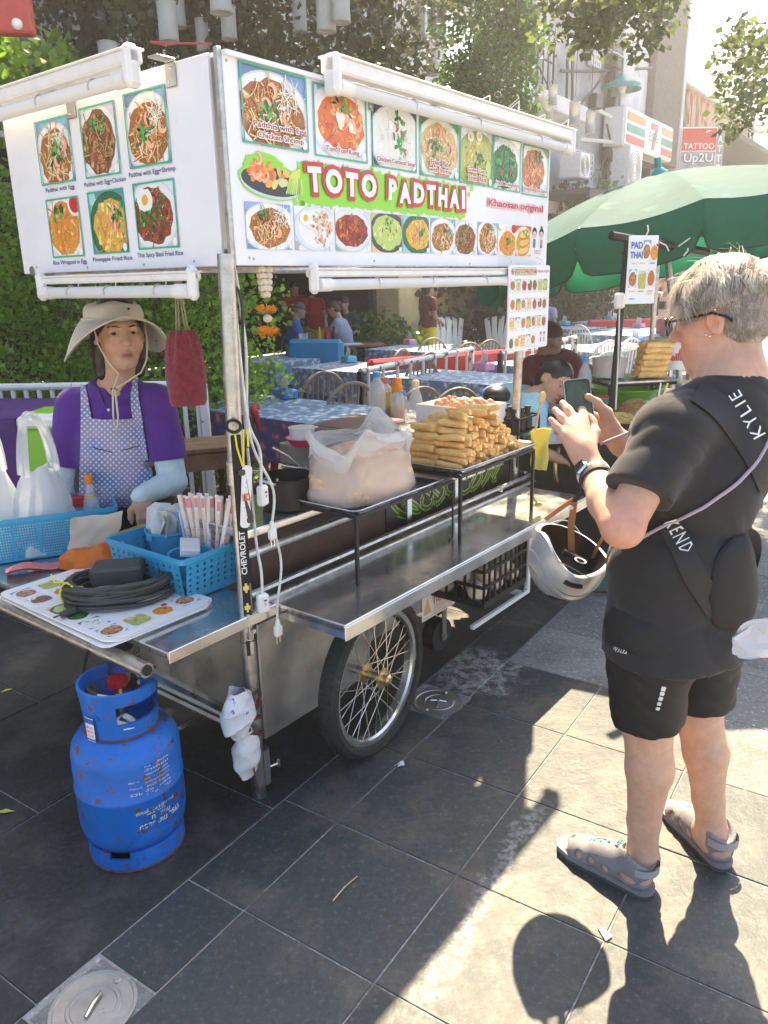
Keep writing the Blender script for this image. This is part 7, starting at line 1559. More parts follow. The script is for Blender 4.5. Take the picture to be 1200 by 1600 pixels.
def mesh_np(name,V,F,m,col=None,smooth_it=0):
    if smooth_it:
        E=np.concatenate([F[:,[0,1]],F[:,[1,2]],F[:,[2,3]],F[:,[3,0]]]);n=len(V)
        for _ in range(smooth_it):
            acc=np.zeros_like(V);cn=np.zeros(n);np.add.at(acc,E[:,0],V[E[:,1]]);np.add.at(acc,E[:,1],V[E[:,0]]);np.add.at(cn,E[:,0],1);np.add.at(cn,E[:,1],1);V=V*.5+.5*acc/np.maximum(cn,1)[:,None]
    me=bpy.data.meshes.new(name);k=F.shape[1]
    me.vertices.add(len(V));me.vertices.foreach_set('co',V.ravel().astype(np.float32));me.loops.add(F.size);me.loops.foreach_set('vertex_index',F.ravel().astype(np.int32))
    me.polygons.add(len(F));me.polygons.foreach_set('loop_start',(np.arange(len(F))*k).astype(np.int32));me.polygons.foreach_set('loop_total',np.full(len(F),k,np.int32));me.update(calc_edges=True)
    me.polygons.foreach_set('use_smooth',np.ones(len(F),bool));me.materials.append(M_[m]if isinstance(m,str)else m)
    if col is not None:
        at=me.color_attributes.new('Col','FLOAT_COLOR','POINT');at.data.foreach_set('color',np.c_[col,np.ones(len(V))].ravel().astype(np.float32))
    return me
mk('skin',attr=True,rough=.55,var=.12,vscale=34,bump=.07,bscale=420,sss=.06,rvar=.12)
mk('hair_dark',(.012,.009,.008),.35,var=.3,vscale=60);mk('hair_brown',(.09,.05,.028),.45,var=.3,vscale=60);mk('hair_grey',attr=True,rough=.38,transl=.42);mk('hair_grey_cap',(.34,.27,.23),.75,var=.35,vscale=60)
mk('tee_black',(.016,.0155,.017),.85,var=.2,vscale=8,bump=.12,bscale=500,sheen=.12);mk('shorts_black',(.009,.009,.010),.7,bump=.1,bscale=500)
mk('eye_white',(.50,.46,.42),.25);mk('iris',(.015,.010,.008),.15);mk('lip',(.36,.10,.09),.45)
def fabric(name,col,**k):return mk(name,col,.85,var=.10,vscale=14,bump=.2,bscale=400,sheen=.15,**k)
fabric('shirt_purple',(.085,.018,.22));fabric('sleeve_pale',(.56,.68,.70));fabric('shirt_ltblue',(.34,.62,.72));fabric('shirt_maroon',(.16,.012,.025));fabric('wrap_yellow',(.72,.52,.02));fabric('shirt_grey',(.28,.33,.44));fabric('shorts_grey',(.12,.12,.14));fabric('shirt_red',(.42,.02,.025));fabric('shirt_blue',(.06,.14,.40));fabric('skirt_maroon',(.22,.06,.10));fabric('top_black',(.015,.015,.018));fabric('cap_maroon',(.06,.018,.018));fabric('shirt_charcoal',(.06,.06,.075));fabric('trousers_dark',(.03,.03,.04))
fabric('apron_orange',(.72,.25,.04));fabric('hat_beige',(.58,.52,.40));fabric('strap_beige',(.66,.56,.44))
def vec(*a):return np.array(a,float)
def unit(v):v=np.array(v,float);return v/np.linalg.norm(v)
def frame(fwd,up=(0,0,1)):
    y=unit(fwd);x=unit(np.cross(y,up));z=np.cross(x,y);return np.stack([x,y,z],1)  # columns: right, forward, up
def head_prims(s,c,Fm,k=1.,det=True,ears=True):
    P=lambda x,y,z:c+Fm@(vec(x,y,z)*k);E=lambda p,r,kk=.02,op='u':s.ell(P(*p),vec(*r)*k,kk*k,Fm,op)
    E((0,-.012,.030),(.075,.093,.083),.02);E((0,.022,-.030),(.061,.068,.086),.03);E((0,.052,-.094),(.030,.026,.022),.03)
    if ears:
        for e in(-1,1):E((e*.076,-.008,-.006),(.0085,.020,.031),.008);E((e*.085,-.002,-.003),(.0085,.012,.020),.003,'s')if det else None
    if det:
        for e in(-1,1):E((e*.036,.052,-.034),(.026,.024,.027),.02)
        s.cone(P(-.034,.076,.024),P(.034,.076,.024),.011*k,.011*k,.018*k)
        for e in(-1,1):E((e*.031,.093,.005),(.017,.013,.011),.012,'s')
        for e in(-1,1):E((e*.031,.077,.0130),(.018,.0125,.0085),.005);E((e*.031,.077,-.0060),(.017,.0115,.0075),.005)
        s.cone(P(0,.082,.014),P(0,.107,-.026),.0065*k,.0120*k,.014*k)
        for e in(-1,1):s.cone(P(e*.009,.098,-.030),P(e*.012,.092,-.029),.0075*k,.0075*k,.006*k)
        s.cone(P(-.020,.083,-.064),P(0,.0925,-.0595),.0050*k,.0062*k,.007*k);s.cone(P(.020,.083,-.064),P(0,.0925,-.0595),.0050*k,.0062*k,.007*k)
        s.cone(P(-.014,.085,-.0715),P(.014,.085,-.0715),.0068*k,.0068*k,.007*k)
    else:s.cone(P(0,.082,.012),P(0,.103,-.026),.008*k,.012*k,.014*k)
def head_col(V,c,Fm,k,base,lips=True):
    L=(V-c)@Fm/k;C=np.tile(np.array(base),(len(V),1))
    cheek=np.exp(-(((np.abs(L[:,0])-.04)/.022)**2+((L[:,1]-.07)/.03)**2+((L[:,2]+.035)/.025)**2));C*=1+cheek[:,None]*np.array([.10,-.10,-.10])
    if lips:lp=np.exp(-((L[:,0]/.020)**4+((L[:,2]+.0668)/(.0082*(1-.25*(np.abs(L[:,0])/.02)**2).clip(.3,1)))**4))*(L[:,1]>.076);C=C*(1-lp[:,None])+lp[:,None]*np.array([base[0]*.62,base[1]*.30,base[2]*.34])
    return C
def eyes(t,c,Fm,k=1.,look=(0,0)):
    P=lambda x,y,z:tuple(c+Fm@(vec(x,y,z)*k))
    for e in(-1,1):
        ey=obj('eye',MB().sph((0,0,0),(.0125*k,)*3,14,10),M_['eye_white'],t,smooth=180);ey.location=P(e*.031,.0715,.0035)
        b=MB();b.sph(P(e*.031+look[0],.0795,.0035+look[1]),(.0082*k,)*3,12,8);obj('iris',b,M_['iris'],t,smooth=180)
        b=MB();b.tube([P(e*(.016+.030*u),.0855-.010*(u-.4)**2*4-.004*u,.0065+.0065*math.sin(math.pi*(.15+.75*u)))for u in np.linspace(0,1,7)],[.0021*k]*7,5);obj('eyelash',b,M_['hair_dark'],t)
        obj('nostril',MB().sph(P(e*.0085,.1035,-.0345),(.0030*k,.003*k,.0022*k),8,6),M_['lip'],t)
        b=MB();b.tube([P(e*(.012+.040*u),.0895-.014*u**2,.0195+.006*math.sin(math.pi*(.1+.75*u)))for u in np.linspace(0,1,7)],[k*.0033*math.sin(math.pi*(.15+.75*u))for u in np.linspace(0,1,7)],5);obj('eyebrow',b,M_['hair_dark'],t)
def mouth_line(t,c,Fm,k):
    P=lambda x,y,z:tuple(c+Fm@(vec(x,y,z)*k));b=MB();b.tube([P(.021*u,.0985-.014*u*u,-.0665-.0015*math.cos(3*u))for u in np.linspace(-1,1,9)],[.0009*k]*9,5);obj('mouth',b,M_['lip'],t)
def relaxed_hand(s,w,d,nrm,side,k=1.,curl=.5):
    """w wrist, d finger direction, nrm back of hand, side +1 if the thumb lies along cross(d, nrm)"""
    d,nrm=unit(d),unit(nrm);x=np.cross(d,nrm)*side;nrm=unit(np.cross(x*side,d))
    s.cone(w,w+d*.035*k,.026*k,.028*k,.02);s.cone(w+d*.03*k+x*.018*k,w+d*.085*k+x*.022*k,.016*k,.014*k,.02);s.cone(w+d*.03*k-x*.018*k,w+d*.08*k-x*.022*k,.016*k,.013*k,.02);s.cone(w+d*.03*k,w+d*.085*k,.018*k,.015*k,.02)
    for i,(ox,L)in enumerate(((.030,.070),(.010,.080),(-.010,.074),(-.029,.058))):
        p=w+d*.088*k+x*ox*k;q=p+(d*math.cos(curl*.6)-nrm*math.sin(curl*.6))*L*.45*k;r=q+(d*math.cos(curl*1.5)-nrm*math.sin(curl*1.5))*L*.33*k;e=r+(d*math.cos(curl*2.3)-nrm*math.sin(curl*2.3))*L*.25*k;s.chain([p,q,r,e],[.0092*k,.0085*k,.008*k,.0068*k],.006)
    p=w+d*.025*k+x*.022*k;q=p+(d*.6+x*.7-nrm*.2)*.040*k;r=q+(d*.85+x*.2-nrm*.25)*.032*k;s.chain([p,q,r,r+(d*.9-nrm*.2)*.022*k],[.014*k,.0115*k,.010*k,.008*k],.012)
def person(name,lab,loc,yaw,J,h,skin,wear,hair='hair_dark',k=1.,hands=True,det=False,bulk=1.,hair_style='bun',feet=True,extra=None,group=None,look=(0,0),hk=1.):
    """J: joints in the person's own frame (x right, y forward, z up)"""
    t=thing(name,lab,'person',loc,yaw,group=group);J={a:vec(*b)for a,b in J.items()};pts=np.array([v for a,v in J.items()if a not in('face','up')]);lo,hi=pts.min(0)-.24,pts.max(0)+.24;lo[2]=max(lo[2],-.02)if feet else lo[2]
    Fm=frame(J['face'],J.get('up',vec(0,0,1)));hc=J['head'];B=bulk
    s=SDF(lo,hi,h);b_=J['chest'];pv=J['pelvis'];sh=(J['shL']+J['shR'])/2
    def torso(s,g):
        s.cone(J['shL']*.82+sh*.18-vec(0,0,.02),J['shR']*.82+sh*.18-vec(0,0,.02),.052*k+g,.052*k+g,.03);[s.cone(sh+(hc-sh)*.28,J['sh'+e]*.75+sh*.25,.046*k+g,.040*k+g,.04)for e in 'LR'];s.cone(sh*.6+b_*.4,b_,.105*k*B+g,.115*k*B+g,.04);ac=J['shR']-J['shL'];ac=unit(ac)
        s.cone(b_-ac*.055*k,b_+ac*.055*k,.105*k*B+g,.105*k*B+g,.04);s.cone(b_,pv,.115*k*B+g,.12*k*B+g,.04);s.cone(pv-ac*.055*k*B,pv+ac*.055*k*B,.112*k*B+g,.112*k*B+g,.04)
    torso(s,0.)
    s.cone(sh+vec(0,0,.0),hc+Fm@vec(0,-.025,-.075)*k*hk,.062*k,.054*k*hk,.03)
    for e in 'LR':
        s.cone(J['sh'+e],J['el'+e],.046*k*B,.038*k*B,.03);s.cone(J['el'+e],J['wr'+e],.039*k*B,.026*k,.012)
        if 'hip'+e in J:
            s.cone(J['hip'+e],J['kn'+e],.078*k*B,.052*k*B,.04);s.cone(J['kn'+e],J['kn'+e]*.6+J['an'+e]*.4,.050*k*B,.052*k*B,.015);s.cone(J['kn'+e]*.6+J['an'+e]*.4,J['an'+e],.050*k*B,.032*k,.015)
            if feet:f=unit(J.get('ft'+e,vec(0,1,0)));a=J['an'+e];s.cone(a-vec(0,0,.04),a+f*.13-vec(0,0,.06),.032,.022,.02)
        if hands:relaxed_hand(s,J['wr'+e],J.get('hd'+e,J['wr'+e]-J['el'+e]),J.get('hn'+e,vec(0,.3,1)),1 if e=='L' else-1,k*.95)
    head_prims(s,hc,Fm,k*hk,det)
    if extra:extra(s)
    V,F=s.mesh();obj('body',mesh_np('body',V,F,'skin',head_col(V,hc,Fm,k*hk,skin)),None,t)
    if det:eyes(t,hc,Fm,k*hk,look);mouth_line(t,hc,Fm,k*hk)
    for w in wear:
        c=SDF(lo,hi,h);g=w.get('g',.012);kind=w['k']
        if kind=='top':
            torso(c,g)
            for e in 'LR':
                fr=w.get('sleeve',.55);a,b2=J['sh'+e],J['el'+e];m=a+(b2-a)*min(fr,1.);c.cone(a,m,.047*k*B+g,(.046*k*B+g)*1.10,.035)
                if fr>1:c.cone(b2,b2+(J['wr'+e]-b2)*(fr-1),.044*k*B+g,.034*k+g,.015)
                ed=J['wr'+e]-b2 if fr>1 else b2-a;ep=b2+(J['wr'+e]-b2)*(fr-1)if fr>1 else m;ed=unit(ed)
                sl,X,Y,Z=c.sub(ep-.10,ep+.10,0);d=(X-ep[0])*ed[0]+(Y-ep[1])*ed[1]+(Z-ep[2])*ed[2];rr=np.sqrt((X-ep[0])**2+(Y-ep[1])**2+(Z-ep[2])**2);c.comb(sl,np.maximum(-d,rr-.10).astype(np.float32),0,'s')
            nk=sh+vec(0,.02,.075)+(hc-sh)*.10;c.ell(nk,vec(.075,.080,.055)*k,.0,None,'s')
            if w.get('vneck'):c.cone(nk+vec(0,.07,.03),nk+vec(0,.125,-.15),.066,.020,0.,'s')
            if w.get('tube'):c.plane(b_+vec(0,0,w['tube']),(0,0,1))
            c.plane(pv+vec(0,0,w.get('hem',-.06)),(0,0,-1))
        elif kind=='bottom':
            ac=unit(J['shR']-J['shL']);c.cone(pv-ac*.055*k*B,pv+ac*.055*k*B,.118*k*B+g,.118*k*B+g,.03)
            for e in 'LR':fr=w['len'];a,b2=J['hip'+e],J['kn'+e];c.cone(a,a+(b2-a)*min(fr,1),.084*k*B+g,.066*k*B+g*1.4,.03);(c.cone(b2,b2+(J['an'+e]-b2)*(fr-1),.062*k+g,.05*k+g,.01)if fr>1 else None)
            c.plane(pv+vec(0,0,w.get('top',.07)),(0,0,1))
        elif kind=='skirt':
            c.ell(pv+vec(0,0,-.02),vec(.17,.14,.14)*k*B,.03);m=(J['anL']+J['anR'])/2;c.cone(pv,pv+(m-pv)*w['len'],.125*k*B,.15*k*B,.04);c.cone(J['hipL'],J['hipL']+(J['anL']-J['hipL'])*w['len'],.09,.12,.05);c.cone(J['hipR'],J['hipR']+(J['anR']-J['hipR'])*w['len'],.09,.12,.05);c.plane(pv+vec(0,0,.10),(0,0,1));c.plane(pv+(m-pv)*w['len'],m-pv)
        elif kind=='sleeves':
            e=w['side'];a,b2,c2=J['sh'+e],J['el'+e],J['wr'+e];c.cone(a+(b2-a)*.5,b2,.046*k*B+g,.042*k*B+g,.02);c.cone(b2,c2,.042*k*B+g,.029*k+g,.012)
        elif kind=='hair':
            k0=k;k=k*hk;P=lambda x,y,z,k=k:hc+Fm@(vec(x,y,z)*k)
            c.ell(P(0,-.018,.034),vec(.083,.098,.090)*k,.01,Fm);c.ell(P(0,-.05,-.02),vec(.076,.062,.075)*k,.02,Fm)
            if hair_style=='bun':c.ell(P(0,-.115,.035),vec(.04,.04,.04)*k,.01,Fm)
            if hair_style=='tail':c.cone(P(0,-.10,.02),P(.01,-.12,-.16),.035*k,.018*k,.02)
            if hair_style=='long':c.cone(P(0,-.05,.0),P(0,-.075,-.17),.075*k,.055*k,.03)
            if hair_style=='bob':[c.cone(P(e*.055,-.03,-.02),P(e*.060,-.045,-.13),.035*k,.024*k,.02)for e in(-1,1)]
            c.ell(P(0,.085,-.045),vec(.064,.075,.105)*k,.012,Fm,'s')
            for e in(-1,1):c.ell(P(e*.08,.012,-.015),vec(.02,.024,.04)*k,.008,Fm,'s')if hair_style!='bob' else None
            c.folds(.0022,[(150,20,30,0),(30,160,20,1)]);k=k0
        elif kind=='cap':
            P=lambda x,y,z:hc+Fm@(vec(x,y,z)*k);c.ell(P(0,-.014,.04),vec(.088,.104,.088)*k,.01,Fm);c.plane(P(0,0,.022),-Fm[:,2]);c.cone(P(-.03,.10,.028),P(.03,.10,.028),.012*k,.012*k,.03)if w.get('peak')else None
        if w.get('folds'):c.folds(w['folds'],w.get('waves',[(14,30,22,0.),(40,12,17,2.),(9,21,43,4.)]))
        V,F=c.mesh()
        if len(V):obj(w['n'],mesh_np(w['n'],V,F,w['m']),None,t)
    return t,J,Fm
def to_local(loc,yaw):
    Mi=(Matrix.Translation(loc)@Matrix.Rotation(yaw,4,'Z')).inverted()
    return lambda p:np.array(Mi@Vector(p))
# ------------------------------------------------------------------ the seller
VL=Vector((-1.06,3.10,0));VY=R(180+16)
L_=to_local(VL,VY);A_=lambda x,y,Y:L_(atY(x,y,Y))
J=dict(head=A_(186,521,3.00),shR=A_(114,633,3.09),shL=A_(246,627,3.05),elR=A_(100,760,3.06),elL=A_(270,752,3.00),wrR=A_(118,835,2.98),wrL=A_(220,775,2.84),chest=A_(182,700,3.09),pelvis=A_(186,850,3.12),hipL=A_(215,880,3.12),hipR=A_(160,880,3.12),face=(-.24,1,.02),hdL=(-.1,.25,-.8),hdR=(.1,.4,-.6),hnL=(0,1,.4))
J['chest'][0]=J['pelvis'][0]=(J['shL'][0]+J['shR'][0])/2
for e,x in(('L',-.09),('R',.09)):J['hip'+e]=vec(x,-.02,.82);J['kn'+e]=vec(x,.0,.45);J['an'+e]=vec(x,0,.09)
J['pelvis'][1:]=(-.02,.86)
VS=(.52,.31,.20)
vt,J,Fm=person('person','seller in a wide beige sun hat, purple polo shirt and dotted apron behind the shelf',VL,VY,J,.0055,VS,[
    dict(n='polo_shirt',k='top',m='shirt_purple',g=.013,sleeve=.72,hem=-.10,folds=.0042,vneck=True),*[dict(n='arm_sleeve',k='sleeves',side=q,m='sleeve_pale',g=.007,folds=.0020,waves=[(20,30,160,0),(60,10,130,1)])for q in 'LR'],dict(n='trousers',k='bottom',m='trousers_dark',len=1.8,g=.012),dict(n='hair',k='hair',m='hair_dark')],det=True,bulk=1.12,hair_style='bob',look=(.002,-.001),hk=1.13)
hc=J['head'];HP=lambda x,y,z:tuple(hc+Fm@vec(x,y,z)*1.13)
b=MB()
def crown(u,v):
    a=6.2832*u;r=(.100-.024*v**3)*(1 if v<.8 else math.cos((v-.8)/.2*1.5));return HP(r*.96*math.cos(a)+.008,r*1.10*math.sin(a)-.012,.046+.046*min(v/.8,1)+.014*max(0,v-.8)/.2+.004*math.sin(3*a+v*4))
b.grid(crown,36,14,cu=True);
def brim(u,v):
    a=6.2832*u;r0=.100;r=r0+.092*v;x,y=math.cos(a),math.sin(a);dz=-.010*v+(-.115*max(0,-x)**1.3*(1-.35*max(0,y))-.095*max(0,x)**1.6*(1-.25*y)+.026*max(0,y)*(1-x*x)-.03*max(0,-y)+.008*math.sin(3*a))*v**1.25
    return HP(-r*.97*x*(1-.12*v*abs(x))+.014,r*1.06*y-.012,.049+dz)
b.grid(brim,60,8,cu=True);b.grid(lambda u,v:tuple(np.array(brim(u,v))+Fm@vec(0,0,-.003)),60,8,cu=True);ht=obj('sun_hat',b,M_['hat_beige'],vt,smooth=60)
b=MB();b.tube([brim(u,1)for u in np.linspace(0,1,60)[:-1]],.0024,5,closed=True);b.tube([tuple(np.array(brim(u,0))*1.0)for u in np.linspace(0,1,60)[:-1]],.003,5,closed=True);obj('hem_stitch',b,M_['strap_beige'],ht)
for u,v in((.97,.75),(.52,.7)):q=brim(u,v);obj('snap',MB().sph(q,(.005,.005,.005),8,6),M_['dark_wood'],ht)
for u in(.30,.45):q=crown(u,.5);obj('eyelet',MB().sph(q,(.005,.005,.005),8,6),M_['dark_wood'],ht)
nk=hc+Fm@vec(.0,.075,-.165);kn=np.array(A_(178,608,2.93))
for e in(-1,1):b=MB();b.tube([HP(e*.083,.02,.04),HP(e*.079,.046,-.03),HP(e*.062,.085,-.085),HP(e*.036,.098,-.125),tuple(kn+vec(-e*0.0+e*.004,0,.0))],.0028,6);obj('chin_cord',b,M_['strap_beige'],vt)
b=MB();b.tube([tuple(kn+vec(.004,.004,0)),tuple(np.array(A_(181,650,2.90))+vec(.009,.004,0)),tuple(A_(182,678,2.89)),tuple(np.array(A_(181,650,2.90))+vec(-.008,.004,0)),tuple(kn+vec(-.004,.004,0))],.0036,6);obj('chin_cord',b,M_['strap_beige'],vt)
obj('cord_toggle',MB().tube([tuple(kn+vec(-.012,0,0)),tuple(kn+vec(.012,0,0))],.005,8),M_['black_plastic'],vt)
# collar, buttons and the dotted apron, laid on the shirt surface
def bvh(parent,names):
    VV,FF,o=[],[],0
    for c in parent.children:
        if c.name.split('.')[0]in names:VV+=[v.co.copy()for v in c.data.vertices];FF+=[tuple(i+o for i in p.vertices)for p in c.data.polygons];o=len(VV)
    return BVHTree.FromPolygons(VV,FF)
def skin_on(bv,loc,yaw,pts,off,n=1):
    """drape measured points onto a garment: returns (surface point + off, normal) in the person's frame"""
    Lf=to_local(loc,yaw);o=Vector(Lf((0,0,CAM_H)));out=[]
    for x,y in pts:
        d=Vector(Lf(Vector((0,0,CAM_H))+Vector(ray(x,y))))-o;d.normalize();h_=bv.ray_cast(o,d,9)
        out.append((h_[0]+h_[1]*off,h_[1])if h_[0]else None)
    return out
vb=bvh(vt,('polo_shirt','trousers'));
def apron_mat():
    m=mk('apron_dots',(.16,.20,.38),.85,bump=.2,bscale=300);t=m.node_tree;L=t.links.new;p=t.nodes['Principled BSDF'];tc=nd(t,'ShaderNodeTexCoord');mp=nd(t,'ShaderNodeMapping');L(tc.outputs['UV'],mp.inputs[0])
    v=nd(t,'ShaderNodeTexVoronoi',i_Scale=1.0,i_Randomness=.0,voronoi_dimensions='2D');mp.inputs['Scale'].default_value=(1,1,1);mp.inputs['Rotation'].default_value=(0,0,R(45));L(mp.outputs[0],v.inputs['Vector'])
    mr=nd(t,'ShaderNodeMapRange');L(v.outputs['Distance'],mr.inputs[0]);mr.inputs[1].default_value=.30;mr.inputs[2].default_value=.24;mr.inputs[3].default_value=0;mr.inputs[4].default_value=1
    mx=nd(t,'ShaderNodeMix',data_type='RGBA');L(mr.outputs[0],mx.inputs[0]);mx.inputs[7].default_value=(.62,.64,.74,1)
    n=nd(t,'ShaderNodeTexNoise',i_Scale=7.,i_Detail=4.);L(tc.outputs['Object'],n.inputs['Vector']);m2=nd(t,'ShaderNodeMix',data_type='RGBA');q=nd(t,'ShaderNodeMapRange');L(n.outputs[0],q.inputs[0]);q.inputs[1].default_value=.36;q.inputs[2].default_value=.52;L(q.outputs[0],m2.inputs[0]);m2.inputs[6].default_value=(.13,.19,.38,1);m2.inputs[7].default_value=(.32,.27,.40,1);L(m2.outputs[2],mx.inputs[6]);L(mx.outputs[2],p.inputs['Base Color']);return m
apron_mat()
def sheet_on(bv,loc,yaw,grid_px,off,name,m,parent,uvs=None,thick=.003):
    nu,nv=len(grid_px),len(grid_px[0]);P,last=[],None
    for row in grid_px:
        for r in skin_on(bv,loc,yaw,row,off):
            if r is None:r=last
            P.append(r);last=r
    ok=[q for q in P if q]
    if not ok:print('NO HIT',name);return None
    P=[q or ok[0]for q in P];v=[q[0]for q in P];b=MB();f=[(i*nv+j,i*nv+j+1,(i+1)*nv+j+1,(i+1)*nv+j)for i in range(nu-1)for j in range(nv-1)]
    b.add(v,f);b.add([q[0]-q[1]*thick for q in P],[q[::-1]for q in f]);o=obj(name,b,M_[m],parent,smooth=70)
    if uvs:
        uv=o.data.uv_layers.new(name='UVMap');du=[]
        for p in o.data.polygons:
            for vi in p.vertices:i=vi%(nu*nv);a,c=grid_px[i//nv][i%nv];du+=[a/uvs,c/uvs]
        uv.data.foreach_set('uv',du)
    return o
def lerp_px(tl,tr,bl,br,nu,nv):return[[(tl[0]*(1-u)*(1-v)+tr[0]*u*(1-v)+bl[0]*(1-u)*v+br[0]*u*v,tl[1]*(1-u)*(1-v)+tr[1]*u*(1-v)+bl[1]*(1-u)*v+br[1]*u*v)for u in np.linspace(0,1,nu)]for v in np.linspace(0,1,nv)]
g1=lerp_px((130,652),(224,650),(126,790),(244,790),22,22)
def pinch(g):return[[(x,y+(5*math.sin(math.pi*i/(len(r)-1))if k==0 else 0))for i,(x,y)in enumerate(r)]for k,r in enumerate(g)]
sheet_on(vb,VL,VY,pinch(g1),.010,'apron','apron_dots',vt,6.0);ap=[c for c in vt.children if c.name.startswith('apron')][0]
for a in(((128,582),(133,582),(130,655),(146,655)),((204,575),(210,574),(206,652),(224,652))):sheet_on(vb,VL,VY,lerp_px(*a,4,14),.011,'apron_strap','apron_dots',vt,6.0)
for a in(((148,698),(178,706),(148,699.2),(178,707.2)),((190,703),(216,696),(190,704.2),(216,697.2))):sheet_on(vb,VL,VY,lerp_px(*a,6,2),.0125,'pocket_slit','strap_black',ap)
for a in(((132,592),(152,598),(142,622),(165,634)),((200,590),(188,600),(210,616),(192,634))):sheet_on(vb,VL,VY,lerp_px(*a,6,8),.008,'collar','shirt_purple',vt,None,.006)
for q in((170,641),(172,600)):r=skin_on(vb,VL,VY,[q],.003)[0];(obj('button',MB().sph(tuple(r[0]),(.006,.004,.006),10,6),M_['white_plastic'],vt)if r else None)
# ------------------------------------------------------------------ the tourist, seen from behind at the right
TL=Vector((.80,1.80,0));TYW=R(30.5);L_=to_local(TL,TYW);A_=lambda x,y,Y:L_(atY(x,y,Y));h=.0052
J=dict(head=A_(1126,497,1.83),shL=A_(1050,672,1.70),shR=L_((.965,1.90,1.285)),elL=A_(972,822,1.60),elR=A_(1078,748,2.06),wrL=A_(928,742,1.86),wrR=A_(972,694,2.14),chest=A_(1098,735,1.80),belly=A_(1070,880,1.80),pelvis=A_(1062,985,1.80))
for e,q in(('hipL',(1012,985,1.74)),('hipR',(1100,975,1.88)),('knL',(1012,1130,1.755)),('knR',(1090,1112,1.90))):J[e]=A_(*q)
J['anL']=L_(atz(1004,1330,.10));J['anR']=L_(atz(1112,1292,.10))
s=SDF((-.50,-.45,-.01),(.48,.62,1.74),h);TS=(.56,.33,.225)
ff=unit(L_(TL+Vector((-.80,.60,0))));FH=frame(unit(np.array([ff[0],ff[1],-.20])))
hc=J['head'];sh=(J['shL']+J['shR'])/2
s.cone(J['shL'],J['shR'],.06,.06,.03);s.cone(sh,J['chest'],.10,.11,.05);s.cone(J['chest'],J['belly'],.11,.11,.04);s.cone(J['belly'],J['pelvis'],.11,.10,.04);s.cone(J['hipL'],J['hipR'],.085,.085,.03)
s.cone(sh+vec(0,-.01,.03),hc+FH@vec(0,-.02,-.07),.066,.060,.05);s.cone(J['shL'],sh+vec(0,-.01,.10),.05,.05,.05);s.cone(J['shR'],sh+vec(0,-.01,.10),.05,.05,.05)
s.cone(J['shL'],J['elL'],.053,.044,.03);s.ell(J['elL']+vec(0,-.012,-.006),(.034,.034,.034),.02);s.cone(J['elL'],J['elL']*.55+J['wrL']*.45,.046,.046,.012);s.cone(J['elL']*.55+J['wrL']*.45,J['wrL'],.046,.033,.015);s.cone(J['shR'],J['elR'],.06,.052,.03);s.cone(J['elR'],J['wrR'],.050,.032,.015)
for e in 'LR':
    k_,a_=J['kn'+e],J['an'+e];s.cone(J['hip'+e],k_,.082,.062,.04);m=k_*.68+a_*.32;back=vec(0,-.012,0);s.cone(k_,m+back,.062,.059,.02);s.cone(m+back,k_*.25+a_*.75,.059,.042,.02);s.cone(k_*.25+a_*.75,a_,.043,.040,.015);s.ell(k_+vec(0,.03,.01),(.045,.035,.05),.03)
head_prims(s,hc,FH,1.02);HPt=lambda x,y,z:tuple(hc+FH@vec(x,y,z)*1.02);s.ell(hc+FH@vec(0,.03,-.085),(.058,.05,.045),.03)
feet=[]
for e,hl,tp in(('L',(1018,1402),(893,1330)),('R',(1134,1362),(1052,1272))):
    a0,a1=L_(atz(*hl,.0)),L_(atz(*tp,.0));f=unit((a1-a0)*vec(1,1,0));x=vec(f[1],-f[0],0);o=a0+f*.02;feet.append((e,o,f,x));Q=lambda y,X,z,o=o,f=f,x=x:o+f*y+x*X+vec(0,0,z)
    s.cone(Q(.025,0,.045),J['an'+e]-vec(0,0,.02),.034,.040,.03);s.cone(Q(.025,0,.048),Q(.12,0,.055),.034,.034,.02);s.cone(J['an'+e]-vec(0,0,.03),Q(.14,0,.05),.036,.028,.03);s.cone(Q(.10,0,.045),Q(.185,.0,.036),.036,.030,.02);s.cone(Q(.18,-.022,.034),Q(.185,.022,.034),.022,.022,.02)
    for i in range(5):s.cone(Q(.195,-.03+.015*i,.032),Q(.235-.008*abs(i-1),-.031+.015*i,.028),.0095,.0085,.006)
# left hand: back of the hand to us, fingers round the phone; right hand: thumb up the edge of the phone
K={'i':((911,655,1.965),(909,641,2.03),(900,643,2.055)),'m':((900,658,1.955),(888,641,1.985),(879,630,2.015)),'r':((890,668,1.94),(877,652,1.965),(867,640,1.99)),'p':((882,682,1.925),(871,668,1.94),(860.5,655,1.955))}
wl=J['wrL'];s.cone(wl,A_(914,712,1.89),.033,.034,.02);rr=dict(i=.0118,m=.0118,r=.0112,p=.0100)
for q,(a,b2,c2)in K.items():
    kk=A_(*a);s.cone(A_(914,712,1.89)*.7+kk*.3,kk,.022,.0145,.022);s.chain([kk,A_(*b2),A_(*c2)],[rr[q]*1.08,rr[q],rr[q]*.82],.006)
s.chain([A_(921,700,1.92),A_(929,676,1.97),A_(925,660,1.995),A_(921,650,2.005)],[.018,.0135,.0115,.009],.015)
wr=J['wrR'];s.cone(wr,A_(952,674,2.12),.032,.032,.02)
for i in range(4):
    a,m_,e_=A_(934-2*i,652+11*i,2.125),A_(920-2*i,645+11*i,2.12),A_(906,646+11*i,2.085);s.cone(A_(952,674,2.12)*.7+a*.3,a,.020,.0125,.02);s.chain([a,m_,e_],[.0112,.010,.0085],.006)
s.chain([A_(957,668,2.10),A_(947,646,2.085),A_(932,630,2.06),A_(918,619,2.035)],[.021,.0165,.0125,.0095],.015)
V,F=s.mesh();C=head_col(V,hc,FH,1.02,TS)
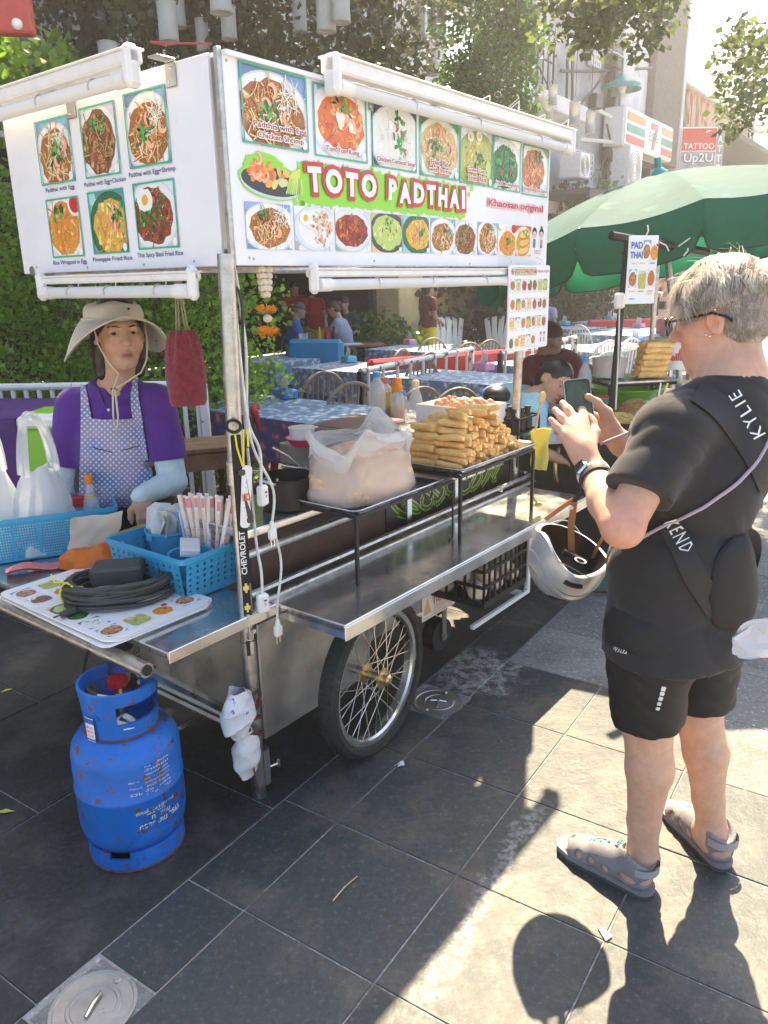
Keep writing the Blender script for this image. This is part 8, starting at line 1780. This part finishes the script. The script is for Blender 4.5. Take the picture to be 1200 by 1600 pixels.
def redden(p,r,a=.5):
    w=np.exp(-(((V-p)**2).sum(1)/r**2))[:,None];C[:]=C*(1+w*a*np.array([.12,-.28,-.28]))
redden(J['elL'],.06,.8);redden(J['wrR'],.10,.4);redden(A_(905,680,1.93),.06,.35);redden(hc+FH@vec(-.08,0,0),.03,.8);redden(hc+FH@vec(-.04,.06,-.05),.05,.5)
tt=thing('person','tourist in a black tee and cycling shorts photographing the cart with a phone','person',TL,TYW);obj('body',mesh_np('body',V,F,'skin',C,1),None,tt)
# tee shirt
c=SDF((-.50,-.45,.60),(.48,.50,1.50),h);g=.014
c.cone(J['shL']-vec(0,0,.005),J['shR']-vec(0,0,.005),.068,.068,.03);c.cone(sh,J['chest'],.112,.128,.05);c.cone(J['chest']+vec(-.07,.02,0),J['chest']+vec(.07,.02,0),.123,.123,.05);c.cone(J['chest'],J['belly']+vec(0,.02,0),.128,.130,.05);c.cone(J['belly']+vec(-.065,.01,0),J['belly']+vec(.065,.01,0),.123,.123,.05);c.cone(J['belly'],J['pelvis']+vec(0,-.01,-.06),.130,.130,.05);c.cone(J['pelvis']+vec(-.085,-.005,-.06),J['pelvis']+vec(.085,-.005,-.06),.124,.124,.05)
[c.cone(J['belly']+vec(q*.06,.010,.02),J['hip'+e]+vec(-q*.012,.0,-.06),.114,.108,.05)for e,q in(('L',-1),('R',1))];c.cone(J['shL'],sh+vec(0,-.01,.085),.056,.055,.05);c.cone(J['shR'],sh+vec(0,-.01,.085),.056,.055,.05)
for e,fr in(('L',.66),('R',.75)):
    a,b2=J['sh'+e],J['el'+e];m=a+(b2-a)*(fr+.1);d=unit(b2-a);c.cone(a,m,.066,.076,.045);p=a+(b2-a)*fr;sl,X,Y,Z=c.sub(p-.13,p+.13,0);dd=(X-p[0])*d[0]+(Y-p[1])*d[1]+(Z-p[2])*d[2];rr_=np.sqrt((X-p[0])**2+(Y-p[1])**2+(Z-p[2])**2);c.comb(sl,np.maximum(-dd,rr_-.125).astype(np.float32),0,'s')
c.folds(.0075,[(16,22,34,0.),(38,10,16,2.),(9,44,20,4.),(44,26,60,1.)]);c.ell(sh+vec(.0,.02,.155),(.098,.105,.085),0.,None,'s');c.plane(J['pelvis']+vec(0,0,-.03),(.0,.12,-1));V,F=c.mesh();obj('tee_shirt',mesh_np('tee_shirt',V,F,'tee_black',None,1),None,tt)
c=SDF((-.45,-.45,.35),(.45,.40,1.05),h);c.cone(J['pelvis']+vec(-.075,0,0),J['pelvis']+vec(.075,0,0),.118,.118,.03)
for e in 'LR':
    a,b2=J['hip'+e],J['kn'+e];p=b2+(a-b2)*(.06 if e=='L' else.16);c.cone(a,p+(b2-a)*.03,.104,.090,.03);d=unit(b2-a);sl,X,Y,Z=c.sub(p-.16,p+.16,0);dd=(X-p[0])*d[0]+(Y-p[1])*d[1]+(Z-p[2])*d[2];rr_=np.sqrt((X-p[0])**2+(Y-p[1])**2+(Z-p[2])**2);c.comb(sl,np.maximum(-dd,rr_-.115).astype(np.float32),0,'s')
c.folds(.0035,[(20,30,60,0.),(36,12,90,2.)]);V,F=c.mesh();obj('cycling_shorts',mesh_np('cycling_shorts',V,F,'shorts_black',None,1),None,tt)
tb=bvh(tt,('tee_shirt','cycling_shorts'))
# straps with lettering and the mauve cord
def ribbon_px(pts,wpx,off,name,m,nb=3,samples=24):
    P=[np.array(p,float)for p in pts];Q=[]
    for i in range(len(P)-1):
        p0,p1,p2,p3=P[max(i-1,0)],P[i],P[i+1],P[min(i+2,len(P)-1)]
        for k in range(samples//(len(P)-1)):u=k/(samples//(len(P)-1));Q.append(.5*((2*p1)+(p2-p0)*u+(2*p0-5*p1+4*p2-p3)*u*u+(3*p1-p0-3*p2+p3)*u**3))
    Q.append(P[-1]);G=[]
    for i,q in enumerate(Q):d=Q[min(i+1,len(Q)-1)]-Q[max(i-1,0)];d/=np.linalg.norm(d);n=np.array([-d[1],d[0]]);G.append([tuple(q+n*wpx*(j/(nb-1)-.5))for j in range(nb)])
    return sheet_on(tb,TL,TYW,G,off,name,m,tt)
mk('strap_dark',(.018,.0175,.019),.7,bump=.1,bscale=300);mk('mauve_cord',(.42,.34,.40),.6)
ribbon_px([(1088,612),(1125,640),(1162,685),(1188,730),(1212,790)],38,.006,'bag_strap','strap_dark',5);ribbon_px([(1048,822),(1066,858),(1088,905),(1120,955)],36,.006,'bag_strap','strap_dark',5)
def word_px(wd,p0,p1,hpx,name='lettering',sides=1,off=.0085):
    v,f=text(wd,1.,.0,space=1.25,res=1);x0,x1=v[:,0].min(),v[:,0].max();y0,y1=v[:,1].min(),v[:,1].max();p0,p1=np.array(p0,float),np.array(p1,float);d=p1-p0;n=np.array([-d[1],d[0]])/np.linalg.norm(d);px=[tuple(p0+d*(a-x0)/(x1-x0)-n*hpx*((b-y0)/(y1-y0)-.5))for a,b,*_ in v]
    r=skin_on(tb,TL,TYW,px,off);
    if all(q is None for q in r):return
    z=[q for q in r if q][0];r=[q or z for q in r];b=MB();b.add([q[0]for q in r],f,(.72,.72,.70));obj(name,b,M_['print'],tt,smooth=0)
word_px('KYLIE',(1183,682),(1143,615),20);word_px('KEND',(1048,812),(1074,862),22)
G=None
word_px('WALEA',(961,1012),(982,1019),7,'leg_lettering',off=.006)
for k in range(5):sheet_on(tb,TL,TYW,lerp_px((1034-2*k,1072+8*k),(1040-2.2*k,1073+8*k),(1032-2*k,1078+8*k-k*.6),(1038-2.2*k,1079+8*k-k*.6),3,2),.004,'reflective_bar','white_paint',tt)
r=skin_on(tb,TL,TYW,[(x,y)for x,y in zip(np.linspace(985,1205,30),np.interp(np.linspace(985,1205,30),[985,1010,1050,1100,1150,1180,1195,1205],[852,838,815,790,755,722,695,670]))],.006)
b=MB();b.tube([q[0]for q in r if q],.0042,7);obj('phone_cord',b,M_['mauve_cord'],tt);b=MB();b.tube([A_(938,694,2.0),A_(985,675,1.97),A_(1035,654,1.93)],.0042,7);obj('phone_cord',b,M_['mauve_cord'],tt)
# sling bag and white cloth at the back, right
mk('bag_black',(.012,.012,.013),.75,bump=.15,bscale=250)
b=MB();b.grid(crumple(lambda u,v:tuple(np.array(A_(1142,905,1.70))+vec(.095*math.cos(6.28*u)*math.sin(.2+2.75*v)**.6,.045*math.sin(6.28*u)*math.sin(.2+2.75*v)**.6,.115*math.cos(.2+2.75*v))),24,14,.005,5,8),24,14,cu=True);obj('sling_bag',b,M_['bag_black'],tt,smooth=60)
mk('white_cotton',(.70,.68,.72),.85,var=.06,vscale=10,bump=.3,bscale=300)
b=MB()
def wc(u,v):p=A_(1150+95*u+8*v,998-60*u*(1-v)+24*v+10*u*v,1.66-.06*u);return tuple(p+vec(0,.012*math.sin(7*u+3*v),.010*math.sin(5*v+6*u)))
b.grid(crumple(wc,18,12,.003,4,9),18,12);b.grid(lambda u,v:tuple(np.array(wc(u,v))+vec(0,.006,0)),18,12);obj('white_overshirt',b,M_['white_cotton'],tt,smooth=60)
# hair: grown strands, cropped at the nape, longer on top
c=SDF(hc-.16,hc+.17,.005);c.ell(hc+FH@vec(0,-.014,.036),vec(.0775,.0960,.0865)*1.02,.01,FH);c.ell(hc+FH@vec(0,-.048,-.015),vec(.068,.056,.066),.02,FH);c.ell(hc+FH@vec(0,.088,-.035),(.075,.078,.098),.01,FH,'s')
for e in(-1,1):c.ell(hc+FH@vec(e*.08,.015,-.02),(.024,.028,.042),.006,FH,'s')
V,F=c.mesh();obj('hair_cap',mesh_np('hair_cap',V,F,'hair_grey_cap'),None,tt)
g=np.random.default_rng(3);N=15000;nrm=unit;V0=V;Lh=(V0-hc)@FH;top=Lh[:,2]>-.055;idx=g.choice(np.where(top)[0],N);P=V0[idx];Lp=Lh[idx];on=Lp-np.array([0,-.02,.0]);on/=np.linalg.norm(on,axis=1)[:,None]
up_=np.clip((Lp[:,2]-.020+.35*np.clip(Lp[:,1],-.06,.08))/.05,0,1);ln=(.008+.036*up_)*(.7+.6*g.random(N));fl_=np.stack([-.55*np.ones(N),.75*np.ones(N),-.35*np.ones(N)],1)*up_[:,None]+np.stack([0*up_,-.15*np.ones(N),-1*np.ones(N)],1)*(1-up_)[:,None]
NC=420;cc=Lp[g.choice(N,NC)];ci=np.concatenate([((Lp[q:q+500][:,None]-cc[None])**2).sum(2).argmin(1)for q in range(0,N,500)]);cd=g.normal(size=(NC,3));cl=.75+.5*g.random(NC);ct=.62+.7*g.random(NC);ln=ln*cl[ci];fl_+=cd[ci]*(.12+.42*up_)[:,None]+g.normal(size=(N,3))*(.08+.14*up_)[:,None];fw=g.random(N)<.012;ln=np.where(fw,ln*1.5+.01,ln);T=fl_-on*(fl_*on).sum(1)[:,None];T/=np.linalg.norm(T,axis=1)[:,None]+1e-6;wd=np.cross(T,on);pts=[]
for k in range(4):u=k/3;q=Lp+T*(ln*u)[:,None]+on*((.003+.013*up_*cl[ci])*math.sin(math.pi*min(.9,u*.8))+.0015+fw*.028*u)[:,None]-np.array([0,0,1])*(up_*.012*u*u)[:,None];w_=(.00062*(1-.6*u));pts+=[q-wd*w_,q+wd*w_]
Vh=np.stack(pts,1);Vh=(Vh.reshape(-1,3))@FH.T+hc;i=np.arange(N)[:,None]*8;Fh=np.concatenate([i+np.array([[2*k,2*k+1,2*k+3,2*k+2]])for k in range(3)],1).reshape(-1,4)
tone=(.38+.36*g.random(N))*(.70+.75*np.clip(Lp[:,2]/.10,0,1));tone*=ct[ci];dark=(g.random(N)<.15)*(up_>.3);tone[dark]*=.5;Ch=np.repeat(np.stack([tone,tone*.92,tone*.80],1),8,0);tag(obj('hair',mesh_np('hair',Vh,Fh,'hair_grey',Ch),None,tt),kind='stuff')  # strands brighter towards the crown, sunlight put into their tone
# glasses, earrings
mk('frame_black',(.012,.012,.013),.3);mk('lens',(.85,.88,.90),.03,alpha=.18,spec=.8)
gl=bpy.data.objects.new('glasses',None);COL.objects.link(gl);gl.parent=tt;gl.empty_display_size=.02
for e in(-1,1):
    rim=[HPt(e*(.034+x),.112-.010*abs((.034+x)/.06)**2,.002+z)for x,z in roundrect(.052,.038,.012,4)];b=MB();b.tube(rim,.0024,6,closed=True);obj('rim',b,M_['frame_black'],gl);b=MB();b.add(rim,[tuple(range(len(rim)))]);obj('lens',b,M_['lens'],gl,smooth=0)
    b=MB();b.tube([HPt(e*.062,.100,.012),HPt(e*.080,.045,.012),HPt(e*.083,-.005,.014),HPt(e*.080,-.030,.002),HPt(e*.076,-.042,-.010)],.0034,6,flat=1.);obj('temple',b,M_['frame_black'],gl)
b=MB();b.tube([HPt(-.010,.112,.010),HPt(0,.116,.013),HPt(.010,.112,.010)],.0025,6);obj('bridge',b,M_['frame_black'],gl)
for z,y in((-.034,.004),(-.030,.012),(.020,-.012)):obj('ear_stud',MB().sph(HPt(-.087,y,z),(.0032,)*3,8,6),M_['steel'],tt)
# watch, bracelets
def band(p,axis,r,w,name,m,par,seg=22,th=.003,nx=None):
    z=unit(axis);M=Vector(z).to_track_quat('Z','Y').to_matrix().to_4x4();M.translation=Vector(p);b=MB();b.lathe([(r,-w/2),(r+th,-w/2),(r+th,w/2),(r,w/2),(r,-w/2)],seg,M=M);return obj(name,b,M_[m],par)
d=unit(J['wrL']-J['elL']);p=J['wrL']-d*.006
wt=bpy.data.objects.new('wrist_watch',None);COL.objects.link(wt);wt.parent=tt;wt.empty_display_size=.02
band(p,d,.0385,.024,'watch_band','white_plastic',wt);fc=A_(906,738,1.79);nn=unit(fc-p);nn=unit(nn-d*(nn@d));M=Matrix([[*np.cross(d,nn),0],[*d,0],[*nn,0],[0,0,0,1]]).transposed();M.translation=Vector(p+nn*.0435)
b=MB();b.box((0,0,0),(.036,.042,.011),b=.005,M=M);obj('watch_case',b,M_['steel'],wt);b=MB();b.box((0,0,.0062),(.028,.034,.002),b=.001,M=M);obj('watch_face',b,M_['black_plastic'],wt)
band(J['wrL']-d*.040,d,.041,.016,'leather_bracelet','strap_dark',tt);band(J['wrL']-d*.028,d,.0395,.006,'leather_bracelet','dark_wood',tt);d2=unit(J['wrR']-J['elR']);band(J['wrR']-d2*.03,d2,.0355,.002,'chain_bracelet','brass',tt,th=.0015)
# phone
pc=atY(905,636,2.035);px_=unit(np.array(atY(925,634,2.04))-np.array(atY(885,638,2.03)));pu=unit(np.array(atY(900,600,2.055))-np.array(atY(909,672,2.015)));pu=unit(pu-px_*(pu@px_));pn=np.cross(px_,pu);M=Matrix([[*px_,0],[*pu,0],[*pn,0],[0,0,0,1]]).transposed();M.translation=pc
t=thing('mobile_phone','mobile phone with a pale edge held up in both hands of the tourist','phone');t.matrix_world=M;mk('phone_edge',(.62,.55,.48),.25,.8);mk('phone_screen',(.05,.075,.03),.12,var=.6,vscale=28,coat=.4)
b=MB();b.poly(roundrect(.074,.150,.012),.008,M=Matrix.Translation((0,0,-.004)));obj('case',b,M_['phone_edge'],t);b=MB();b.poly(roundrect(.069,.145,.010),.001,M=Matrix.Translation((0,0,.0038)));obj('bezel',b,M_['black_plastic'],t);b=MB();b.poly(roundrect(.063,.136,.007),.0006,M=Matrix.Translation((0,.001,.0048)));obj('screen',b,M_['phone_screen'],t)
# sandals
mk('sandal_grey',(.21,.20,.205),.7,var=.12,vscale=30,bump=.2,bscale=300);mk('sole_dark',(.075,.068,.062),.8,var=.2,vscale=40);mk('lace_teal',(.12,.55,.52),.6);mk('velcro',(.36,.36,.35),.85,bump=.4,bscale=500)
for e,o,f,x in feet:
    sd=thing('sandal','grey closed toe walking sandal with teal laces on the '+('nearer, left' if e=='L' else 'farther, right')+' foot','sandal',(0,0,0));sd.parent=None;Wm=Matrix.Translation(TL)@Matrix.Rotation(TYW,4,'Z');fw=Wm.to_3x3()@Vector(f);sd.location=Wm@Vector(o);sd.rotation_euler=(0,0,math.atan2(fw.y,fw.x)-math.pi/2);sd['group']='walking sandals of the tourist'
    ol=[(.034*math.cos(a),-.002+.034*math.sin(a))for a in np.linspace(math.pi,2*math.pi,9)]+[(.036,.08),(.046,.15),(.050,.19),(.040,.235),(.018,.258),(-.012,.262),(-.036,.245),(-.048,.20),(-.046,.16),(-.038,.09)];ol=[(a,b_+.012)for a,b_ in ol]
    b=MB();b.poly(ol,.012);obj('outsole',b,M_['sole_dark'],sd);b=MB();b.poly([(a*1.03,b_*1.01)for a,b_ in ol],.014,M=Matrix.Translation((0,0,.012)));obj('midsole',b,M_['sandal_grey'],sd);b=MB()
    for k in range(9):b.box((.0,.03+.026*k,.004),(.095 if k>3 else.075,.012,.008),b=.002)
    tag(obj('tread_lugs',b,M_['sole_dark'],sd),kind='stuff')
    c=SDF((-.07,-.05,.015),(.07,.29,.15),.0038);Q=lambda y,X,z:vec(X,y+.0,z)
    def footp(c,g):
        c.cone(Q(.025,0,.048),Q(.03,0,.105),.034+g,.038+g,.03);c.cone(Q(.025,0,.048),Q(.12,0,.055),.034+g,.034+g,.02);c.cone(Q(.03,0,.085),Q(.14,0,.05),.036+g,.028+g,.03);c.cone(Q(.10,0,.045),Q(.185,0,.036),.036+g,.032+g,.02);c.cone(Q(.18,-.020,.034),Q(.185,.020,.034),.024+g,.024+g,.02);c.cone(Q(.205,-.018,.030),Q(.225,.012,.030),.024+g,.020+g,.02)
    footp(c,.0045);c.plane((0,0,.105),(0,-.55,1));c.ell(Q(.02,0,.125),(.032,.055,.04),.004,None,'s')
    for sx in(-1,1):
        for y,rz in((.10,.25),(.145,.3),(.185,.35)):c.ell(Q(y,sx*.043,.043),(.022,.011,.013),.002,None,'s')
        c.ell(Q(.035,sx*.045,.052),(.03,.026,.014),.002,None,'s')
    c.ell(Q(-.02,0,.052),(.05,.03,.013),.002,None,'s');c.ell(Q(.235,.0,.055),(.012,.010,.014),.002,None,'s');c.ell(Q(.155,0,.088),(.010,.05,.02),.003,None,'s');V,F=c.mesh();obj('upper',mesh_np('upper',V,F,'sandal_grey',None,1),None,sd)
    for k in range(4):y=.115+.022*k;z=.083-.010*k;z+=.012;obj('lace',MB().tube([(-.024,y,z-.006),(0,y+.006*(-1)**k,z+.008),(.024,y+.012,z-.006)],.0024,6),M_['lace_teal'],sd);obj('lace',MB().tube([(.024,y,z-.006),(0,y+.004,z+.007),(-.024,y+.012,z-.006)],.0024,6),M_['lace_teal'],sd)
    b=MB();b.tube([(0,.11,.092),(-.01,.085,.115),(.005,.08,.125),(.01,.10,.10)],.0022,6);b.sph((0,.105,.095),(.006,.008,.008));obj('toggle',b,M_['lace_teal'],sd)
    b=MB();b.grid(lambda u,v:(.045*math.cos(math.pi*(1+u))*1.0,.012-.048*math.sin(math.pi*u)*.9,.078+.022*v),18,3);b.grid(lambda u,v:(.042*math.cos(math.pi*(1+u)),.012-.045*math.sin(math.pi*u)*.9,.078+.022*v),18,3);obj('heel_strap',b,M_['velcro'],sd,smooth=60)
# ------------------------------------------------------------------ silver helmet hanging from the tourist wrist
mk('helmet_silver',(.42,.43,.44),.30,.35,var=.06,vscale=10,coat=.4);mk('leather',(.42,.19,.075),.5,var=.15,vscale=30,bump=.15,bscale=200)
HC=atY(889,868,2.12);nN=unit(np.array([.30,-.10,.94]));hx=unit(np.cross(nN,[.35,.94,0]));hy=np.cross(nN,hx);M=Matrix([[*hx,0],[*hy,0],[*nN,0],[0,0,0,1]]).transposed();M.translation=Vector(HC)
t=thing('bicycle_helmet','silver grey commuter helmet with tan leather straps hanging upside down from the wrist','helmet');t.matrix_world=M
def shell(u,v,g=0.):
    a=6.2832*u;lip=.030+.022*math.exp(-((a-.75)/.38)**2)-.030*math.exp(-((a-1.9)/.55)**2)+.016*math.exp(-((a-3.0)/.3)**2)+.012*math.cos(a);th=(math.pi/2)*(1-v);r=1.0
    z=-math.sin(th)*(.125+g)+(lip)*v**3;return(.118+g)*math.cos(a)*math.cos(th)**.82,(.140+g)*math.sin(a)*math.cos(th)**.82,z
b=MB();b.grid(shell,56,22,cu=True);obj('shell',b,M_['helmet_silver'],t,smooth=60);b=MB();b.grid(lambda u,v:(lambda q:(q[0],q[1],q[2]+.004))(shell(u,v,-.016)),48,18,cu=True);obj('liner',b,M_['black_plastic'],t,smooth=60)
b=MB();b.grid(lambda u,v:tuple(np.array(shell(u,1))*(1-v)+np.array(shell(u,1,-.016))*v+np.array([0,0,.004*math.sin(math.pi*v)])),56,4,cu=True);obj('rim',b,M_['helmet_silver'],t,smooth=60)
for v0,ph in((.55,.0),(.72,.4)):obj('groove',MB().tube([tuple(np.array(shell(u,v0+.10*math.sin(12.56*u+ph)))*1.004)for u in np.linspace(0,1,60)],.0012,5),M_['dull_steel'],t)
for k,vv in enumerate((.22,.31,.40)):obj('vent',MB().tube([tuple(np.array(shell(u,vv))*1.005)for u in np.linspace(.19+.02*k,.37-.01*k,12)],[.001+.0042*math.sin(math.pi*i/11)for i in range(12)],6,flat=.8),M_['black_plastic'],t)
b=MB();b.tube([tuple(np.array(shell(u,.86))*1.006)for u in np.linspace(.27,.34,8)],.0075,8);s_=obj('slot',b,M_['black_plastic'],t);obj('slot_inlay',MB().tube([tuple(np.array(shell(u,.86))*1.03)for u in np.linspace(.29,.32,5)],.004,6),M_['leather'],s_)
WP=M.inverted();lc=lambda x,y,Y:tuple(WP@atY(x,y,Y));b=MB()
def strapband(P,w,name,m='leather'):
    b=MB();P=[Vector(p)for p in P]
    for i in range(len(P)-1):
        d=(P[i+1]-P[i]).normalized();sd=d.cross(Vector(WP.to_3x3()@Vector((0,-1,0)))).normalized()*w/2;nn=d.cross(sd).normalized()*.0012
        b.add([P[i]-sd+nn,P[i]+sd+nn,P[i+1]+sd+nn,P[i+1]-sd+nn,P[i]-sd-nn,P[i]+sd-nn,P[i+1]+sd-nn,P[i+1]-sd-nn],[(0,1,2,3),(7,6,5,4),(0,3,7,4),(1,5,6,2)])
    obj(name,b,M_[m],t)
strapband([lc(893,868,2.15),lc(892,825,2.10),lc(897,784,2.05)],.019,'strap');strapband([lc(852,812,2.10),lc(872,797,2.08),lc(897,780,2.05)],.013,'strap');strapband([lc(926,872,2.16),lc(936,850,2.13),lc(944,836,2.10)],.010,'strap')
obj('strap_stud',MB().sph(lc(892,793,2.045),(.007,.007,.007),10,8),M_['white_plastic'],t);strapband([lc(897,784,2.05),lc(908,770,1.98),lc(930,752,1.86)],.012,'hanging_loop','strap_dark')
b=MB();b.tube([lc(880,862,2.13),lc(915,880,2.12)],.011,8);bu=obj('buckle',b,M_['black_plastic'],t);b=MB();b.tube([tuple(np.array(lc(907,876,2.10))+np.array([.016*math.cos(a),.016*math.sin(a),0]))for a in np.linspace(0,6.2832,21)[:-1]],.002,5,closed=True);obj('disc_emblem',b,M_['white_plastic'],bu)
for sgn,u0 in((1,.22),(-1,.74)):b=MB();b.tube([tuple(np.array(shell(u0+.02*i,1))*(1.0)+np.array([0,0,.02*math.sin(math.pi*i/7)]))for i in range(8)],.0016,5);obj('strap_cord',b,M_['dull_steel'],t)
v,f=text('COSMO',1.,.0);wv=v[:,0].max()-v[:,0].min();b=MB();b.add([tuple(np.array(shell(.115+.095*(q[0]-v[0,0])/wv,.62+.08*q[1]))*1.006)for q in v],f);obj('lettering',b,M_['dull_steel'],t,smooth=0)
# ------------------------------------------------------------------ people behind
def stand(hh=1.62,**o):
    k=hh/1.65;J=dict(head=(0,.02,1.53),shL=(-.165,0,1.35),shR=(.165,0,1.35),elL=(-.21,.02,1.08),elR=(.21,.02,1.08),wrL=(-.12,.18,1.0),wrR=(.12,.18,1.0),chest=(0,.01,1.20),pelvis=(0,0,.93),hipL=(-.085,0,.88),hipR=(.085,0,.88),knL=(-.09,.01,.48),knR=(.09,.01,.48),anL=(-.09,0,.085),anR=(.09,0,.085),face=(0,1,0))
    J.update(o);return{a:(tuple(np.array(b)*k)if a not in('face','up','hdL','hdR','hnL','hnR')else b)for a,b in J.items()}
def sit(seat=.46,lean=.0,**o):
    J=dict(head=(0,.10+lean,seat+.78),shL=(-.165,.02+lean*.7,seat+.56),shR=(.165,.02+lean*.7,seat+.56),elL=(-.22,.10+lean,seat+.32),elR=(.22,.10+lean,seat+.32),wrL=(-.08,.32+lean,seat+.30),wrR=(.08,.32+lean,seat+.30),chest=(0,.01+lean*.5,seat+.40),pelvis=(0,0,seat+.12),hipL=(-.09,.02,seat+.08),hipR=(.09,.02,seat+.08),knL=(-.10,.42,seat+.04),knR=(.10,.42,seat+.04),anL=(-.10,.42,.085),anR=(.10,.42,.085),face=(0,1,-.2));J.update(o);return J
AS=(.40,.23,.145)
def ground_at(x,Y):p=atY(x,500,Y);return Vector((p.x,Y,0))
person('person','waitress with a ponytail in a maroon shirt and yellow wrap standing by the pillar',ground_at(668,13.2),R(-62),stand(1.60,face=(.0,1,.02)),.012,AS,[dict(n='shirt',k='top',m='shirt_maroon',sleeve=.62,g=.014),dict(n='wrap_skirt',k='skirt',m='wrap_yellow',len=.62),dict(n='hair',k='hair',m='hair_dark')],hair_style='tail')
person('person','woman diner in a grey tee and dark shorts reading at the bare table',ground_at(540,12.2),R(75),sit(.46,.10,face=(-.2,1,-.45),elL=(-.2,.25,.80),wrL=(-.06,.30,1.02),hdL=(0,.1,1)),.012,(.50,.30,.22),[dict(n='tee_shirt',k='top',m='shirt_grey',sleeve=.5,g=.016),dict(n='shorts',k='bottom',m='shorts_grey',len=.8,g=.012),dict(n='hair',k='hair',m='hair_brown')],hair_style='bun',bulk=1.12)
person('person','man in a charcoal shirt sitting behind the woman in grey',ground_at(540,13.4),R(170),sit(.50),.014,(.48,.28,.20),[dict(n='shirt',k='top',m='shirt_charcoal',sleeve=.5,g=.016),dict(n='trousers',k='bottom',m='trousers_dark',len=1.8),dict(n='cap',k='cap',m='hair_brown')],bulk=1.15)
person('person','seated person in a blue shirt and cap at the left end of the bare table',ground_at(458,12.4),R(-80),sit(.44),.014,(.45,.27,.19),[dict(n='shirt',k='top',m='shirt_blue',sleeve=.6,g=.016),dict(n='trousers',k='bottom',m='trousers_dark',len=1.8),dict(n='cap',k='cap',m='shorts_grey',peak=True)])
person('person','staff member in a red shirt and yellow apron bending over the diners, left',ground_at(462,14.2),R(200),stand(1.66,face=(0,1,-.4),wrR=(.15,.35,1.05)),.014,AS,[dict(n='shirt',k='top',m='shirt_red',sleeve=.6,g=.018),dict(n='wrap_skirt',k='skirt',m='wrap_yellow',len=.6),dict(n='hair',k='hair',m='hair_dark')])
person('person','staff member in a red shirt stooping with the back to us, right of a colleague',ground_at(492,14.0),R(25),stand(1.62,head=(0,.20,1.46),chest=(0,.08,1.18),shL=(-.165,.12,1.32),shR=(.165,.12,1.32),face=(0,1,-.8)),.014,AS,[dict(n='shirt',k='top',m='shirt_red',sleeve=.6,g=.02),dict(n='trousers',k='bottom',m='wrap_yellow',len=1.6),dict(n='hair',k='hair',m='hair_dark')])
person('person','seated guest with dark hair behind the hanging menu board',ground_at(852,15.5),R(150),sit(.46),.016,AS,[dict(n='shirt',k='top',m='shirt_grey',sleeve=.6,g=.016),dict(n='trousers',k='bottom',m='trousers_dark',len=1.8),dict(n='hair',k='hair',m='hair_dark')])
p_=ground_at(1040,12.8)
person('person','young woman in a black crop top and maroon skirt raising a hand to the hair',p_,R(95),stand(1.62,elR=(.30,.10,1.38),wrR=(.10,.10,1.55),hdR=(-.6,.1,.5),elL=(-.24,.05,1.10),wrL=(-.18,.2,1.02)),.012,(.58,.36,.27),[dict(n='crop_top',k='top',m='top_black',sleeve=.02,g=.010,hem=.20,tube=.06),dict(n='skirt',k='skirt',m='skirt_maroon',len=.85),dict(n='hair',k='hair',m='hair_brown')],hair_style='long')
# the helper bending over the second stall and the man in the cap
GL=Vector((.93,4.45,0));GY=R(-62);L_=to_local(GL,GY);A_=lambda x,y,Y:L_(atY(x,y,Y))
hd=A_(866,596,4.15);J=stand(1.58);J={a:np.array(b,float)for a,b in J.items()}
J.update(head=hd,shL=A_(822,626,4.32),shR=A_(832,644,4.02),chest=A_(795,640,4.32),pelvis=A_(735,668,4.5),elL=A_(845,690,4.3),elR=A_(836,700,3.98),wrL=A_(868,690,4.2),wrR=A_(862,712,3.98),face=L_(GL+Vector((.42,-.85,-.38))),up=vec(.0,.5,1))
J['face']=unit(J['face']-L_(GL));J['hipL'],J['hipR']=J['pelvis']+vec(-.085,-.02,-.08),J['pelvis']+vec(.085,-.02,-.08)
for e,x in(('L',-.09),('R',.09)):J['kn'+e]=vec(J['pelvis'][0]+x,J['pelvis'][1]-.02,.46);J['an'+e]=vec(J['pelvis'][0]+x,J['pelvis'][1],.085)
person('person','young helper in a light blue shirt with a dark bun leaning over the second stall',GL,GY,J,.007,(.50,.30,.20),[dict(n='tee_shirt',k='top',m='shirt_ltblue',sleeve=.62,g=.020,folds=.004,hem=-.1),dict(n='trousers',k='bottom',m='trousers_dark',len=1.8),dict(n='apron',k='skirt',m='apron_orange',len=.5),dict(n='hair',k='hair',m='hair_dark')],det=True,hair_style='bun',k=.98)
ML=Vector((1.35,5.35,0));MY=R(-70);L_=to_local(ML,MY);A_=lambda x,y,Y:L_(atY(x,y,Y));J={a:np.array(b,float)for a,b in stand(1.62).items()}
d0=A_(858,532,5.2)-J['head'];
for a in('head','shL','shR','chest','elL','elR','wrL','wrR'):J[a]=J[a]+d0*(1 if a!='chest' else.6)
person('person','man in a dark maroon cap and shirt working behind the helper in light blue',ML,MY,J,.010,(.28,.15,.095),[dict(n='shirt',k='top',m='shirt_maroon',sleeve=.7,g=.02),dict(n='trousers',k='bottom',m='trousers_dark',len=1.8),dict(n='cap',k='cap',m='cap_maroon')],bulk=1.1)
# ================================================================== HAZE ADDED FOR VEILING GLARE
hz=bpy.data.materials.new('glare_haze');hz.use_nodes=True;t=hz.node_tree;t.nodes.clear();ho=nd(t,'ShaderNodeOutputMaterial');hv=nd(t,'ShaderNodeVolumePrincipled');hv.inputs['Color'].default_value=(.95,.95,.93,1);hv.inputs['Density'].default_value=.0042;hv.inputs['Anisotropy'].default_value=.5;t.links.new(hv.outputs[0],ho.inputs['Volume'])  # thin scattering volume added to imitate veiling glare in the lens
b=MB();b.box((2,24,5.9),(70,58,14.0));obj('glare_haze',b,hz,kind='stuff',smooth=0)
